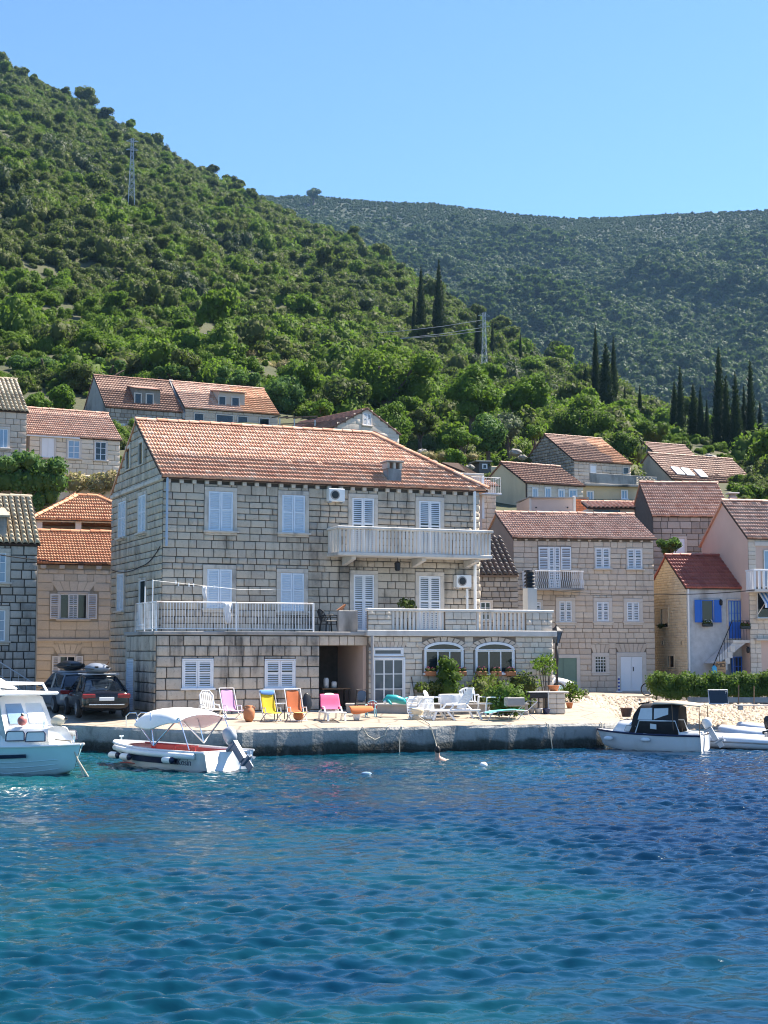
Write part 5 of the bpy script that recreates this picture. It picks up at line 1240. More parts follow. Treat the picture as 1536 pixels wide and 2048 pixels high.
for a in (
 (770, 668, 835, 250, 150, 'broad dark green tree, widest of the slope, behind the main roof', LF_THK, 1, 5200, .26),
 (690, 745, 850, 110, 139, 'dark shady tree left of the broad dark green tree', LF_MAQ, 2, 1700, .24),
 (945, 722, 850, 110, 142, 'tall yellow-green tree right of the broad dark green tree', LF_BRT, 3, 2600, .22),
 (775, 797, 905, 130, 127, 'rounded light green tree right behind the white gable', LF_BRT, 4, 2600, .18),
 (640, 797, 840, 75, 130, 'light green bush behind the wooden pergola', LF_BRT, 5, 1000, .17),
 (560, 745, 835, 100, 146, 'bright leafy fig tree at the end of the red dormer roof', LF_FIG, 6, 1700, .24),
 (1160, 790, 900, 150, 140, 'dense round olive-green tree behind the rough stone house', LF_OAK, 7, 3000, .2),
 (1250, 858, 925, 62, 135, 'small round tree at the right gable of the rough stone house', LF_OAK, 8, 1000, .16),
 (905, 893, 938, 58, 118, 'small round bush on the dry rocky slope', LF_BRT, 9, 700, .15),
 (975, 820, 905, 90, 126, 'glossy fig bush above the dark hut', LF_FIG, 10, 1400, .22),
 (925, 850, 905, 80, 124, 'feathery light green bush left of the glossy fig', LF_BRT, 11, 1100, .15),
 (1015, 822, 890, 70, 133, 'grey-green bush right of the glossy fig', LF_GREY, 12, 900, .17),
 (1068, 840, 892, 36, 130, 'slim bright green sapling left of the rough stone gable', LF_BRT, 13, 450, .16),
 (1300, 838, 905, 90, 150, 'dark bushy tree above the brown roofs', LF_OAK, 14, 1700, .22),
 (1400, 915, 950, 120, 150, 'low green thicket behind the skylight roof', LF_BRT, 15, 1600, .2),
 (1505, 965, 1020, 90, 108, 'round green tree behind the pink house roof', LF_OAK, 16, 1500, .17),
 (1512, 925, 985, 80, 140, 'loose light bush under the right-hand cypresses', LF_GREY, 17, 900, .2),
 (70, 782, 828, 70, 122, 'young light tree above the row house roof at the left', LF_BRT, 18, 800, .19),
 (128, 765, 825, 70, 124, 'yellow-green fig bush left of the derelict house', LF_BRT, 19, 900, .2),
 (215, 715, 765, 160, 150, 'spreading dark bush behind the derelict roof', LF_FIG, 20, 1900, .22),
 (90, 690, 770, 200, 152, 'dense bright bushes above the left row house', LF_FIG, 21, 2600, .22),
 (350, 735, 775, 170, 152, 'low bright leafy bush behind the roof between both dormers', LF_FIG, 22, 1900, .22),
 (475, 735, 790, 150, 150, 'leafy bush right above the red dormer', LF_FIG, 23, 1700, .22),
 (30, 740, 800, 90, 130, 'dark tree over the edge house roof', LF_MAQ, 24, 1100, .22),
 (1060, 745, 830, 90, 150, 'bright tree below the right power pylon', LF_BRT, 25, 1500, .22),
 (840, 815, 880, 90, 136, 'dark green tree filling the gap right of the white gable tree', LF_MAQ, 26, 1400, .2),
 (1035, 775, 835, 80, 150, 'mid green bush left of the dense round tree', LF_BRT, 27, 1200, .2),
 (1340, 1072, 1112, 58, 79, 'bright green shrub on the wall between the stone house and the tiled roof', LF_FIG, 28, 700, .12),
 (170, 722, 800, 120, 145, 'dark evergreen tree left of the derelict gable', LF_MAQ, 29, 1600, .22),
 (265, 625, 745, 130, 185, 'tall dark bush on the slope above the dormer roofs', LF_MAQ, 30, 1700, .28),
):
    round_tree(*a, group=BT)
# skyline pines
for a in ((172, 165, 218, 50, 655, 'umbrella pine standing out on the left skyline', LF_MAQ, 41, 700, .7), (3, 90, 165, 50, 690, 'pine at the top left corner of the skyline', LF_MAQ, 42, 600, .8), (312, 264, 302, 36, 640, 'small tree breaking the skyline right of the left pylon', LF_MAQ, 43, 300, .6), (627, 374, 402, 44, 1700, 'lone round tree on the far ridge', LF_FAR, 44, 300, 1.4)):
    round_tree(*a, cat='pine tree', name='pine_tree')
# ivy mass over a wall at the left
e = empty('ivy_wall', at(60, 1010, 84), R(17), 'bright green creeper hanging over a wall left of the loggia', 'creeper')
MB().bbox(-3, 1.5, .2, .6, -2, 2.4, .05).build('wall', M_RUIN, e)
lum = [(-2.6 + i*.5, -.1 + .2*math.sin(i*2), 2.35 - abs(i-4)*.1 + .2*math.sin(i*1.7), .62, .9) for i in range(9)] + [(-2.4 + i*.55, -.15, 1.3, .6, 1.2) for i in range(8)] + [(1.1, 0, .6, .5, 1.3), (.5, 0, .3, .5, 1.3)]
objm('foliage', crown_mesh('foliage', lum, 2600, .12, LF_FIG, 50, up=.0), e)
# dry scrub and rocks
p = at(190, 985, 92); e = empty('dry_bush', p, 0, 'brown dry bush below the row house windows', 'bush')
objm('foliage', crown_mesh('foliage', [(-1.2, 0, .6, .8, .8), (.2, 0, .5, .8, .8), (1.0, 0, .7, .7, .9)], 900, .11, LF_DRY, 51), e)
MB().bbox(-2.2, 2.0, .4, .8, -1, 1.1, .05).build('wall', M_CREAM, e)
for i, (a, q, d, s_, lab) in enumerate(((870, 915, 119, 1.0, 'dry grass tuft on the rocky slope beside the main roof hip'), (930, 915, 122, .8, 'dry yellow grass by the dark hut'), (545, 735, 176, 2.2, 'dry orange grass bank below the bare patch'), (520, 715, 185, 2.0, 'pale dry grass on the bare patch'))):
    e = empty('dry_grass_tuft', at(a, q, d), 0, lab, 'grass tuft'); objm('blades', crown_mesh('blades', [(-s_*.6, 0, .1, s_*.8, .5), (s_*.7, .1, .1, s_*.7, .5)], 500, .12 * s_, LF_DRY, 60+i, asp=.2), e)
def rock(name, p, s, seed, lab, mat, group=None):
    r = np.random.default_rng(seed); m = MB(); K = 9; M5 = 6; vs = []
    for i in range(M5 + 1):
        for k in range(K):
            a = math.pi*i/M5; t = 2*math.pi*k/K; q = 1 + r.uniform(-.22, .22); vs.append((s[0]*q*math.sin(a)*math.cos(t), s[1]*q*math.sin(a)*math.sin(t), s[2]*q*math.cos(a)))
    m.add(vs, [(i*K+k, (i+1)*K+k, (i+1)*K+(k+1)%K, i*K+(k+1)%K) for i in range(M5) for k in range(K)])
    o = m.build(name, mat); o.location = p; return top(o, lab, 'rock', group)
M_ROCK = stonemat('limestone_rock', [(.25,.24,.22),(.32,.30,.27)], .6)
for i, (a, q, d, s_) in enumerate(((845, 905, 120, 1.2), (868, 925, 118, .9), (940, 935, 119, 1.0), (1030, 905, 126, 1.4), (1045, 915, 125, 1.0), (890, 938, 117, .8), (1420, 915, 147, 1.6), (1440, 935, 146, 1.2), (165, 640, 230, 2.6), (150, 625, 236, 2.2))):
    rock('rock', at(a, q, d), (s_*.38, s_*.34, s_*.22), i, ['grey rock on the dry slope nearest the white gable', 'grey rock just left of the small round bush on the dry slope', 'grey rock beside the dark hut', 'large grey rock under the grey-green bush left of the rough stone gable', 'grey rock touching the rough stone gable wall', 'small grey rock just below the small round bush', 'large pale boulder between the skylight roof and the cypresses', 'pale boulder lowest under the cypress group', 'lower grey rock face among bushes on the left hill', 'upper grey rock face among bushes on the left hill'][i], M_ROCK, 'limestone rocks on the slope')
e = empty('dry_stone_wall', at(425, 685, 205), R(25), 'dry stone terrace wall on the hillside above the dormer roofs', 'wall')
sw = MB().box(-4.2, 4.2, .1, .9, -1.5, 1.2).build('core', M_MORT, e)
for i in range(70): MB().bbox(-.3, .3, -.2, .2, -.14, .14, .05).build('stone', M_ROCK, sw, M=Matrix.Translation((random.uniform(-4, 4), .05, -.5 + (i % 6) * .3)) @ Matrix.Rotation(random.uniform(-.3, .3), 4, 'Y'))
# cypresses
CYP = []
for sd_ in range(3):
    r = np.random.default_rng(80 + sd_); lum = []
    prof = lambda z: .052 * (1 - z) ** .8 * min(1, .62 + z * 2.0) * (1 + .10 * math.sin(z * 23 + sd_ * 2))
    m = MB(); m.lathe([(max(.002, prof(z) * .86), z) for z in np.linspace(.03, .99, 14)], 9); V = [np.array(m.v)]; Fq = [np.array([f + ((f[-1],) if len(f) == 3 else ()) for f in m.f if len(f) == 4])]
    n_ = 2600; z = 1 - np.sqrt(r.uniform(0, 1, n_)) * .97; rad = np.array([prof(q) for q in z]) * r.uniform(.8, 1.15, n_) + .002; th = r.uniform(0, 6.283, n_)
    P_c = np.stack([rad * np.cos(th), rad * np.sin(th), z], 1); up_ = np.stack([np.cos(th) * .25, np.sin(th) * .25, np.ones(n_)], 1) + r.normal(size=(n_, 3)) * .25; tan = np.stack([-np.sin(th), np.cos(th), np.zeros(n_)], 1) + r.normal(size=(n_, 3)) * .4
    sz_ = .011 * r.uniform(.6, 1.4, n_)[:, None]; q = np.stack([P_c - tan*sz_*.3, P_c + up_*sz_*1.5, P_c + tan*sz_*.3, P_c - up_*sz_*.5], 1).reshape(-1, 3)
    b_ = len(V[0]); V.append(q); Fq.append(np.arange(4*n_).reshape(n_, 4) + b_); CYP.append(mesh_np('crown', np.concatenate(V), np.concatenate(Fq), LF_CYP))
TRK = MB().tube([(0, 0, -.08), (0, 0, .3)], [.014, .01], 6).mesh('trunk', M_BARK)
for i, (px, pt, pb, D, wd, lab) in enumerate((
 (842, 532, 665, 260, 1.0, 'tall thin cypress, left of the tallest pair on the ridge'), (878, 518, 668, 258, 1.0, 'tallest cypress of the ridge pair above the broad tree'), (828, 590, 660, 262, .9, 'short cypress at the left foot of the ridge pair'),
 (868, 600, 666, 262, .8, 'half-height cypress tucked between the ridge pair'), (957, 610, 705, 275, 1.1, 'dark cypress just left of the right power pylon'), (1041, 665, 712, 290, .9, 'small lone cypress right of the pylon on the ridge'),
 (1192, 648, 790, 205, .75, 'needle-thin cypress, left of the ridge trio'), (1213, 685, 815, 200, 1.5, 'broad ragged cypress in the middle of the ridge trio'), (1228, 672, 790, 205, .8, 'thin cypress, right of the ridge trio'), (1172, 735, 800, 204, 2.2, 'bushy low conifer at the left foot of the ridge trio'),
 (1362, 732, 868, 180, .9, 'slender cypress rising above the conifer row left of the big group'), (1350, 762, 868, 182, 1.3, 'dark conifer at the left end of the conifer row'), (1388, 765, 875, 178, 1.5, 'ragged conifer in the middle of the conifer row'), (1402, 772, 880, 176, 1.0, 'cypress right of the ragged conifer'), (1415, 800, 898, 176, 1.0, 'thin grey cypress at the right end of the conifer row'),
 (1441, 692, 915, 170, .95, 'tallest cypress of the right-hand group'), (1455, 750, 935, 168, 1.0, 'dark cypress touching the tallest of the right-hand group'), (1474, 745, 938, 166, 1.1, 'stout cypress in the middle of the right-hand group'), (1490, 770, 895, 172, .9, 'slim cypress between the stout and the far right tall one'), (1504, 718, 930, 168, .8, 'tall thin cypress at the right of the group'), (1522, 800, 905, 170, 1.1, 'short cypress at the right edge of the photo'),
 (1250, 770, 838, 200, .8, 'thin short cypress below the ridge trio'), (1280, 770, 815, 205, 1.2, 'small conifer right of the ridge trio'), (985, 640, 700, 290, .9, 'small dark cypress right behind the pylon'))):
    p = at(px, pb, D); h = (at(px, pt, D).z - p.z); gz = p.z - h * .06
    e = empty('cypress_tree', (p.x, p.y, gz), i * 1.3, lab, 'cypress tree', 'cypresses on the slope'); s_ = h * 1.06; w_ = s_ * wd * 1.6
    M = Matrix.Diagonal((w_, w_, s_, 1)); objm('crown', CYP[i % 3], e, M); objm('trunk', TRK, e, M)
# power pylons and lines
def pylon(px, pt, pb, D, lab, wpx):
    p = at(px, pb, D); h = at(px, pt, D).z - p.z; e = empty('power_pylon', p, R(12), lab, 'pylon'); w0 = wpx * D / F / 2; w1 = w0 * .45
    m = MB(); C4 = lambda z: w0 + (w1 - w0) * min(1, z / (h * .75)); th = .05 + max(0, D - 245) * .0006
    for sx in (-1, 1):
        for sy in (-1, 1): m.beam((sx*w0, sy*w0, -2), (sx*w1, sy*w1, h*.75), th); m.beam((sx*w1, sy*w1, h*.75), (sx*w1*.8, sy*w1*.8, h), th)
    m.build('leg', M_STEEL, e); m = MB(); n = 9
    for i in range(n):
        a, b_ = h*i/n, h*(i+1)/n; wa, wb = C4(a), C4(b_)
        for sy in (-1, 1):
            m.beam((-wa, sy*wa, a), (wb, sy*wb, b_), th*.6); m.beam((wa, sy*wa, a), (-wb, sy*wb, b_), th*.6)
        m.beam((-wa, -wa, a), (wa, -wa, a), th*.6)
        m.beam((-wa, -wa, a), (-wb, wb, b_), th*.6); m.beam((wa, -wa, a), (wb, wb, b_), th*.6)
    m.build('lattice', M_STEEL, e); m = MB()
    for z in (.80, .95): m.beam((-w0*1.9, 0, h*z), (w0*1.9, 0, h*z), th*1.2); m.beam((-w0*1.9, 0, h*z), (0, 0, h*(z+.05)), th*.6); m.beam((w0*1.9, 0, h*z), (0, 0, h*(z+.05)), th*.6)
    m.build('crossarm', M_STEEL, e); return e
pylon(263, 277, 392, 383, 'lattice power pylon high on the left hillside', 13); pylon(969, 625, 762, 245, 'lattice power pylon beside the cypress in the middle of the picture', 13)
M_WIRE = plain('wire', (.35,.36,.38), .5)
for i, (a, b_) in enumerate(((( -20, 488), (966, 640)), ((-20, 500), (966, 655)), ((-20, 470), (966, 662)))):
    A0 = at(a[0], a[1], 330); B0 = at(b_[0], b_[1], 245); pts = [A0.lerp(B0, q/16) - Vector((0, 0, 9 * 4 * q/16 * (1 - q/16))) for q in range(17)]
    o = MB().tube(pts, .045, 4).build('power_line', M_WIRE); top(o, ['uppermost thin grey power line at the right pylon', 'middle thin grey power line at the right pylon', 'thin grey power line that starts highest at the left edge'][i], 'cable', 'power lines over the hill')
def cable(pts, r, lab, sag=.15):
    out = []
    for (a, b_) in zip(pts, pts[1:]):
        A0, B0 = Vector(a), Vector(b_)
        for q in range(9): out.append(A0.lerp(B0, q/8) - Vector((0, 0, sag * 4 * q/8 * (1 - q/8))))
    return top(MB().tube(out, r, 5).build('cable', M_RUB), lab, 'cable')
cable([at(-10, 1108, 58), at(214, 1126, 59)], .022, 'black cable sagging across the left house fronts', .1)
cable([at(1100, 1180, 70), at(1312, 1188, 73.5), at(1510, 1180, 72.5)], .02, 'black cable running along the pale stone house to the right', .08)
cable([H.M @ Vector((-.05, .1, H.f(325, 1092)[1])), H.M @ Vector((-.12, 2.6, H.f(325, 1092)[1] - .6)), H.M @ Vector((-.1, 7.4, H.f(325, 1092)[1] - .5))], .018, 'dark cable slung along the side wall of the big stone house', .15)
# ================================================================ boats
M_GEL = plain('white_gelcoat', (.76,.77,.77), .25, vary=.05, scale=2, dirt=(.6,.58,.54))
M_GELB = plain('pale_blue_gelcoat', (.42,.62,.78), .25, vary=.05)
M_NAVY = plain('navy_paint', (.012,.02,.06), .35)
M_ANTI = plain('dark_antifouling', (.02,.022,.028), .7)
M_RED = plain('red_paint', (.42,.03,.025), .4)
M_CANV = plain('white_canvas', (.80,.80,.79), .8, vary=.05)
M_BLKCV = plain('black_canvas', (.012,.010,.010), .7, vary=.3)
M_CHROME = plain('chrome', (.7,.72,.74), .2, metal=1)
M_ROPE = plain('rope', (.50,.45,.36), .9, vary=.2)
M_CLRV = plain('clear_vinyl', (.62,.64,.64), .15, vary=.1)
def hull(e, L, B, sheer_b, sheer_s, mat, draft=.3, stripe=None, flare=.35, transom=.85, chine=.55, zc=.0, band=(.45, .62), stripe_cut=False):
    """bow at +x, origin on the waterline amidships"""
    N = 15; ringsP = []; sec = []
    for i in range(N):
        q = i / (N - 1); x = -L/2 + L * q
        w = (transom + (1 - transom) * min(1, q / .4)) if q < .4 else math.cos((q - .4) / .6 * math.pi / 2) ** .62
        b = max(.012, B/2 * w); zs = sheer_s + (sheer_b - sheer_s) * q ** 2.2; c = b * (chine + (1 - chine) * .45 * (1 - q)) * (1 - .5 * max(0, q - .6)); rise = max(0, (q - .62) / .38)
        zk = -draft + (draft + .2 * sheer_b) * rise ** 1.8; xr = flare * q ** 3
        zch = max(zk + .02, -draft * .35 + .25 * rise ** 1.5)
        half = [(x - xr * .75, .0, zk), (x - xr * .6, c * .6, (zk + zch) / 2 - .02), (x - xr * .5, c, zch)]
        for t in (.25, .5, .75, 1): half.append((x - xr * .5 * (1 - t) + 0, c + (b - c) * t ** .7, zch + (zs - zch) * t))
        sec.append(half)
    def ring(h): return [(p[0], p[1], p[2]) for p in h[::-1]] + [(p[0], -p[1], p[2]) for p in h[1:]]
    m = MB(); m.loft([ring(h) for h in sec]); n = len(ring(sec[0])); m.f.append(tuple(range(n)))
    ho = m.build('hull', mat, e, True, bevel=0)
    for side in (1, -1):                               # rubbing strake, boot top and stripe follow the hull
        m = MB(); m.tube([(h[6][0], side * (h[6][1] + .01), h[6][2]) for h in sec], .035, 6); m.build('rub_rail', MATS.get('white_gelcoat') if stripe is None else M_NAVY if stripe == 'rail' else M_GEL, e)
        if stripe and stripe != 'rail':
            m = MB(); rr = []
            for h in sec[3 if stripe_cut else 0:-3]:
                f_ = lambda t: tuple(h[2][k] + (h[6][k] - h[2][k]) * t for k in (0, 1, 2))
                a, b_ = f_(band[0]), f_(band[1]); off = .05 + (h[4][1] - (h[2][1] + h[6][1]) / 2)
                rr.append([(a[0], side * (a[1] + off), a[2]), (b_[0], side * (b_[1] + off * .9), b_[2])])
            m.loft(rr); m.build('stripe', stripe, e, solid=.01)
    return sec
def deck(e, sec, i0, i1, mat, inset=.05, dz=-.02, name='deck'):
    m = MB(); rings = []
    for h in sec[i0:i1]:
        b = max(.004, h[6][1] - inset); rings.append([(h[6][0], b, h[6][2] + dz), (h[6][0], b*.5, h[6][2] + dz + .04), (h[6][0], 0, h[6][2] + dz + .05), (h[6][0], -b*.5, h[6][2] + dz + .04), (h[6][0], -b, h[6][2] + dz)])
    m.loft(rings); return m.build(name, mat, e, True)
def outboard(e, M, cowl, leg, s=1.0, tilt=35):
    T = M @ Matrix.Rotation(R(tilt), 4, 'Y')
    o = MB()
    rings = []
    for (z, a, b, x) in ((.02, .13, .11, 0), (.1, .17, .15, -.02), (.26, .19, .16, -.04), (.38, .16, .14, -.04), (.45, .09, .08, -.03)):
        rings.append([(s*(x + a*math.cos(t) * (1.25 if math.cos(t) < 0 else 1)), s*b*math.sin(t), s*z) for t in np.linspace(0, 2*math.pi, 13)[:-1]])
    o.loft(rings, closed=True, caps=True); ob = o.build('outboard_motor', cowl, e, True, M=T)
    m = MB(); m.bbox(s*-.13, s*.08, s*-.07, s*.07, s*-.62, s*.03, .03); m.bbox(s*-.30, s*.1, s*-.06, s*.06, s*-.72, s*-.6, .03); m.bbox(s*-.2, s*.02, s*-.012, s*.012, s*-.95, s*-.7, .004)
    m.bbox(s*-.1, s*.26, s*-.09, s*.09, s*-.1, s*.0, .02); m.build('leg', leg, ob)
    m = MB()
    for k in range(3): m.add([(s*-.31, 0, s*-.66)] + [(s*-.33 + .02*j, s*.15*math.cos(2.1*k + .35*j), s*-.66 + s*.15*math.sin(2.1*k + .35*j)) for j in (-1, 1)], [(0, 1, 2)])
    m.build('propeller', leg, ob, solid=.01); return ob
def fender(e, p, mat=None, r=.1, h=.42, axis='Z', cap=None):
    m = MB(); m.lathe([(.02, 0), (r*.7, .03), (r, .09), (r, h - .09), (r*.7, h - .03), (.02, h)], 12); Mx = Matrix.Translation(p) @ (Matrix.Rotation(R(90), 4, 'Y') if axis == 'X' else Matrix())
    o = m.build('fender', mat or M_WPL, e, True, M=Mx)
    if cap: MB().lathe([(.02, -.012), (r*.72, .02), (r*1.02, .085)], 12).build('end_cap', cap, o)
    return o
def rounded_window(pts, M, e, mat, rim, name='window', th=.02):
    o = MB().prism(pts, (0, -th, 0)).build(name, mat, e, M=M); m = MB()
    for p, q in zip(pts, pts[1:] + pts[:1]): m.beam((p[0], -th, p[2]), (q[0], -th, q[2]), .025)
    m.build('rim', rim, o); return o
# ---- cabin boat, cut off by the left edge
p = at(160, 1545, 40.0); e = empty('cabin_boat', (p.x - 2.2, p.y + 1.86, 0), R(-40), 'white cabin boat, water glow in its hull colour, with navy stripe at the left edge', 'boat')
LB = 5.8
M_WGLOW = plain('water_glow_gelcoat', (.50,.70,.74), .25, vary=.04)  # turquoise glow reflected from the water is put into the hull colour
sec = hull(e, LB, 2.3, .80, .62, M_WGLOW, .3, M_NAVY, .5, .9, .62, band=(.62, .74))
m = MB(); m.loft([[(h[0][0], s_*0, h[0][2] - .01), (h[1][0], s_*h[1][1]*1.01, h[1][2] - .01), (h[2][0], s_*(h[2][1]*1.01 + .005), h[2][2] + .03)] for h in sec[:-3] for s_ in (-1,)]); m.loft([[(h[0][0], 0, h[0][2] - .01), (h[1][0], h[1][1]*1.01, h[1][2] - .01), (h[2][0], h[2][1]*1.01 + .005, h[2][2] + .03)] for h in sec[:-3]]); m.build('antifouling', M_ANTI, e)
m = MB()
for side in (1, -1):
    for t in (2.5, 3.2, 3.9): 
        k = int(t); m.tube([tuple((h[k][c] + (h[k+1][c] - h[k][c]) * (t - k)) * (side if c == 1 else 1) * (1.004 if c == 1 else 1) for c in (0, 1, 2)) for h in sec[:-1]], .012, 4)
m.build('strake', M_WGLOW, e)
deck(e, sec, 0, 15, M_GEL, .03)
def house_body(x0, x1, w0, w1, z0, z1, rake0, rake1, tum=.12, n=6):
    rr = []
    for i in range(n + 1):
        q = i / n; x = x0 + (x1 - x0) * q; w = w0 + (w1 - w0) * q ** 1.6
        rr.append([(x, w, z0), (x + 0, w - tum*.3, z0 + (z1-z0)*.55), (x, w - tum, z1 - .04), (x, w - tum - .08, z1), (x, 0, z1 + .04), (x, -(w - tum - .08), z1), (x, -(w - tum), z1 - .04), (x, -(w - tum*.3), z0 + (z1-z0)*.55), (x, -w, z0)])
    d = len(rr[0])
    for k in range(d):
        t = (rr[-1][k][2] - z0) / (z1 - z0); rr[-1][k] = (x1 - rake1 * t, rr[-1][k][1], rr[-1][k][2]); rr[0][k] = (x0 + rake0 * t, rr[0][k][1], rr[0][k][2])
    m = MB(); m.loft(rr); n_ = d; m.f.append(tuple(range(n_))); m.f.append(tuple(len(m.v) - n_ + k for k in range(n_))[::-1]); return m
trunk_ = house_body(-.2, 2.2, .95, .42, .64, 1.2, 0, .3).build('cabin_trunk', M_GEL, e, True)
for (a, b_) in ((.85, 1.4), (1.5, 1.95)):
    for side in (-1, 1):
        y0_, y1_ = .95 - .45*((a + .2)/2.4)**1.6, .95 - .45*((b_ + .2)/2.4)**1.6
        yaw = math.atan2(y1_ - y0_, b_ - a) * (side)
        rounded_window([(0, 0, .0), (.62, 0, .03), (.60, 0, .22), (.55, 0, .27), (.05, 0, .25), (0, 0, .2)], Matrix.Translation((a, side*(y0_ - .02) , .84)) @ Matrix.Rotation(yaw if side < 0 else yaw, 4, 'Z') @ Matrix.Rotation(R(-7)*side*-1, 4, 'X') @ (Matrix.Identity(4) if side < 0 else Matrix.Translation((0, .02, 0))), e, M_CLRV if a > .5 else M_CURT, M_NAVY)
wh = house_body(-2.6, .85, .93, .80, .9, 1.98, 0, .5, .1).build('wheelhouse', M_GEL, e, True)
MB().bbox(-2.75, .72, -.98, .98, 2.0, 2.09, .03).build('cabin_roof', M_GEL, e, bevel=.02)
# windscreen panes and side panes
for s_, y in ((-1, -.60), (1, .04)):
    MB().prism([(0, 0, 0), (0, .56, 0), (-.34, .54, .62), (-.34, .04, .62)], (.03, 0, .015)).build('windscreen', M_CLRV if s_ > 0 else M_CURT, e, M=Matrix.Translation((.69, y, 1.26)))
for x in (-.3, -1.25): rounded_window([(0, 0, 0), (.75, 0, 0), (.55 if x > -.8 else .75, 0, .5), (0, 0, .5)], Matrix.Translation((x, -.875, 1.32)) @ Matrix.Rotation(R(-4), 4, 'X'), e, M_CURT, M_GELB)
for x in (-.1, -1.0): rounded_window([(0, 0, 0), (.62, 0, .02), (.6, 0, .2), (.5, 0, .27), (.1, 0, .25), (.02, 0, .2)], Matrix.Translation((x, -.955, .86)), e, M_GLASS, M_NAVY)
m = MB(); m.tube([(.5, -.75, 2.08), (.3, -.75, 2.3), (-2.2, -.75, 2.3)], .035, 8); m.tube([(.5, .75, 2.08), (.3, .75, 2.3), (-2.2, .75, 2.3)], .035, 8); m.tube([(.3, -.75, 2.3), (.3, .75, 2.3)], .035, 8); m.build('roof_rack', M_GEL, e)
m = MB(); m.loft([[(-2.3, -.6, 2.1), (-1.4, -.62, 2.4), (-.55, -.55, 2.14)], [(-2.3, 0, 2.12), (-1.4, 0, 2.46), (-.55, 0, 2.2)], [(-2.3, .6, 2.1), (-1.4, .62, 2.4), (-.55, .55, 2.14)]]); m.build('roof_cover', M_CANV, e, True, solid=.04)
MB().tube([(-1.9, -.3, 2.1), (-2.15, -.3, 3.2)], .015).build('aerial', M_WPL, e)
m = MB(); m.tube([(1.9, -.42, 1.2), (1.9, -.42, 1.4)], .02); m.tube([(2.6, 0, .84), (2.6, 0, 1.0)], .03); m.build('cleat', M_CHROME, e)
def buoy(p, r, mat, lab, sc=(1, 1, 1)):
    o = empty('buoy', p, .4, lab, 'buoy'); MB().ball((0, 0, 0), r, 14, 10, sc).build('float', mat, o, True); MB().lathe([(.03, 0), (.045, .06), (.02, .09)], 8, (0, 0, r * sc[2] - .02)).build('eyelet', M_BLACKP, o); return o
ew = e.matrix_basis.copy(); Mw = Matrix.Translation(e.location) @ Matrix.Rotation(R(-40), 4, 'Z')
buoy(Mw @ Vector((1.1, -.5, 1.36)), .13, plain('faded_red_plastic', (.50,.16,.14), .5), 'faded red ball buoy on the cabin top of the left boat')
o = buoy(Mw @ Vector((1.75, .15, 1.36)), .15, plain('cream_plastic', (.62,.54,.40), .5), 'cream oval buoy on the foredeck of the left boat', (1, 1, 1.35)); o.rotation_euler = (0, R(75), R(-10))
m = MB(); bp = Mw @ Vector((2.55, -.12, .86))
for d in (0, .07): m.tube([bp + Vector((-.35, -.02, .05)), bp + Vector((.05, -.05, .02)), bp + Vector((.25, -.1, -.45)), bp + Vector((.50 + d*2, -.25, -1.0))], .022, 6)
top(m.build('mooring_rope', M_ROPE), 'double mooring rope running from the bow of the left boat into the water', 'rope')
# ---- small open boat with white bimini
p0 = onz(232, 1512, 0); st_ = onz(440, 1537, 0); d_ = Vector((-3.2, 2.75, 0)).normalized(); ang = math.atan2(d_.y, d_.x)
c0 = Vector((-5.9, 43.25, 0)); e = empty('open_boat', c0, ang, 'small white open boat with white sun canopy and red interior', 'boat')
sec = hull(e, 4.7, 1.95, .62, .50, M_GEL, .22, M_NAVY, .45, .92, .7, band=(.42, .68), stripe_cut=True)
deck(e, sec, 11, 15, M_GEL, .02); 
for side in (1, -1):
    m = MB(); rr = [[(h[6][0], side*max(.01, h[6][1]), h[6][2]), (h[6][0], side*max(.005, h[6][1] - .16), h[6][2] + .02), (h[6][0], side*max(.004, h[6][1] - .17), h[6][2] - .02)] for h in sec]; m.loft(rr); m.build('gunwale', M_GEL, e)
    m = MB(); rr = [[(h[6][0], side*max(.01, h[6][1] - .175), h[6][2] - .02), (h[6][0], side*max(.01, h[6][1] - .25), .1)] for h in sec[1:12]]; m.loft(rr); m.build('inner_lining', M_RED, e)
    m = MB(); m.tube([(h[6][0], side*(h[6][1] + .05), h[6][2] - .1) for h in sec[1:13]], .085, 8); m.build('side_tube', M_GEL, e, True)
MB().box(-2.2, 1.3, -.7, .7, .08, .1).build('sole', M_RED, e); MB().bbox(-2.3, -1.75, -.8, .8, .1, .5, .03).build('stern_box', M_GEL, e); MB().bbox(-.5, -.1, -.75, .75, .3, .36, .02).build('bench', M_GEL, e)
MB().bbox(-.1, .1, -.75, .75, .1, .3, .02).build('bench_support', M_GEL, e)
m = MB(); m.tube([(-1.9, .72, .66), (.2, .74, .68)], .022); 
for x in (-1.8, -1.0, -.2): m.tube([(x, .72, .5), (x, .72, .67)], .016)
m.build('hand_rail', M_RED, e)
m = MB(); rr = []                                   # bimini cloth
for i, (x, z, y, dr) in enumerate(((.62, 1.30, .76, .16), (.5, 1.46, .80, .36), (.2, 1.58, .84, .54), (-.15, 1.60, .86, .62), (-.5, 1.62, .86, .50), (-.95, 1.58, .86, .34), (-1.35, 1.44, .84, .20))):
    rr.append([(x, -y - .06, z - dr - (.10 if i in (1, 4) else 0)), (x, -y, z - .12), (x, -y*.6, z - .02), (x, 0, z + .02), (x, y*.6, z - .02), (x, y, z - .12), (x, y + .06, z - dr)])
m.loft(rr); m.build('canopy', M_CANV, e, True, solid=.02, sub=1)
m = MB()
for side in (1, -1):
    m.tube([(-.35, side*.92, .62), (.55, side*.80, 1.3)], .018); m.tube([(-.35, side*.92, .62), (-.1, side*.84, 1.5)], .018); m.tube([(-.35, side*.92, .62), (-1.25, side*.82, 1.4)], .022); m.tube([(-1.7, side*.85, .55), (-1.25, side*.82, 1.4)], .014)
m.build('canopy_frame', M_CHROME, e)
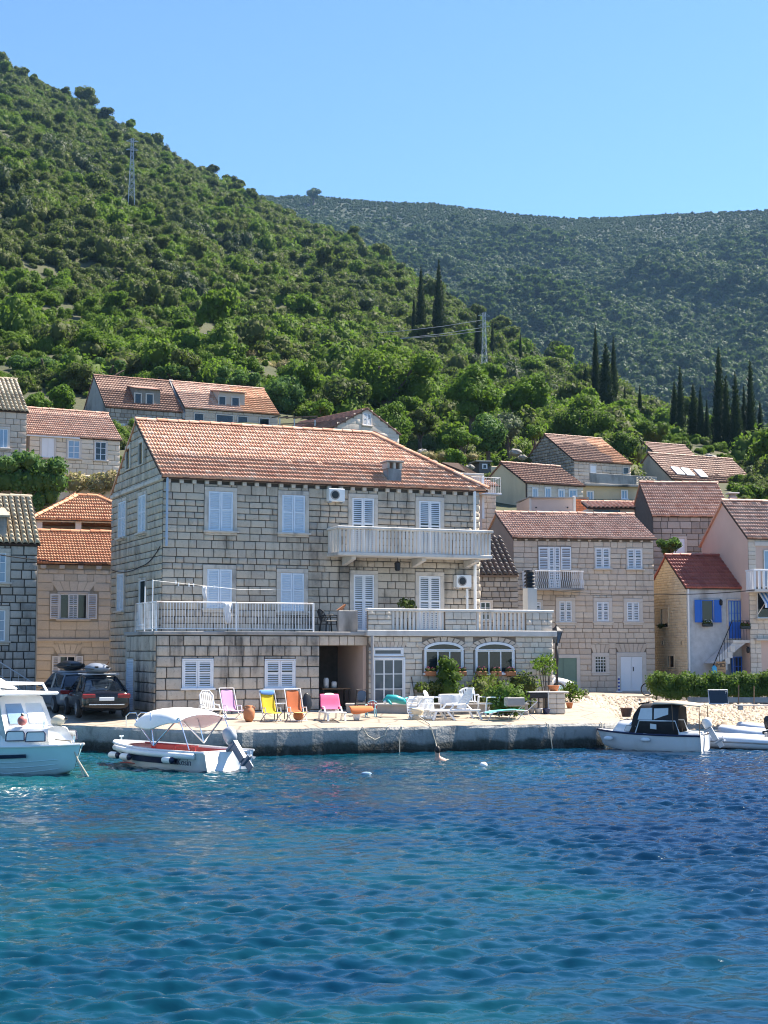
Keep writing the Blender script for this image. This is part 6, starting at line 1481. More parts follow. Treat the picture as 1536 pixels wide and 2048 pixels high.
outboard(e, Matrix.Translation((-2.42, -.05, .72)), M_STEEL, plain('grey_blue_metal', (.10,.14,.20), .4), 1.0, 42)
for (x, y) in ((.5, .98), (1.3, .72), (-1.35, 1.08)): fender(e, (x, y, .28), r=.095, h=.46, axis='X', cap=M_NAVY)
tm = text_mesh('Kosin', .24, M_NAVY, .006); ob_ = objm('lettering', tm, e, Matrix.Translation((-1.72, -1.015, .20)) @ Matrix.Rotation(R(0), 4, 'Z') @ Matrix.Rotation(R(83), 4, 'X') @ Matrix.Diagonal((-1, 1, -1, 1)) if False else Matrix.Translation((-1.72, 1.045, .17)) @ Matrix.Rotation(R(180), 4, 'Z') @ Matrix.Rotation(R(90), 4, 'X'))
m = MB(); m.tube([(-2.36, -.55, .42), (-2.5, -.6, .1), (-2.6, -.62, -.1)], .018); m.lathe([(.05, 0), (.05, .03)], 10, (-2.38, -.55, .42)); m.build('stern_line', M_RUB, e)
m = MB(); m.tube([(2.1, 0, .66), (2.1, 0, .78)], .025); m.tube([(2.1, -.07, .76), (2.1, .07, .76)], .02); m.build('bow_cleat', M_CHROME, e)
# ---- cabin boat with black canvas
c0 = onz(1310, 1502, 0); e = empty('canvas_cabin_boat', (c0.x, c0.y + .75, 0), R(180 - 24), 'small white cabin boat with black canvas top beside the quay corner', 'boat')
M_PBL = M_GEL
sec = hull(e, 3.55, 1.7, .62, .50, M_GEL, .2, 'rail', .35, .85, .62)
deck(e, sec, 0, 15, M_GEL, .02)
cb = house_body(-.15, 1.25, .62, .30, .5, .88, 0, .25).build('cuddy', M_GEL, e, True)
for side in (1, -1): rounded_window([(0, 0, 0), (.4, 0, .03), (.32, 0, .2), (0, 0, .2)], Matrix.Translation((.35, .585 if side > 0 else -.6, .58)) @ Matrix.Rotation(R(-14) * side, 4, 'Z'), e, M_CLRV, M_RUB)
rr = []
for (x, z, y) in ((.55, .62, .58), (.42, 1.18, .56), (.25, 1.42, .52), (-.2, 1.46, .56), (-.75, 1.44, .58), (-1.05, 1.40, .58)):
    rr.append([(x + (0.0 if z < 1 else 0), -y - .05, .52), (x, -y - .02, .52 + (z - .52)*.5), (x, -y + .06, z - .05), (x, 0, z + .03), (x, y - .06, z - .05), (x, y + .02, .52 + (z - .52)*.5), (x, y + .05, .52)])
MB().loft(rr).build('canvas_cover', M_BLKCV, e, True, solid=.02)
for side in (-1, 1):
    for (a, b_) in ((-.2, .27), (-.72, -.26)):
        MB().prism([(a, 0, 0), (b_, 0, .0), (b_ - .1 if b_ > 0 else b_, 0, .36), (a, 0, .38)], (0, -.015, 0)).build('clear_window', M_CLRV, e, M=Matrix.Translation((0, side * .585 + .008, .98)) @ Matrix.Rotation(R(-6)*-side, 4, 'X'))
    MB().prism([(0, 0, 0), (.2, 0, .02), (.2, 0, .18), (0, 0, .16)], (0, -.015, 0)).build('clear_window', M_CLRV, e, M=Matrix.Translation((-.35, side * .645 + .008, .68)))
    MB().tube([(.35, side*.6, .55), (.22, side*.58, .95), (-.95, side*.6, .95), (-1.1, side*.62, .5)], .022, 6).build('coaming_rail', M_GEL, e)
m = MB(); m.loft([[(-.2, -.6, 1.48), (-.9, -.62, 1.50), (-1.75, -.6, 1.42)], [(-.2, 0, 1.54), (-.9, 0, 1.57), (-1.75, 0, 1.48)], [(-.2, .6, 1.48), (-.9, .62, 1.5), (-1.75, .6, 1.42)]]); m.build('awning_cloth', plain('beige_cloth', (.58,.50,.38), .9), e, True, solid=.03)
m = MB(); 
for side in (-1, 1): m.tube([(-1.72, side*.6, .5), (-1.72, side*.6, 1.45)], .014); m.tube([(-.9, side*.62, .5), (-.85, side*.62, 1.5)], .012)
m.build('awning_pole', M_WOOD, e)
MB().bbox(-1.7, -1.05, -.6, .6, .5, .6, .03).build('stern_seat', M_GEL, e)
outboard(e, Matrix.Translation((-1.88, .0, .72)), M_WPL, M_STEEL, .75, 30)
for x in (.0, 1.3): fender(e, (x - .2, .90 - max(0, x - .5)*.4, .36), r=.07, h=.3, axis='X')
m = MB(); m.tube([(.3, -.3, 1.46), (.1, -.3, 1.5)], .03); m.tube([(.3, .3, 1.46), (.1, .3, 1.5)], .03); m.build('roof_bar', M_RUB, e)
# ---- rubber dinghies
M_PVC = plain('pale_grey_rubber', (.62,.65,.69), .45, vary=.06)
def dinghy(px, py, rz, lab, motor=True, s=1.0):
    c0 = onz(px, py, 0); e = empty('rubber_dinghy', c0, R(rz), lab, 'dinghy')
    for side in (1, -1):
        pts = [(-1.75, side*.62, .16), (-1.45, side*.62, .2), (-.5, side*.62, .23), (.5, side*.6, .26), (1.1, side*.48, .32), (1.5, side*.2, .38), (1.6, 0, .40)]
        MB().tube([tuple(s*c for c in p) for p in pts], [s*r for r in (.04, .20, .215, .21, .2, .19, .185)], 14).build('tube', M_PVC, e, True)
        MB().tube([tuple(s*c for c in (p[0], p[1] + side*.2, p[2])) for p in pts[1:4]], s*.03, 6).build('rubbing_strip', M_CONC, e)
    MB().bbox(s*-1.35, s*-1.27, s*-.5, s*.5, s*.0, s*.55, .01).build('transom', M_CONC, e); MB().bbox(s*-1.3, s*1.2, s*-.5, s*.5, s*.02, s*.06, .01).build('floor', M_CONC, e)
    MB().bbox(s*-.35, s*-.1, s*-.62, s*.62, s*.36, s*.4, .01).build('thwart', M_CONC, e)
    if motor: outboard(e, Matrix.Translation((s*-1.42, 0, s*.62)), M_BLACKP, M_BLACKP, 1.0, 12)
    return e
dinghy(1452, 1496, 162, 'pale grey rubber dinghy with black outboard at the right edge')
dinghy(1545, 1486, 166, 'pale grey rubber dinghy behind the one with the black outboard', False, 1.05)
dinghy(1560, 1472, 170, 'rearmost grey rubber dinghy, cut off by the right edge', False, .9)
# ================================================================ swimmer and floats
p = onz(880, 1521, 0); e = empty('swimmer', (p.x, p.y, 0), R(20), 'person swimming with dark hair, bare back to the camera', 'person')
rr = []
for (z, a, b, x, y) in ((-.42, .15, .11, .05, .05), (-.25, .19, .12, .05, .03), (-.05, .225, .13, .04, .0), (.04, .20, .11, .02, -.0), (.09, .10, .08, -.04, -.0), (.13, .06, .065, -.07, .0), (.18, .065, .075, -.08, .0), (.25, .078, .095, -.08, .01), (.32, .077, .097, -.08, .01), (.38, .055, .07, -.08, .0), (.41, .015, .02, -.08, .0)):
    rr.append([(x + a*math.cos(t), y + b*math.sin(t), z) for t in np.linspace(0, 2*math.pi, 15)[:-1]])
mb = MB(); mb.loft(rr, closed=True, caps=True)
mb.tube([(.2, 0, .02), (.34, .12, -.05), (.42, .38, -.04)], [.055, .045, .03], 8)
mb.build('body', plain('skin', (.55,.33,.24), .5), e, True, sub=1)
mb = MB(); mb.loft([[(-.08 + a*math.cos(t), .0 + b*math.sin(t) + .0 - .012, z) for t in np.linspace(0, 2*math.pi, 13)[:-1]] for (z, a, b) in ((.20, .055, .075), (.27, .085, .095), (.34, .086, .10), (.40, .06, .075), (.43, .01, .015))], closed=True, caps=True); mb.build('hair', plain('dark_hair', (.012,.009,.008), .6), e, True, sub=1)
p = onz(967, 1534, 0); o = MB().ball((0, 0, .05), .11, 12, 8, (1, 1, .8)).build('float', M_WPL, None, True); o.location = p; top(o, 'white ball float bobbing in the water right of the swimmer', 'buoy')
p = onz(733, 1550, 0); o = MB().ball((0, 0, .03), .09, 12, 8, (1.6, 1, .6)).build('float', M_CURT, None, True); o.location = p; top(o, 'small blue-grey float in the water left of the swimmer', 'buoy')
# ================================================================ parked cars
def car(loc, rz, paint, label, s=1.0, wagon=False, box=None, cat='car'):
    e = empty('parked_car', loc, rz, label, cat); L = 4.4 * s; Wd = .88 * s
    prof = [(-2.2,.42,.80,.80),(-2.15,.30,.93,.92),(-1.9,.24,.97,.97),(-1.2,.22,.95,1.0),(0,.2,.92,1.0),(1.0,.22,.90,1.0),(1.6,.24,.84,.97),(2.05,.30,.70,.88),(2.2,.42,.60,.72)]
    rr = []
    for x, z0, z1, w in prof:
        w *= Wd; x *= s; z0 *= s; z1 *= s; m_ = (z0 + z1) / 2
        rr.append([(x, -w*.9, z0), (x, -w, z0 + .1), (x, -w*1.0, m_), (x, -w*.96, z1 - .06), (x, -w*.86, z1), (x, 0, z1 + .02), (x, w*.86, z1), (x, w*.96, z1 - .06), (x, w, m_), (x, w, z0 + .1), (x, w*.9, z0)])
    body = MB().loft(rr, closed=True, caps=True).build('body', paint, e, True, sub=1)
    g = [(-2.05 if wagon else -1.75, .93, .90), (-1.6 if wagon else -1.05, 1.40, .70), (-.4, 1.47, .72), (.3, 1.43, .70), (1.2, .90, .86)] 
    rr = []
    for x, z, w in g:
        w *= Wd; rr.append([(x*s, -w, .90*s), (x*s, -w*(.98 if z > 1 else 1), (z - .06)*s if z > 1 else .9*s), (x*s, -w*.86, z*s), (x*s, 0, (z + .02)*s), (x*s, w*.86, z*s), (x*s, w*(.98 if z > 1 else 1), (z - .06)*s if z > 1 else .9*s), (x*s, w, .90*s)])
    MB().loft(rr).build('glasshouse', M_GLASS, e, True)
    rr = [[(x*s, -w*Wd*.86, z*s + .012), (x*s, 0, (z + .03)*s), (x*s, w*Wd*.86, z*s + .012)] for x, z, w in g[1:4]]
    MB().loft(rr).build('roof', paint, e, True, solid=.03)
    for side in (-1, 1):
        m = MB(); P = lambda k: (g[k][0]*s, side*g[k][2]*Wd*(.9 if g[k][1] > 1 else 1.0), g[k][1]*s - (.02 if g[k][1] > 1 else 0))
        m.tube([P(0), P(1), P(2), P(3), P(4)], .035*s, 6); m.beam((-.35*s, side*.86*Wd, .9*s), (-.4*s, side*.68*Wd, 1.44*s), .06*s); m.build('pillar', paint, e)
        for x in (-1.32, 1.32):
            w_ = MB().lathe([(.2, -.1), (.32, -.09), (.335, 0), (.32, .09), (.2, .1)], 20).build('wheel', M_RUB, e, True, M=Matrix.Translation((x*s, side*(Wd - .05), .33*s)) @ Matrix.Rotation(R(90), 4, 'X') @ Matrix.Diagonal((s, s, s, 1)))
            m = MB(); m.lathe([(.21, -.108), (.21, .108), (.05, .112)], 16)
            m.build('rim', M_CHROME if s else M_STEEL, w_)
        MB().bbox(.75*s, .95*s, side*Wd - .12 if side > 0 else -Wd - .1, side*Wd + .1 if side > 0 else -Wd + .12, .93*s, 1.06*s, .03).build('wing_mirror', paint, e)
        MB().bbox(-2.2*s, -2.02*s, min(side*.44*Wd, side*.95*Wd), max(side*.44*Wd, side*.95*Wd), .70*s, .86*s, .03).build('tail_light', plain('tail_light_red', (.20,.012,.012), .25), e)
        m = MB(); 
        for x in (-.75, .35): m.bbox(x*s, (x + .16)*s, min(side*(Wd*.99), side*(Wd*.99 + .03)), max(side*(Wd*.99), side*(Wd*.99 + .03)), .78*s, .81*s, .008)
        m.build('door_handle', M_CHROME, e)
    MB().bbox(-2.25*s, -2.2*s, -.26*s, .26*s, .62*s, .74*s, .008).build('number_plate', M_WPL, e)
    MB().bbox(-2.26*s, -2.16*s, -.62*s, .62*s, .47*s, .50*s, .006).build('bumper_strip', M_CHROME, e)
    for x in (-.95, .0): MB().bbox((x - .03)*s, (x + .03)*s, -.66*s, .66*s, 1.50*s, 1.54*s, .008).build('roof_bar', M_STEEL, e)
    if box:
        b, bl = box; o = empty('roof_box', e.location + Vector((0, 0, 1.53*s)), rz, bl, 'roof box')
        rr = []
        for (x, w, h) in ((-1.25, .2, .10), (-1.1, .33, .26), (-.5, .38, .38), (.3, .38, .40), (.9, .30, .28), (1.15, .1, .12)):
            rr.append([(x*s, w*s*math.cos(t), (.19 + h*.5*math.sin(t))*s) for t in np.linspace(0, 2*math.pi, 13)[:-1]])
        MB().loft(rr, closed=True, caps=True).build('shell', b, o, True); m = MB(); m.bbox(-1.15*s, 1.0*s, -.39*s, .39*s, .16*s, .2*s, .02); m.build('base', M_BLACKP, o)
        for y in (-.2, .2): MB().bbox(-1.27*s, -1.1*s, y*s - .06, y*s + .06, .22*s, .28*s, .02).build('latch', M_BLACKP, o)
    return e
P_BLK = plain('black_car_paint', (.008,.008,.010), .18, vary=.05); P_SIL = plain('grey_car_paint', (.20,.22,.25), .25, metal=.3, vary=.05); P_WHT = plain('white_car_paint', (.7,.7,.7), .25, vary=.04)
p = at(192, 1400, 53.2); car((p.x, p.y, .96), R(90 + 20), P_BLK, 'black parked saloon car with grey roof box beside the stone terrace block', .94, False, (plain('grey_box_shell', (.22,.25,.30), .4), 'grey roof box on the black saloon car'))
p = at(138, 1400, 56.3); car((p.x, p.y, 1.0), R(90 + 25), P_SIL, 'grey parked estate car with black roof box behind the black saloon', .95, True, (M_BLACKP, 'black roof box on the grey estate car'))
p = at(1052, 1375, 68.8); car((p.x, p.y, 1.18), R(8), P_WHT, 'white parked car mostly hidden behind the stone pedestal and lamp post', .95, True)
# ================================================================ furniture on the quay
def gq(px, py):
    """point of the quay surface under a photo pixel"""
    z = .92
    for _ in range(4): p = onz(px, py, z); z = quay_z(p.x, p.y)
    return Vector((p.x, p.y, z))
def fabric(name, rings, mat, e, th=.02, sub=1): return MB().loft(rings).build(name, mat, e, True, solid=th, sub=sub)
def sling_chair(px, py, rz, mat, lab, s=1.0, back=65, frame=None, seatmat=None):
    """folding beach chair facing local -y"""
    e = empty('beach_chair', gq(px, py), R(rz), lab, 'beach chair'); fr_ = frame or M_WMET; w = .29*s
    a = R(back); bx = lambda t: (.12 + t*math.cos(a)) * s; bz_ = lambda t: (.30 + t*math.sin(a)) * s
    P = [(bx(.95), bz_(.95)), (bx(.7), bz_(.7)), (bx(.4), bz_(.38)), (bx(.12), bz_(.08)), (.05*s, .31*s), (-.25*s, .33*s), (-.5*s, .36*s), (-.62*s, .33*s)]
    fabric('fabric_back', [[(-w*(1 if i else .92), y, z), (0, y + .02, z - .02), (w*(1 if i else .92), y, z)] for i, (y, z) in enumerate(P[:5])], mat, e)
    fabric('fabric_seat', [[(-w, y, z), (0, y, z - .025), (w, y, z)] for (y, z) in P[4:]], seatmat or mat, e)
    for sd in (-1, 1):
        x = sd*(w + .02); MB().tube([(x, P[0][0], P[0][1] + .03), (x, P[4][0], P[4][1]), (x, P[7][0], P[7][1])], .016, 6).build('side_rail', fr_, e)
        MB().tube([(x, -.5*s, .35*s), (x, .28*s, 0)], .015, 6).build('leg', fr_, e); MB().tube([(x, .1*s, .3*s), (x, -.42*s, 0)], .015, 6).build('leg', fr_, e)
        MB().tube([(x, .1*s, .5*s), (x, -.3*s, .52*s), (x, -.35*s, .36*s)], .018, 6).build('armrest', fr_, e)
    MB().tube([(-w, P[0][0], P[0][1] + .03), (w, P[0][0], P[0][1] + .03)], .016, 6).build('top_rail', fr_, e); MB().tube([(-w, .28*s, .015), (w, .28*s, .015)], .014, 6).build('foot_rail', fr_, e); MB().tube([(-w, -.42*s, .015), (w, -.42*s, .015)], .014, 6).build('foot_rail', fr_, e)
    return e
def towel_on(e_loc, rz, rings, mat, lab):
    o = MB().loft(rings).build('towel', mat, None, True, solid=.015, sub=1); o.location = e_loc; o.rotation_euler = (0, 0, R(rz)); return top(o, lab, 'towel')
C_ = lambda n, c: plain(n, c, .85, vary=.12, scale=5)
sling_chair(462, 1432, 28, C_('lilac_fabric', (.55,.30,.48)), 'lilac beach chair beside the green board', .82)
sling_chair(541, 1440, 22, C_('yellow_fabric', (.72,.50,.02)), 'yellow beach chair with blue towel on its headrest', .82, frame=M_STEEL)
sling_chair(592, 1429, 20, C_('orange_shaded_back', (.50,.13,.04)), 'orange beach chair under the right shuttered window', .86, seatmat=C_('orange_lit_seat', (.68,.36,.13)))  # darker back and brighter seat put shade and sun into the fabric colours
p = gq(541, 1440); a = R(22); M_BTOW = C_('blue_towel', (.12,.27,.55))
towel_on(p, 22, [[(-.25, .44, .93), (0, .44, .94), (.25, .44, .93)], [(-.26, .42, .985), (0, .42, .99), (.26, .42, .98)], [(-.26, .37, .95), (0, .37, .95), (.26, .37, .94)], [(-.25, .34, .84), (0, .34, .82), (.25, .34, .80)]], M_BTOW, 'small blue towel over the headrest of the yellow chair')
# plastic lounger: local -y is the foot end
def plastic_lounger(loc, rz, lab, mat, s=1.0, back=58, towel=None):
    e = empty('sun_lounger', loc, R(rz), lab, 'sun lounger'); w = .31*s
    P = [(-1.15, .30), (-.8, .34), (-.3, .32), (.05, .33)]; a = R(back); B_ = [(.08 + t*math.cos(a), .34 + t*math.sin(a)) for t in (0, .25, .5, .78)]
    for i in range(13):
        y0 = -1.12 + i*.092; MB().bbox(-w, w, y0*s, (y0 + .07)*s, .31*s, .335*s, .008).build('slat', mat, e)
    rr = [[(-w*(1 - .28*(i/3)**3), y*s, z*s), (0, y*s + .02, z*s - .01), (w*(1 - .28*(i/3)**3), y*s, z*s)] for i, (y, z) in enumerate(B_)]
    if towel is None:
        n = 7
        for k in range(n):
            x = -w + 2*w*(k + .5)/n; h_ = .80 - .12*abs(k - 3)/3; m = MB(); m.beam((x, .1*s, .36*s), (x, (.08 + h_*math.cos(a))*s, (.34 + h_*math.sin(a))*s), .055*s, .02*s, (0, 1, 0)); m.build('back_slat', mat, e)
        MB().tube([(-w, .1*s, .36*s), (-w, (.08 + .6*math.cos(a))*s, (.34 + .6*math.sin(a))*s), (-w*.55, (.08 + .80*math.cos(a))*s, (.34 + .80*math.sin(a))*s), (w*.55, (.08 + .80*math.cos(a))*s, (.34 + .80*math.sin(a))*s), (w, (.08 + .6*math.cos(a))*s, (.34 + .6*math.sin(a))*s), (w, .1*s, .36*s)], .03*s, 6).build('backrest_frame', mat, e)
    else: fabric('backrest', rr, mat, e, .04)
    for sd in (-1, 1):
        x = sd*(w + .02); MB().bbox(x - .03, x + .03, -1.18*s, .65*s, .27*s, .345*s, .02).build('side_rail', mat, e)
        for y, dy in ((-.95, .12), (.55, -.15)): MB().beam((x, y*s, .28*s), (x, (y - dy)*s, 0), .07*s, .06*s).build('leg', mat, e)
        MB().beam((x, -.55*s, .28*s), (x, -.28*s, 0), .06*s).build('leg', mat, e)
        MB().tube([(x, -.45*s, .33*s), (x, -.3*s, .50*s), (x, .12*s, .52*s), (x, .3*s, .36*s)], .03*s, 6).build('armrest', mat, e)
    return e
pk = gq(662, 1440); plastic_lounger(pk, 14, 'white plastic sun lounger draped with a bright pink towel', M_WPL, .84, 66, towel=1)
M_PINK = C_('pink_towel', (.72,.10,.22)); a = R(66); T_ = lambda t, o=0: ((.08 + t*math.cos(a))*.84 + o, (.34 + t*math.sin(a))*.84)
towel_on(pk, 14, [[(-.33, T_(.6, .12)[0], T_(.6)[1] - .2), (0, T_(.6, .13)[0], T_(.6)[1] - .25), (.33, T_(.6, .12)[0], T_(.6)[1] - .22)], [(-.32, T_(.86)[0], T_(.86)[1]), (0, T_(.88)[0], T_(.88)[1] + .01), (.32, T_(.86)[0], T_(.86)[1])], [(-.35, T_(.5, -.04)[0], T_(.5)[1]), (0, T_(.5, -.03)[0], T_(.5)[1]), (.34, T_(.5, -.04)[0], T_(.5)[1])], [(-.36, T_(.08, -.03)[0], T_(.08)[1]), (0, T_(.08, -.02)[0], T_(.08)[1]), (.35, T_(.08, -.03)[0], T_(.08)[1])], [(-.37, -.25, .38), (0, -.26, .36), (.36, -.25, .38)]], M_PINK, 'bright pink towel spread over the white lounger')
# side cloth falling left of the pink chair
p = gq(917, 1444); plastic_lounger(p + Vector((0, .1, 0)), -68, 'white slatted sun lounger with raised back in front of the low wall', M_WPL, 1.0, 60)
p = gq(822, 1441); e = plastic_lounger(p, 18, 'white sun lounger turned on its side against the low wall', M_WPL, .62, 4); e.rotation_euler = (Matrix.Rotation(R(18), 3, 'Z') @ Matrix.Rotation(R(72), 3, 'X') @ Matrix.Rotation(R(90), 3, 'Z')).to_euler(); e.scale = (1.6, .78, 1); e.location = p + Vector((.2, .12, .32))
p = gq(422, 1428); e = plastic_lounger(p + Vector((-.1, .2, 0)), 30, 'white plastic lounger with raised back behind the boat canopy', M_WPL, .78, 70)
# low aqua sunbed
e = empty('sunbed', gq(1015, 1443), R(-62), 'low aqua fabric sunbed with thin metal frame at the end of the low wall', 'sunbed'); M_AQF = C_('aqua_fabric', (.12,.55,.50))
fabric('fabric', [[(-.28, y, z), (0, y, z - .02), (.28, y, z)] for y, z in ((-.85, .24), (-.5, .32), (0, .33), (.45, .36), (.6, .30))], M_AQF, e)
m = MB()
for sd in (-1, 1): m.tube([(sd*.3, -.9, .22), (sd*.3, -.5, .3), (sd*.3, .6, .3), (sd*.3, 1.0, .6)], .014); m.tube([(sd*.3, -.75, .28), (sd*.3, -.95, 0)], .014); m.tube([(sd*.3, .5, .3), (sd*.3, .2, 0)], .014); m.tube([(sd*.3, .5, .3), (sd*.3, .95, 0)], .014)
m.tube([(-.3, 1.0, .6), (.3, 1.0, .6)], .014); m.build('frame', M_STEEL, e)
# green board, terracotta jar, dark leaning oval
o = MB().lathe([(.42, 0), (.45, .02), (.42, .04)], 20, (0, 0, 0), 1.05, .8).build('green_table_top', plain('green_plastic', (.10,.22,.07), .6), None, True); p = gq(461, 1424); o.location = p + Vector((0, .55, .42)); o.rotation_euler = (R(72), 0, R(23)); top(o, 'green oval board leaning on the wall behind the lilac chair', 'board')
def pot(px, py, r, h, mat, lab, name='flower_pot', cat='flower pot', z=None):
    p = gq(px, py) if z is None else onz(px, py, z); o = empty(name, p, 0, lab, cat); MB().lathe([(r*.65, 0), (r*.85, h*.4), (r, h*.9), (r*1.08, h*.9), (r*1.08, h), (r*.9, h), (r*.88, h*.85)], 14).build('pot', mat, o, True); return o, h
M_TERC = plain('terracotta', (.45,.17,.07), .8, vary=.15)
e = empty('clay_jar', gq(498, 1434), 0, 'tall terracotta jar standing right of the lilac chair', 'jar'); MB().lathe([(.1, 0), (.17, .12), (.19, .3), (.15, .42), (.09, .46), (.11, .52), (.09, .52)], 14).build('body', M_TERC, e, True)
for sd in (-1, 1): MB().tube([(sd*.1, 0, .49), (sd*.19, 0, .45), (sd*.16, 0, .38)], .02).build('handle', M_TERC, e)
e = empty('clay_plate', gq(597, 1434) + Vector((0, -.05, .16)), 0, 'round terracotta disc leaning in front of the orange chair', 'disc'); MB().lathe([(.15, 0), (.17, .03), (.12, .05)], 16).build('disc', M_TERC, e, True, M=Matrix.Rotation(R(80), 4, 'X'))
o = MB().lathe([(.28, 0), (.30, .03), (.26, .05)], 18, (0, 0, 0), .55, 1.1).build('paddle_board', M_BLACKP, None, True); o.location = gq(606, 1424) + Vector((.1, .6, .42)); o.rotation_euler = (R(78), 0, R(23)); top(o, 'dark oval board leaning on the wall right of the orange chair', 'board')
# small table behind the yellow chair
e = empty('side_table', gq(562, 1428), R(20), 'small dark-legged side table behind the yellow chair', 'table'); MB().bbox(-.2, .2, -.2, .2, .5, .53, .01).build('table_top', M_WPL, e)
for x in (-.17, .17):
    for y in (-.17, .17): MB().tube([(x, y, 0), (x, y, .5)], .015).build('leg', M_IRON, e)
# bucket
e, h = pot(713, 1442, .14, .27, M_WPL, 'white plastic bucket in front of the low wall by the pink lounger', 'bucket', 'bucket'); MB().tube([(-.13, 0, .25), (0, -.1, .14), (.13, 0, .25)], .008).build('handle', M_STEEL, e)
# ---- low wall in front of the annex
PLz = 1.34; pa = onz(693, 1435, .88); pb_ = onz(1056, 1434, .88); dv = (pb_ - pa); dv.z = 0; n_ = Vector((-dv.y, dv.x, 0)).normalized()
m = MB(); m.prism([pa + Vector((0, 0, -.4)), pb_ + Vector((0, 0, -.4)), pb_ + n_*.42 + Vector((0, 0, -.4)), pa + n_*.42 + Vector((0, 0, -.4))], (0, 0, PLz - .86 + .4 - .06)); e_pl = empty('low_wall', pa, 0, 'low concrete wall with pale coping in front of the arched windows', 'wall')
m.v = [tuple(Vector(v) - pa) for v in m.v]; m.build('wall', M_CONC, e_pl)
m = MB(); q = [pa - n_*.05 - dv.normalized()*.04, pb_ - n_*.05 + dv.normalized()*.04, pb_ + n_*.47, pa + n_*.47]; m.prism([v + Vector((0, 0, PLz - .86 - .06)) - pa for v in q], (0, 0, .06)); m.build('coping', M_SLAB, e_pl)
def on(px, py):
    p = onz(px, py, PLz); return Vector((p.x, p.y, .97))
cloth_ = plain('orange_towel', (.62,.17,.05), .85)
pt = onz(722, 1414, PLz); towel_on(pt, 18, [[(-.42, .25, .02), (0, .26, .03), (.4, .24, .02)], [(-.42, -.02, .03), (0, -.05, .03), (.42, -.04, .03)], [(-.40, -.09, -.10), (0, -.11, -.14), (.42, -.09, -.1)], [(-.38, -.1, -.26), (0, -.12, -.22), (.42, -.1, -.12)]], cloth_, 'orange towel hanging over the low wall')
# folded black pushchair / chair
e = empty('folding_chair', on(722, 1411) + Vector((0, .5, 0)), R(15), 'black folding chair with blue back in the passage mouth', 'chair')
MB().tube([(-.2, .2, .02), (-.18, -.1, .9), (.18, -.1, .9), (.2, .2, .02)], .022).build('frame', M_IRON, e); fabric('backrest', [[(-.18, .0, .45), (.18, .0, .45)], [(-.17, -.08, .7), (.17, -.08, .7)], [(-.17, -.1, .88), (.17, -.1, .88)]], C_('slate_fabric', (.08,.12,.18)), e); MB().bbox(-.2, .2, -.28, .06, .38, .43, .02).build('seat', M_BLACKP, e); MB().tube([(-.2, -.28, .4), (-.2, .2, .02)], .02).build('leg', M_IRON, e); MB().tube([(.2, -.28, .4), (.2, .1, .02)], .02).build('leg', M_IRON, e)
def monobloc(loc, rz, mat, lab, s=1.0, backm=None, name='garden_chair', group=None):
    e = empty(name, loc, R(rz), lab, 'garden chair', group)
    MB().bbox(-.24*s, .24*s, -.24*s, .22*s, .40*s, .43*s, .012).build('seat', mat, e)
    rr = [[(x*s, (.22 + .12*t - .05*(1 - (x/.25)**2) * -1)*s, (.43 + .42*t - .10*t*(x/.25)**2)*s) for x in np.linspace(-.25, .25, 7)] for t in (0, .5, 1)]
    m = MB()
    for k in range(7): m.beam(rr[0][k], rr[2][k], .045*s, .015*s, (0, 1, 0))
    m.build('back_slats', backm or mat, e)
    MB().tube(rr[2], .025*s, 6).build('back_rail', mat, e)
    for sd in (-1, 1):
        MB().tube([(sd*.25*s, .24*s, .62*s), (sd*.28*s, .0, .64*s), (sd*.27*s, -.22*s, .63*s), (sd*.26*s, -.24*s, .4*s)], .025*s, 6).build('armrest', mat, e)
        for y in (-.22, .2): MB().beam((sd*.22*s, y*s, .42*s), (sd*.26*s, (y*1.25)*s, 0), .05*s, .04*s).build('leg', mat, e)
    return e
GC = 'white garden chairs round the table'
monobloc(on(872, 1411) + Vector((0, .45, 0)), 75, M_WPL, 'white slatted garden chair left of the clothed table', 1.0, group=GC)
monobloc(on(942, 1409) + Vector((0, 1.1, 0)), 10, M_WPL, 'white garden chair behind the slatted sun lounger', 1.05, group=GC)
monobloc(on(978, 1411) + Vector((0, .5, 0)), -60, M_WPL, 'white garden chair right of the clothed table', 1.0, group=GC)
monobloc(on(742, 1412) + Vector((0, .4, 0)), -10, C_('pale_turquoise_plastic', (.35,.62,.68)), 'small turquoise and white child chair with red back behind the low wall', .62, C_('red_plastic', (.55,.04,.03)), 'child_chair')
e = empty('garden_table', on(908, 1411) + Vector((0, .75, 0)), R(15), 'round garden table under a white cloth behind the low wall', 'table'); MB().lathe([(.03, 0), (.03, .68)], 8).build('pedestal', M_WPL, e); MB().lathe([(.46, .68), (.47, .71)], 18).build('table_top', M_WPL, e)
m = MB(); rr = [[(.49*k*math.cos(t)*(1 + .04*math.sin(7*t)*(j > 1)), .49*k*math.sin(t)*(1 + .04*math.sin(7*t)*(j > 1)), z) for t in np.linspace(0, 2*math.pi, 29)] for j, (k, z) in enumerate(((.02, .725), (.97, .725), (1.0, .70), (1.03, .35)))]; o = m.loft(rr).build('tablecloth', M_CLOTH, None, True); o.location = e.location; top(o, 'white cloth draped over the round garden table', 'tablecloth')
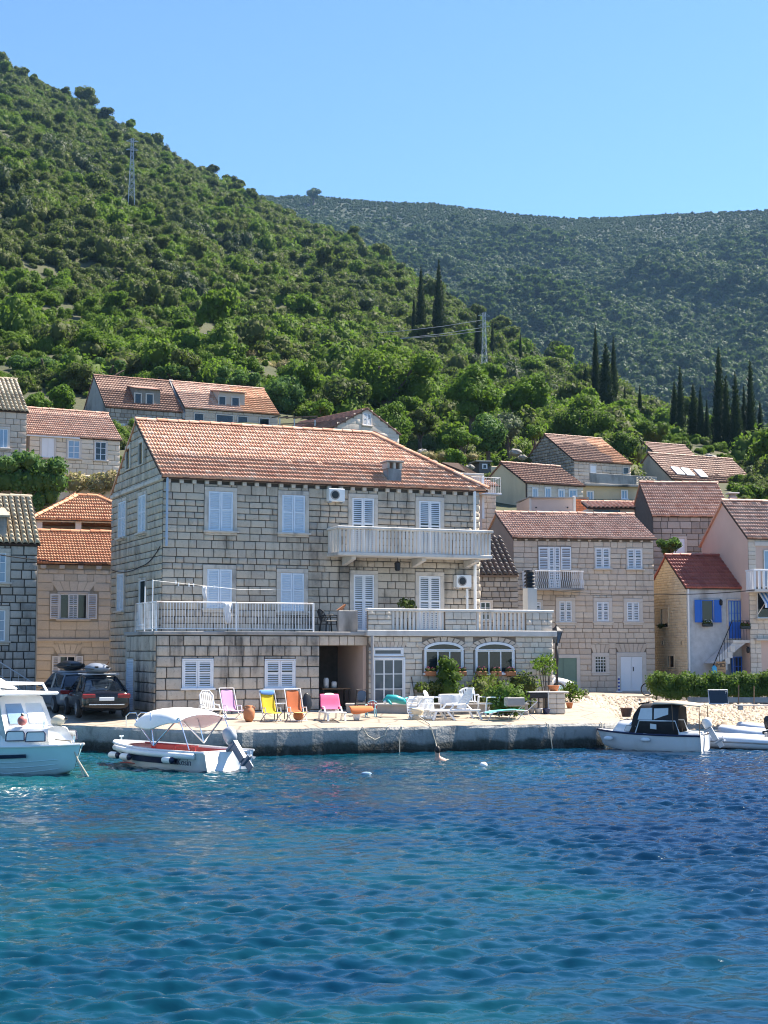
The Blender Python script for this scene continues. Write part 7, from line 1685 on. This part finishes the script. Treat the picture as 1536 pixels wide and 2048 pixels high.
# teal inflatable, concrete planter, bollards
e = empty('inflatable_toy', onz(788, 1411, PLz) + Vector((0, .2, .0)), R(10), 'teal inflatable swim toy lying on the low wall by the glazed door', 'inflatable'); M_TEAL = plain('teal_vinyl', (.03,.33,.33), .3)
MB().tube([(-.35, 0, .12), (-.2, 0, .24), (.05, .02, .22), (.3, .0, .14), (.42, .0, .06)], [.07, .13, .14, .12, .05], 10).build('body', M_TEAL, e, True); MB().tube([(-.22, -.1, .16), (-.15, -.35, .05)], [.06, .03], 8).build('fin', M_TEAL, e, True); MB().tube([(.3, 0, .15), (.48, .1, .25)], [.06, .03], 8).build('tail', M_TEAL, e, True)
MB().ball((-.32, -.08, .12), .06, 8, 6).build('white_snout', M_WPL, e, True)
e = empty('concrete_planter', onz(1030, 1413, PLz) + Vector((0, .24, 0)), R(16), 'rectangular concrete planter on the end of the low wall', 'planter'); MB().bbox(-.3, .3, -.18, .18, 0, .3, .03).build('trough', M_CONC, e); objm('plant', crown_mesh('plant', [(0, 0, .36, .12, .6), (.12, 0, .34, .1, .6)], 120, .04, LF_HEDGE, 130), e)
e = empty('mooring_bollard', gq(833, 1443), 0, 'squat stone mooring bollard wrapped with rope on the quay', 'bollard'); MB().lathe([(.26, 0), (.22, .06), (.19, .16), (.24, .26), (.25, .34), (.17, .38)], 14).build('post', M_YST, e, True)
m = MB(); 
for k in range(3): m.tube([(.235*math.cos(t), .235*math.sin(t), .06 + .035*k + .01*math.sin(t)) for t in np.linspace(0, 6.28, 15)], .02, 6)
m.build('rope_coil', M_ROPE, e)
e = empty('rusty_basket', gq(1253, 1437), R(10), 'rusty brown basket on the quay corner above the canvas cabin boat', 'basket'); MB().lathe([(.15, 0), (.17, .1), (.22, .3), (.23, .31), (.2, .3)], 12).build('basket', plain('rusty_brown', (.13,.065,.04), .9, vary=.4), e); MB().tube([(-.22, 0, .3), (-.28, 0, .27), (-.2, 0, .22)], .015).build('handle', M_ROPE, e)
for i, (a, b_, lab) in enumerate((((1000+0,0),(0,0),''),)[:0]): pass
# ropes over the quay edge
def rope(pts, lab, r=.018): return top(MB().tube(pts, r, 6).build('rope', M_ROPE), lab, 'rope')
def edge_pt(px, z, out=.09):
    for (a, b_) in zip(EDGE, EDGE[1:]):
        for q in np.linspace(0, 1, 60):
            x = a[0] + (b_[0]-a[0])*q; y = a[1] + (b_[1]-a[1])*q
            if abs(CX + F*x/y - px) < 4: return Vector((x, y - out, z))
    return Vector((0, 48, z))
rope([gq(838, 1445) + Vector((0, -.2, .1)), edge_pt(862, .84, -.1), edge_pt(864, .78), edge_pt(872, .3), edge_pt(878, -.1, .4)], 'pale mooring rope from the bollard down the quay wall')
rope([edge_pt(726, .84, -.2), edge_pt(727, .8), edge_pt(735, .55), edge_pt(750, .42), edge_pt(770, .55), edge_pt(778, .8), edge_pt(782, .84, -.2)], 'rope hanging in a loop on the quay wall below the pink lounger')
rope([edge_pt(803, .84, -.2), edge_pt(803, .8), edge_pt(801, .4), edge_pt(800, -.1)], 'short rope hanging straight down left of the bollard')
rope([edge_pt(1092, .84, -.2), edge_pt(1096, .8), edge_pt(1098, .4), edge_pt(1103, -.1)], 'thin rope hanging down the quay wall below the barbecue')
rope([edge_pt(1200, .84, -.2), edge_pt(1203, .8), edge_pt(1205, .3), edge_pt(1208, -.1)], 'dark-knotted rope on the quay wall left of the canvas cabin boat', .025)
# ladder rails on the quay edge
e = empty('swim_ladder', gq(275, 1452), R(10), 'curved chrome swimming ladder rails on the quay edge', 'ladder')
for dx in (-.35, 0, .45): MB().tube([(dx, .1, 0), (dx, .1, .32), (dx + .1, 0, .42), (dx + .3, -.1, .42), (dx + .35, -.5, .3), (dx + .35, -.52, -.6)], .018, 8).build('rail', M_CHROME, e)
# ---- barbecue, pedestal, lamp post, pole
e = empty('barbecue', gq(1076, 1426), R(12), 'black metal barbecue on thin legs beside the stone pedestal', 'barbecue'); MB().bbox(-.36, .30, -.2, .2, .55, .75, .03).build('fire_box', M_IRON, e); MB().bbox(-.62, -.36, -.15, .15, .52, .56, .01).build('side_shelf', M_IRON, e); MB().bbox(-.38, .32, -.22, .22, .75, .78, .01).build('lid_rim', M_STEEL, e)
for x in (-.5, -.3, .0, .26): MB().tube([(x, -.1, 0), (x, -.1, .55)], .022).build('leg', M_IRON, e)
MB().tube([(.33, -.15, .1), (.33, -.15, .8)], .02).build('leg', M_STEEL, e)
for i, (dx, sz, mt, lab) in enumerate(((-.25, .12, M_CONC, 'grey metal bucket under the barbecue'), (.0, .15, M_STEEL, 'shiny metal basin under the barbecue'), (.28, .13, plain('navy_plastic', (.02,.03,.09), .5), 'dark blue tub under the barbecue'))):
    o = MB().lathe([(sz*.7, 0), (sz, .18), (sz*1.05, .2), (sz*.9, .17)], 12).build('basin', mt, None, True); o.location = gq(1076, 1426) + Vector((dx, -.2, 0)); top(o, lab, 'basin')
e = empty('stone_pedestal', gq(1107, 1424) + Vector((.05, .3, 0)), R(12), 'square stone pedestal with flat cap right of the barbecue', 'pedestal'); pc = MB().bbox(-.32, .32, -.3, .3, 0, .72, .03).build('core', M_MORTL, e); MB().bbox(-.40, .45, -.36, .36, .725, .80, .02).build('cap', M_TRIML, e)
for k in range(4):
    for j in range(2): MB().bbox(-.31 + j*.32, -.01 + j*.32, -.335, -.29, .02 + k*.175, .18 + k*.175, .012).build('stone', M_WHITEST, pc)
e, h = pot(1106, 1392, .2, .2, M_TERC, 'shallow terracotta bowl on the stone pedestal', z=1.86); e.location = gq(1107, 1424) + Vector((.05, .3, .805))
pl = at(1114, 1385, 60.8); pl = Vector((pl.x, pl.y, 1.0)); e = empty('street_lamp', pl, 0, 'dark iron street lamp with four-sided lantern at the annex corner', 'street lamp'); zl = (at(1113, 1286, pl.y).z - 1.0)
MB().lathe([(.12, 0), (.10, .3), (.06, .5), (.055, zl - 1.0), (.09, zl - .6), (.05, zl)], 10).build('post', M_IRON, e, True)
m = MB(); m.lathe([(.1, 0), (.22, .42)], 4, (0, 0, zl)); lt = m.build('pane', M_GLASSD, e); m = MB()
for k in range(4): m.beam((.1*math.cos(k*1.571), .1*math.sin(k*1.571), zl), (.22*math.cos(k*1.571), .22*math.sin(k*1.571), zl + .42), .03)
m.build('lantern_frame', M_IRON, e); MB().lathe([(.27, 0), (.24, .06), (.05, .22), (.02, .3)], 4, (0, 0, zl + .42)).build('lantern_cap', M_IRON, e)
p = onz(1238, 1384, 1.2); e = empty('striped_pole', p, 0, 'blue and white striped pole in front of the white double door', 'pole')
for k in range(8): MB().lathe([(.05, 0), (.05, .085)], 8, (0, 0, .06 + k*.085)).build('stripe', M_SHUTW if k % 2 else plain('pole_blue', (.02,.06,.30), .5), e)
MB().bbox(-.14, .14, -.1, .1, 0, .06, .01).build('base', M_SHUTW, e)
# bicycle
e = empty('bicycle', onz(1313, 1392, 1.19), R(8), 'small bicycle parked at the corner of the pale stone house', 'bicycle')
for x in (-.42, .42):
    w_ = MB().tube([(x + .27*math.cos(t), 0, .29 + .27*math.sin(t)) for t in np.linspace(0, 6.283, 21)], .028, 6).build('wheel', M_RUB, e); m = MB()
    for k in range(8): m.tube([(x, 0, .29), (x + .26*math.cos(k*.785), 0, .29 + .26*math.sin(k*.785))], .004, 3)
    m.build('spokes', M_STEEL, w_)
m = MB(); m.tube([(-.42, 0, .29), (-.3, 0, .75), (.15, 0, .45), (.42, 0, .29)], .022); m.tube([(-.32, 0, .66), (.25, 0, .7)], .02); m.tube([(.15, 0, .42), (.26, 0, .78)], .02); m.build('frame', plain('pinkish_metal', (.45,.30,.28), .4), e); m = MB(); m.tube([(-.3, -.25, .82), (-.3, .25, .82)], .015); m.tube([(-.3, 0, .74), (-.3, 0, .83)], .015); m.build('handlebar', M_IRON, e); MB().bbox(.17, .36, -.06, .06, .78, .83, .02).build('saddle', M_BLACKP, e)
# dark screen-like panel on the beach
e = empty('framed_panel', onz(1438, 1409, 1.1), R(5), 'dark glass panel in a pale frame standing before the hedge', 'panel'); MB().bbox(-.36, .36, -.01, .01, .05, .55, .004).build('glass', M_GLASS, e, M=Matrix.Rotation(R(-14), 4, 'X')); m = MB(); m.tube([(-.38, 0, .03), (-.38, 0, .57), (.38, 0, .57), (.38, 0, .03), (-.38, 0, .03)], .025); m.build('frame', M_STEEL, e, M=Matrix.Rotation(R(-14), 4, 'X')); MB().tube([(.3, .05, .5), (.3, .35, 0)], .015).build('prop', M_STEEL, e)
# hedge with stems, border kerb, stakes
e = empty('hedge', onz(1430, 1400, 1.15), 0, 'dense green waterfront hedge in front of the blue-shuttered house', 'hedge')
lum = [];
for i in range(26):
    x = -2.55 + i*.235; lum.append((x, .15*math.sin(i*2.1), .80 + .09*math.sin(i*1.3) + (.06 if i > 17 else 0), .30, .9)); lum.append((x + .12, -.12, .30 + .06*math.cos(i), .26, 1.0))
    lum.append((x + .1, .1*math.cos(i*1.7), .55 + .05*math.sin(i), .32, .9))
objm('foliage', crown_mesh('foliage', lum, 13000, .05, LF_HEDGE, 140, up=.3, shell=(.7, 1.25)), e); m = MB()
for i in range(14): m.tube([(-2.4 + i*.42, .05*math.sin(i*3), 0), (-2.4 + i*.42 + .1*math.sin(i), 0, .6)], .035, 5)
m.build('stems', M_BARK, e); MB().bbox(-1.2, 4.2, -.45, -.3, -.1, .12, .02).build('border_kerb', M_CONC, e)
for i, (a, q) in enumerate(((1477, 1408), (1508, 1412))):
    o = MB().tube([(0, 0, -.1), (.02, 0, .75)], .022, 5).build('wooden_stake', M_WOOD); o.location = onz(a, q, 1.08); top(o, ['thin wooden stake left of the two in front of the hedge', 'thin wooden stake nearest the right edge in front of the hedge'][i], 'stake')
# kerb between lane and beach, bench by the beach
e = empty('plank_bench', onz(1512, 1420, .95), R(4), 'low pale plank resting on stones at the beach edge', 'bench'); MB().bbox(-.75, .75, -.12, .12, .16, .2, .01).build('seat', M_TRIML, e)
for x in (-.6, .6): MB().bbox(x - .08, x + .08, -.1, .1, 0, .16, .02).build('support', M_CONC, e)
# ---- plants round the platform
def shrub(p, lumps, n, size, mat, lab, seed, name='shrub', cat='shrub', stems=True, up=.3):
    if 150 <= seed <= 154: lumps = [(l[0]*1.25, l[1], l[2]*1.1 + .30, l[3]*1.2, l[4]) for l in lumps] + [(l[0], l[1] + .1, l[2]*.5 + .1, l[3], 1) for l in lumps[:3]]; n = int(n * 1.5)
    e = empty(name, p, seed, lab, cat); objm('foliage', crown_mesh('foliage', lumps, n, size, mat, seed, up=up, core=n > 640, shell=(.55, 1.35)), e)
    if stems:
        m = MB()
        for i in range(5): l = lumps[i % len(lumps)]; m.tube([(.04*math.cos(i), .04*math.sin(i), 0), (l[0]*.5, l[1]*.5, l[2]*.6), (l[0]*.8, l[1]*.8, l[2])], [.022, .018, .01], 5)
        m.build('stems', M_BARK, e)
    return e
BPt = lambda px, dy=0: AX.M @ Vector((AX.f(px, 1400, -D3)[0], -D3 - .45 - dy, -.1))
shrub(BPt(880), [(-.25, 0, .35, .32, .9), (.15, 0, .5, .36, 1), (.0, 0, .95, .30, 1), (.2, 0, 1.25, .22, 1), (-.1, .05, 1.35, .18, 1), (.4, 0, .9, .2, .9), (-.45, 0, .4, .25, .8)], 900, .06, LF_OAK, 'tall leafy oleander in front of the left arched window', 150, 'oleander', 'shrub')
shrub(BPt(850, .1), [(-.3, 0, .55, .2, .6), (.0, 0, .5, .22, .6), (.15, 0, .6, .2, .6)], 350, .07, LF_MAQ, 'dark drooping plant left of the oleander', 151, 'potted_plant', 'plant')
shrub(BPt(960), [(-.5, 0, .5, .34, .9), (.0, 0, .62, .36, .9), (.45, 0, .6, .34, .9), (.9, .0, .66, .34, .9)], 1100, .06, LF_MAQ, 'wide dark shrub under the right arched window', 152)
shrub(BPt(1035), [(-.2, 0, .6, .36, .9), (.25, 0, .62, .34, .9)], 700, .06, LF_MAQ, 'dark bush at the right end of the annex wall', 153)
shrub(on(1015, 1411) + Vector((0, .6, 0)), [(-.3, 0, .35, .28, .9), (.05, 0, .45, .30, .9), (.35, 0, .35, .28, .9)], 700, .06, LF_HEDGE, 'bright green feathery bush right of the garden chairs', 154)
shrub(gq(1098, 1415) + Vector((0, .9, 0)), [(-.55, 0, 1.5, .20, .8), (-.2, .1, 1.75, .2, .7), (.15, 0, 1.85, .2, .8), (.5, 0, 1.8, .2, .7), (.85, 0, 1.6, .18, .7), (-.35, 0, 2.0, .14, .7), (.3, -.1, 1.6, .16, .8), (-.05, 0, 1.4, .16, 1), (1.05, 0, 1.75, .12, .8)], 620, .05, LF_BRT, 'airy flowering climber with bare stems beside the street lamp', 155, 'climber', 'climber', up=.1)
shrub(gq(1068, 1412) + Vector((0, .9, 0)), [(0, 0, .9, .16, 1), (.05, 0, 1.2, .14, 1), (-.1, 0, 1.5, .12, 1)], 200, .05, LF_MAQ, 'thin dark potted plant left of the flowering climber', 156, 'potted_plant', 'plant')
shrub(gq(1142, 1404), [(-.15, 0, .35, .3, .9), (.2, 0, .3, .28, .8), (.0, 0, .6, .22, .9)], 600, .055, LF_OAK, 'leafy green bush growing at the top of the beach', 157)
shrub(gq(1167, 1398), [(0, 0, .2, .2, .8), (.2, 0, .3, .14, .8)], 140, .05, LF_GREY, 'sparse dry weed beside the leafy bush on the beach', 158, 'weed', 'weed')
e, h = pot(1139, 1412, .13, .2, M_TERC, 'terracotta pot below the leafy bush on the beach')
for i, (a, lab) in enumerate(((860, 'terracotta flower box at the left end of the left arched window'), (921, 'terracotta flower box with dark flowers at the right of the left arched window'), (962, 'shadowy flower box at the left of the right arched window'), (991, 'terracotta flower box with pink flowers in the middle of the right arched window'), (1020, 'terracotta flower box at the right end of the right arched window'))):
    u, z = AX.f(a, 1352, -D3 - .18); p = AX.M @ Vector((u, -D3 - .2, z)); e = empty('flower_box', p, R(23), lab, 'flower box'); MB().bbox(-.2, .2, -.09, .09, 0, .17, .02).build('trough', M_TERC, e)
    objm('foliage', crown_mesh('foliage', [(-.1, 0, .22, .1, .8), (.1, 0, .22, .1, .8)], 120, .035, LF_MAQ, 160 + i), e); objm('flowers', crown_mesh('flowers', [(-.08, -.05, .27, .09, .8), (.1, -.04, .28, .08, .8)], 26, .022, C_('pink_petals', (.55,.12,.20)), 170 + i, core=False), e)
x, z = AX.f(815, 1216, -1.2); shrub(AX.M @ Vector((x, -1.2, TZ)), [(-.2, 0, .95, .2, .8), (.15, 0, 1.0, .22, .8)], 260, .06, LF_MAQ, 'dark potted plant behind the annex balustrade', 180, 'potted_plant', 'plant')
for (px_, py_, lab, sd_) in ((1415, 1249, 'flower box with white flowers under the blue-shuttered window', 181), (1490, 1254, 'red geraniums on the outside landing rail', 182)):
    x, z = B.f(px_, py_, -.2 if sd_ == 181 else -.95); e = empty('flower_box', B.M @ Vector((x, -.2 if sd_ == 181 else -.98, z)), R(11), lab, 'flower box'); MB().bbox(-.24, .24, -.09, .09, -.1, .06, .02).build('trough', M_BLACKP, e)
    objm('foliage', crown_mesh('foliage', [(-.12, 0, .1, .13, .8), (.12, 0, .1, .13, .8)], 150, .04, LF_MAQ, sd_), e); objm('flowers', crown_mesh('flowers', [(-.1, -.05, .14, .11, .8), (.12, -.05, .14, .11, .8)], 40, .03, M_WPL if sd_ == 181 else C_('crimson_petals', (.35,.03,.05)), sd_ + 5, core=False), e)
x, z = bs.px(1327, 1250); shrub(B.M @ (bs.T @ Vector((x, -.15, z - .15))), [(-.15, 0, .1, .14, .7), (.1, 0, .08, .14, .7)], 160, .05, LF_MAQ, 'dark trailing plant below the small window on the stone side wall', 190, 'window_plant', 'plant', False)
p = onz(1385, 1365, 1.2); shrub(p, [(0, 0, .2, .2, .8), (.1, 0, .4, .12, .8)], 150, .05, LF_MAQ, 'dark plant at the foot of the whitewashed wall', 191, 'potted_plant', 'plant')
# tools leaning by the glazed door
e = empty('wooden_board', AX.M @ Vector((AX.f(818, 1400, -D3)[0], -D3 - .35, -.1)), R(23), 'grey wooden board leaning beside the glazed door', 'board'); MB().beam((-.15, 0, .0), (.12, .28, 1.0), .14, .03, (0, 1, 0)).build('plank', M_WREN, e)
e = empty('broom', AX.M @ Vector((AX.f(826, 1400, -D3)[0], -D3 - .3, -.1)), R(23), 'thin broom leaning against the annex wall by the board', 'broom'); MB().tube([(0, 0, .1), (-.08, .24, 1.25)], .014).build('handle', M_WOODD, e); MB().bbox(-.12, .12, -.03, .03, 0, .14, .02).build('brush_head', M_BLACKP, e)
# tile on the grey parapet, terrace chair silhouette
x, z = TB.f(690, 1221, -1.85); o = MB().prism([(-.3, 0, 0), (.02, 0, .22), (.05, 0, .2), (-.1, 0, 0)], (0, .12, 0)).build('roof_tile_piece', M_TERC); o.location = TB.M @ Vector((x, -1.85, z + .01)); o.rotation_euler = (0, 0, R(23)); top(o, 'broken terracotta piece lying on the grey terrace parapet', 'tile')
monobloc(TB.M @ Vector((TB.f(655, 1260, -1.4)[0], -1.5, TZ - .05)), 120, M_IRON, 'dark metal chair in the terrace corner by the grey parapet', .95, name='terrace_chair')
# passage contents
for i, (a, h_, mt, lab) in enumerate(((652, .35, M_WPL, 'white canister on the table in the dark passage'), (668, .22, M_WPL, 'small white bowl on the table in the dark passage'))):
    o = MB().lathe([(.1, 0), (.1, h_*.8), (.07, h_)], 10).build('canister', mt, None, True); o.location = TB.M @ Vector((TB.f(a, 1400, -1.6)[0], -1.6, .78)); top(o, lab, 'canister')
e = empty('passage_table', TB.M @ Vector((TB.f(665, 1400, -1.6)[0], -1.6, .0)), R(23), 'table standing in the dark passage mouth', 'table'); MB().bbox(-.5, .6, -.3, .3, .72, .77, .01).build('table_top', M_WOOD, e)
for x in (-.45, .55):
    for y in (-.25, .25): MB().beam((x, y, 0), (x, y, .72), .05).build('leg', M_WOODD, e)
# ---- stairs and rails at the left
p = onz(30, 1390, 1.05); e = empty('outside_stairs', (at(20, 1390, 56).x, 56.2, 1.0), R(18), 'stone outside stairs with pale metal handrail at the left edge', 'stairs'); m = MB()
for i in range(9): m.bbox(-2.0, .8 - i*.26, .0, 1.0, i*.17, (i + 1)*.17, .01)
m.build('steps', M_OLD, e); m = MB(); m.tube([(.85, 0, .1), (.85, 0, .95), (-1.5, 0, 2.45)], .025); m.tube([(.75, 0, .5), (-1.5, 0, 2.0)], .018)
for i in range(8): m.tube([(.8 - i*.28, 0, .1 + i*.17), (.8 - i*.28, 0, .95 + i*.18)], .012)
m.build('handrail', M_STEEL, e)
e = empty('side_stairs', C.M @ Vector((C.f(196, 1380)[0], -1.2, -.1)), R(23), 'rough stone stairs with rusty rail between the cream house and the big house', 'stairs'); m = MB()
for i in range(12): m.bbox(-.2 + i*.14, 3.2, -.1, .9, i*.19, (i + 1)*.19, .02)
m.build('steps', M_RUIN, e); m = MB(); m.tube([(-.35, -.15, .6), (1.45, -.15, 3.2)], .022)
for i in range(8): m.tube([(-.2 + i*.2, -.15, i*.27), (-.2 + i*.2, -.15, .8 + i*.29)], .014)
m.build('handrail', plain('rusty_iron', (.25,.14,.07), .8), e)
# beach pebbles large enough to see: one loose mass
r = np.random.default_rng(9); Vp, Fp, b_ = [], [], 0
cu = np.array([(-1,-1,-.6),(1,-1,-.6),(1,1,-.6),(-1,1,-.6),(-.6,-.6,.7),(.6,-.6,.7),(.6,.6,.7),(-.6,.6,.7)]); cf_ = np.array([(0,1,5,4),(1,2,6,5),(2,3,7,6),(3,0,4,7),(4,5,6,7)])
for i in range(9000):
    x = r.uniform(6.5, 22); y = r.uniform(57, 69); z = float(0)
    s_ = r.gamma(3, .014) + .012; a = r.uniform(0, 6.28); c, s2 = math.cos(a), math.sin(a)
    v = cu * (s_ * r.uniform(.7, 1.3, 3)); v = np.stack([v[:, 0]*c - v[:, 1]*s2 + x, v[:, 0]*s2 + v[:, 1]*c + y, v[:, 2]*.7], 1); Vp.append(v); Fp.append(cf_ + b_); b_ += 8
Vp = np.concatenate(Vp); cen = Vp.reshape(-1, 8, 3)[:, :, :2].mean(1); zt_ = terrain(cen[:, 0], cen[:, 1]) + .04 + vnoise(cen[:, 0], cen[:, 1], .7)*.03; Vp[:, 2] += np.repeat(zt_, 8)
M_PEB = stonemat('pebble', [(.40,.33,.26),(.52,.45,.37),(.30,.24,.19),(.60,.54,.46)], .1)
o = objm('pebbles', mesh_np('pebbles', Vp, np.concatenate(Fp), M_PEB)); o['kind'] = 'stuff'; o['label'] = 'loose pale pebbles covering the beach'
# ---------------------------------------------------------------- haze
hm = bpy.data.materials.new('haze_air'); hm.use_nodes = True; ht = hm.node_tree; ht.nodes.clear()
ho = ht.nodes.new('ShaderNodeOutputMaterial'); pv = ht.nodes.new('ShaderNodeVolumePrincipled')
pv.inputs['Color'].default_value = (.34, .62, 1, 1); pv.inputs['Density'].default_value = .00006; pv.inputs['Anisotropy'].default_value = .1
ht.links.new(pv.outputs[0], ho.inputs['Volume'])
hz_ = MB().box(-1900, 1900, -80, 2500, -4, 760).build('haze', hm); hz_['kind'] = 'stuff'; hz_['label'] = 'thin blue summer haze over the hills'
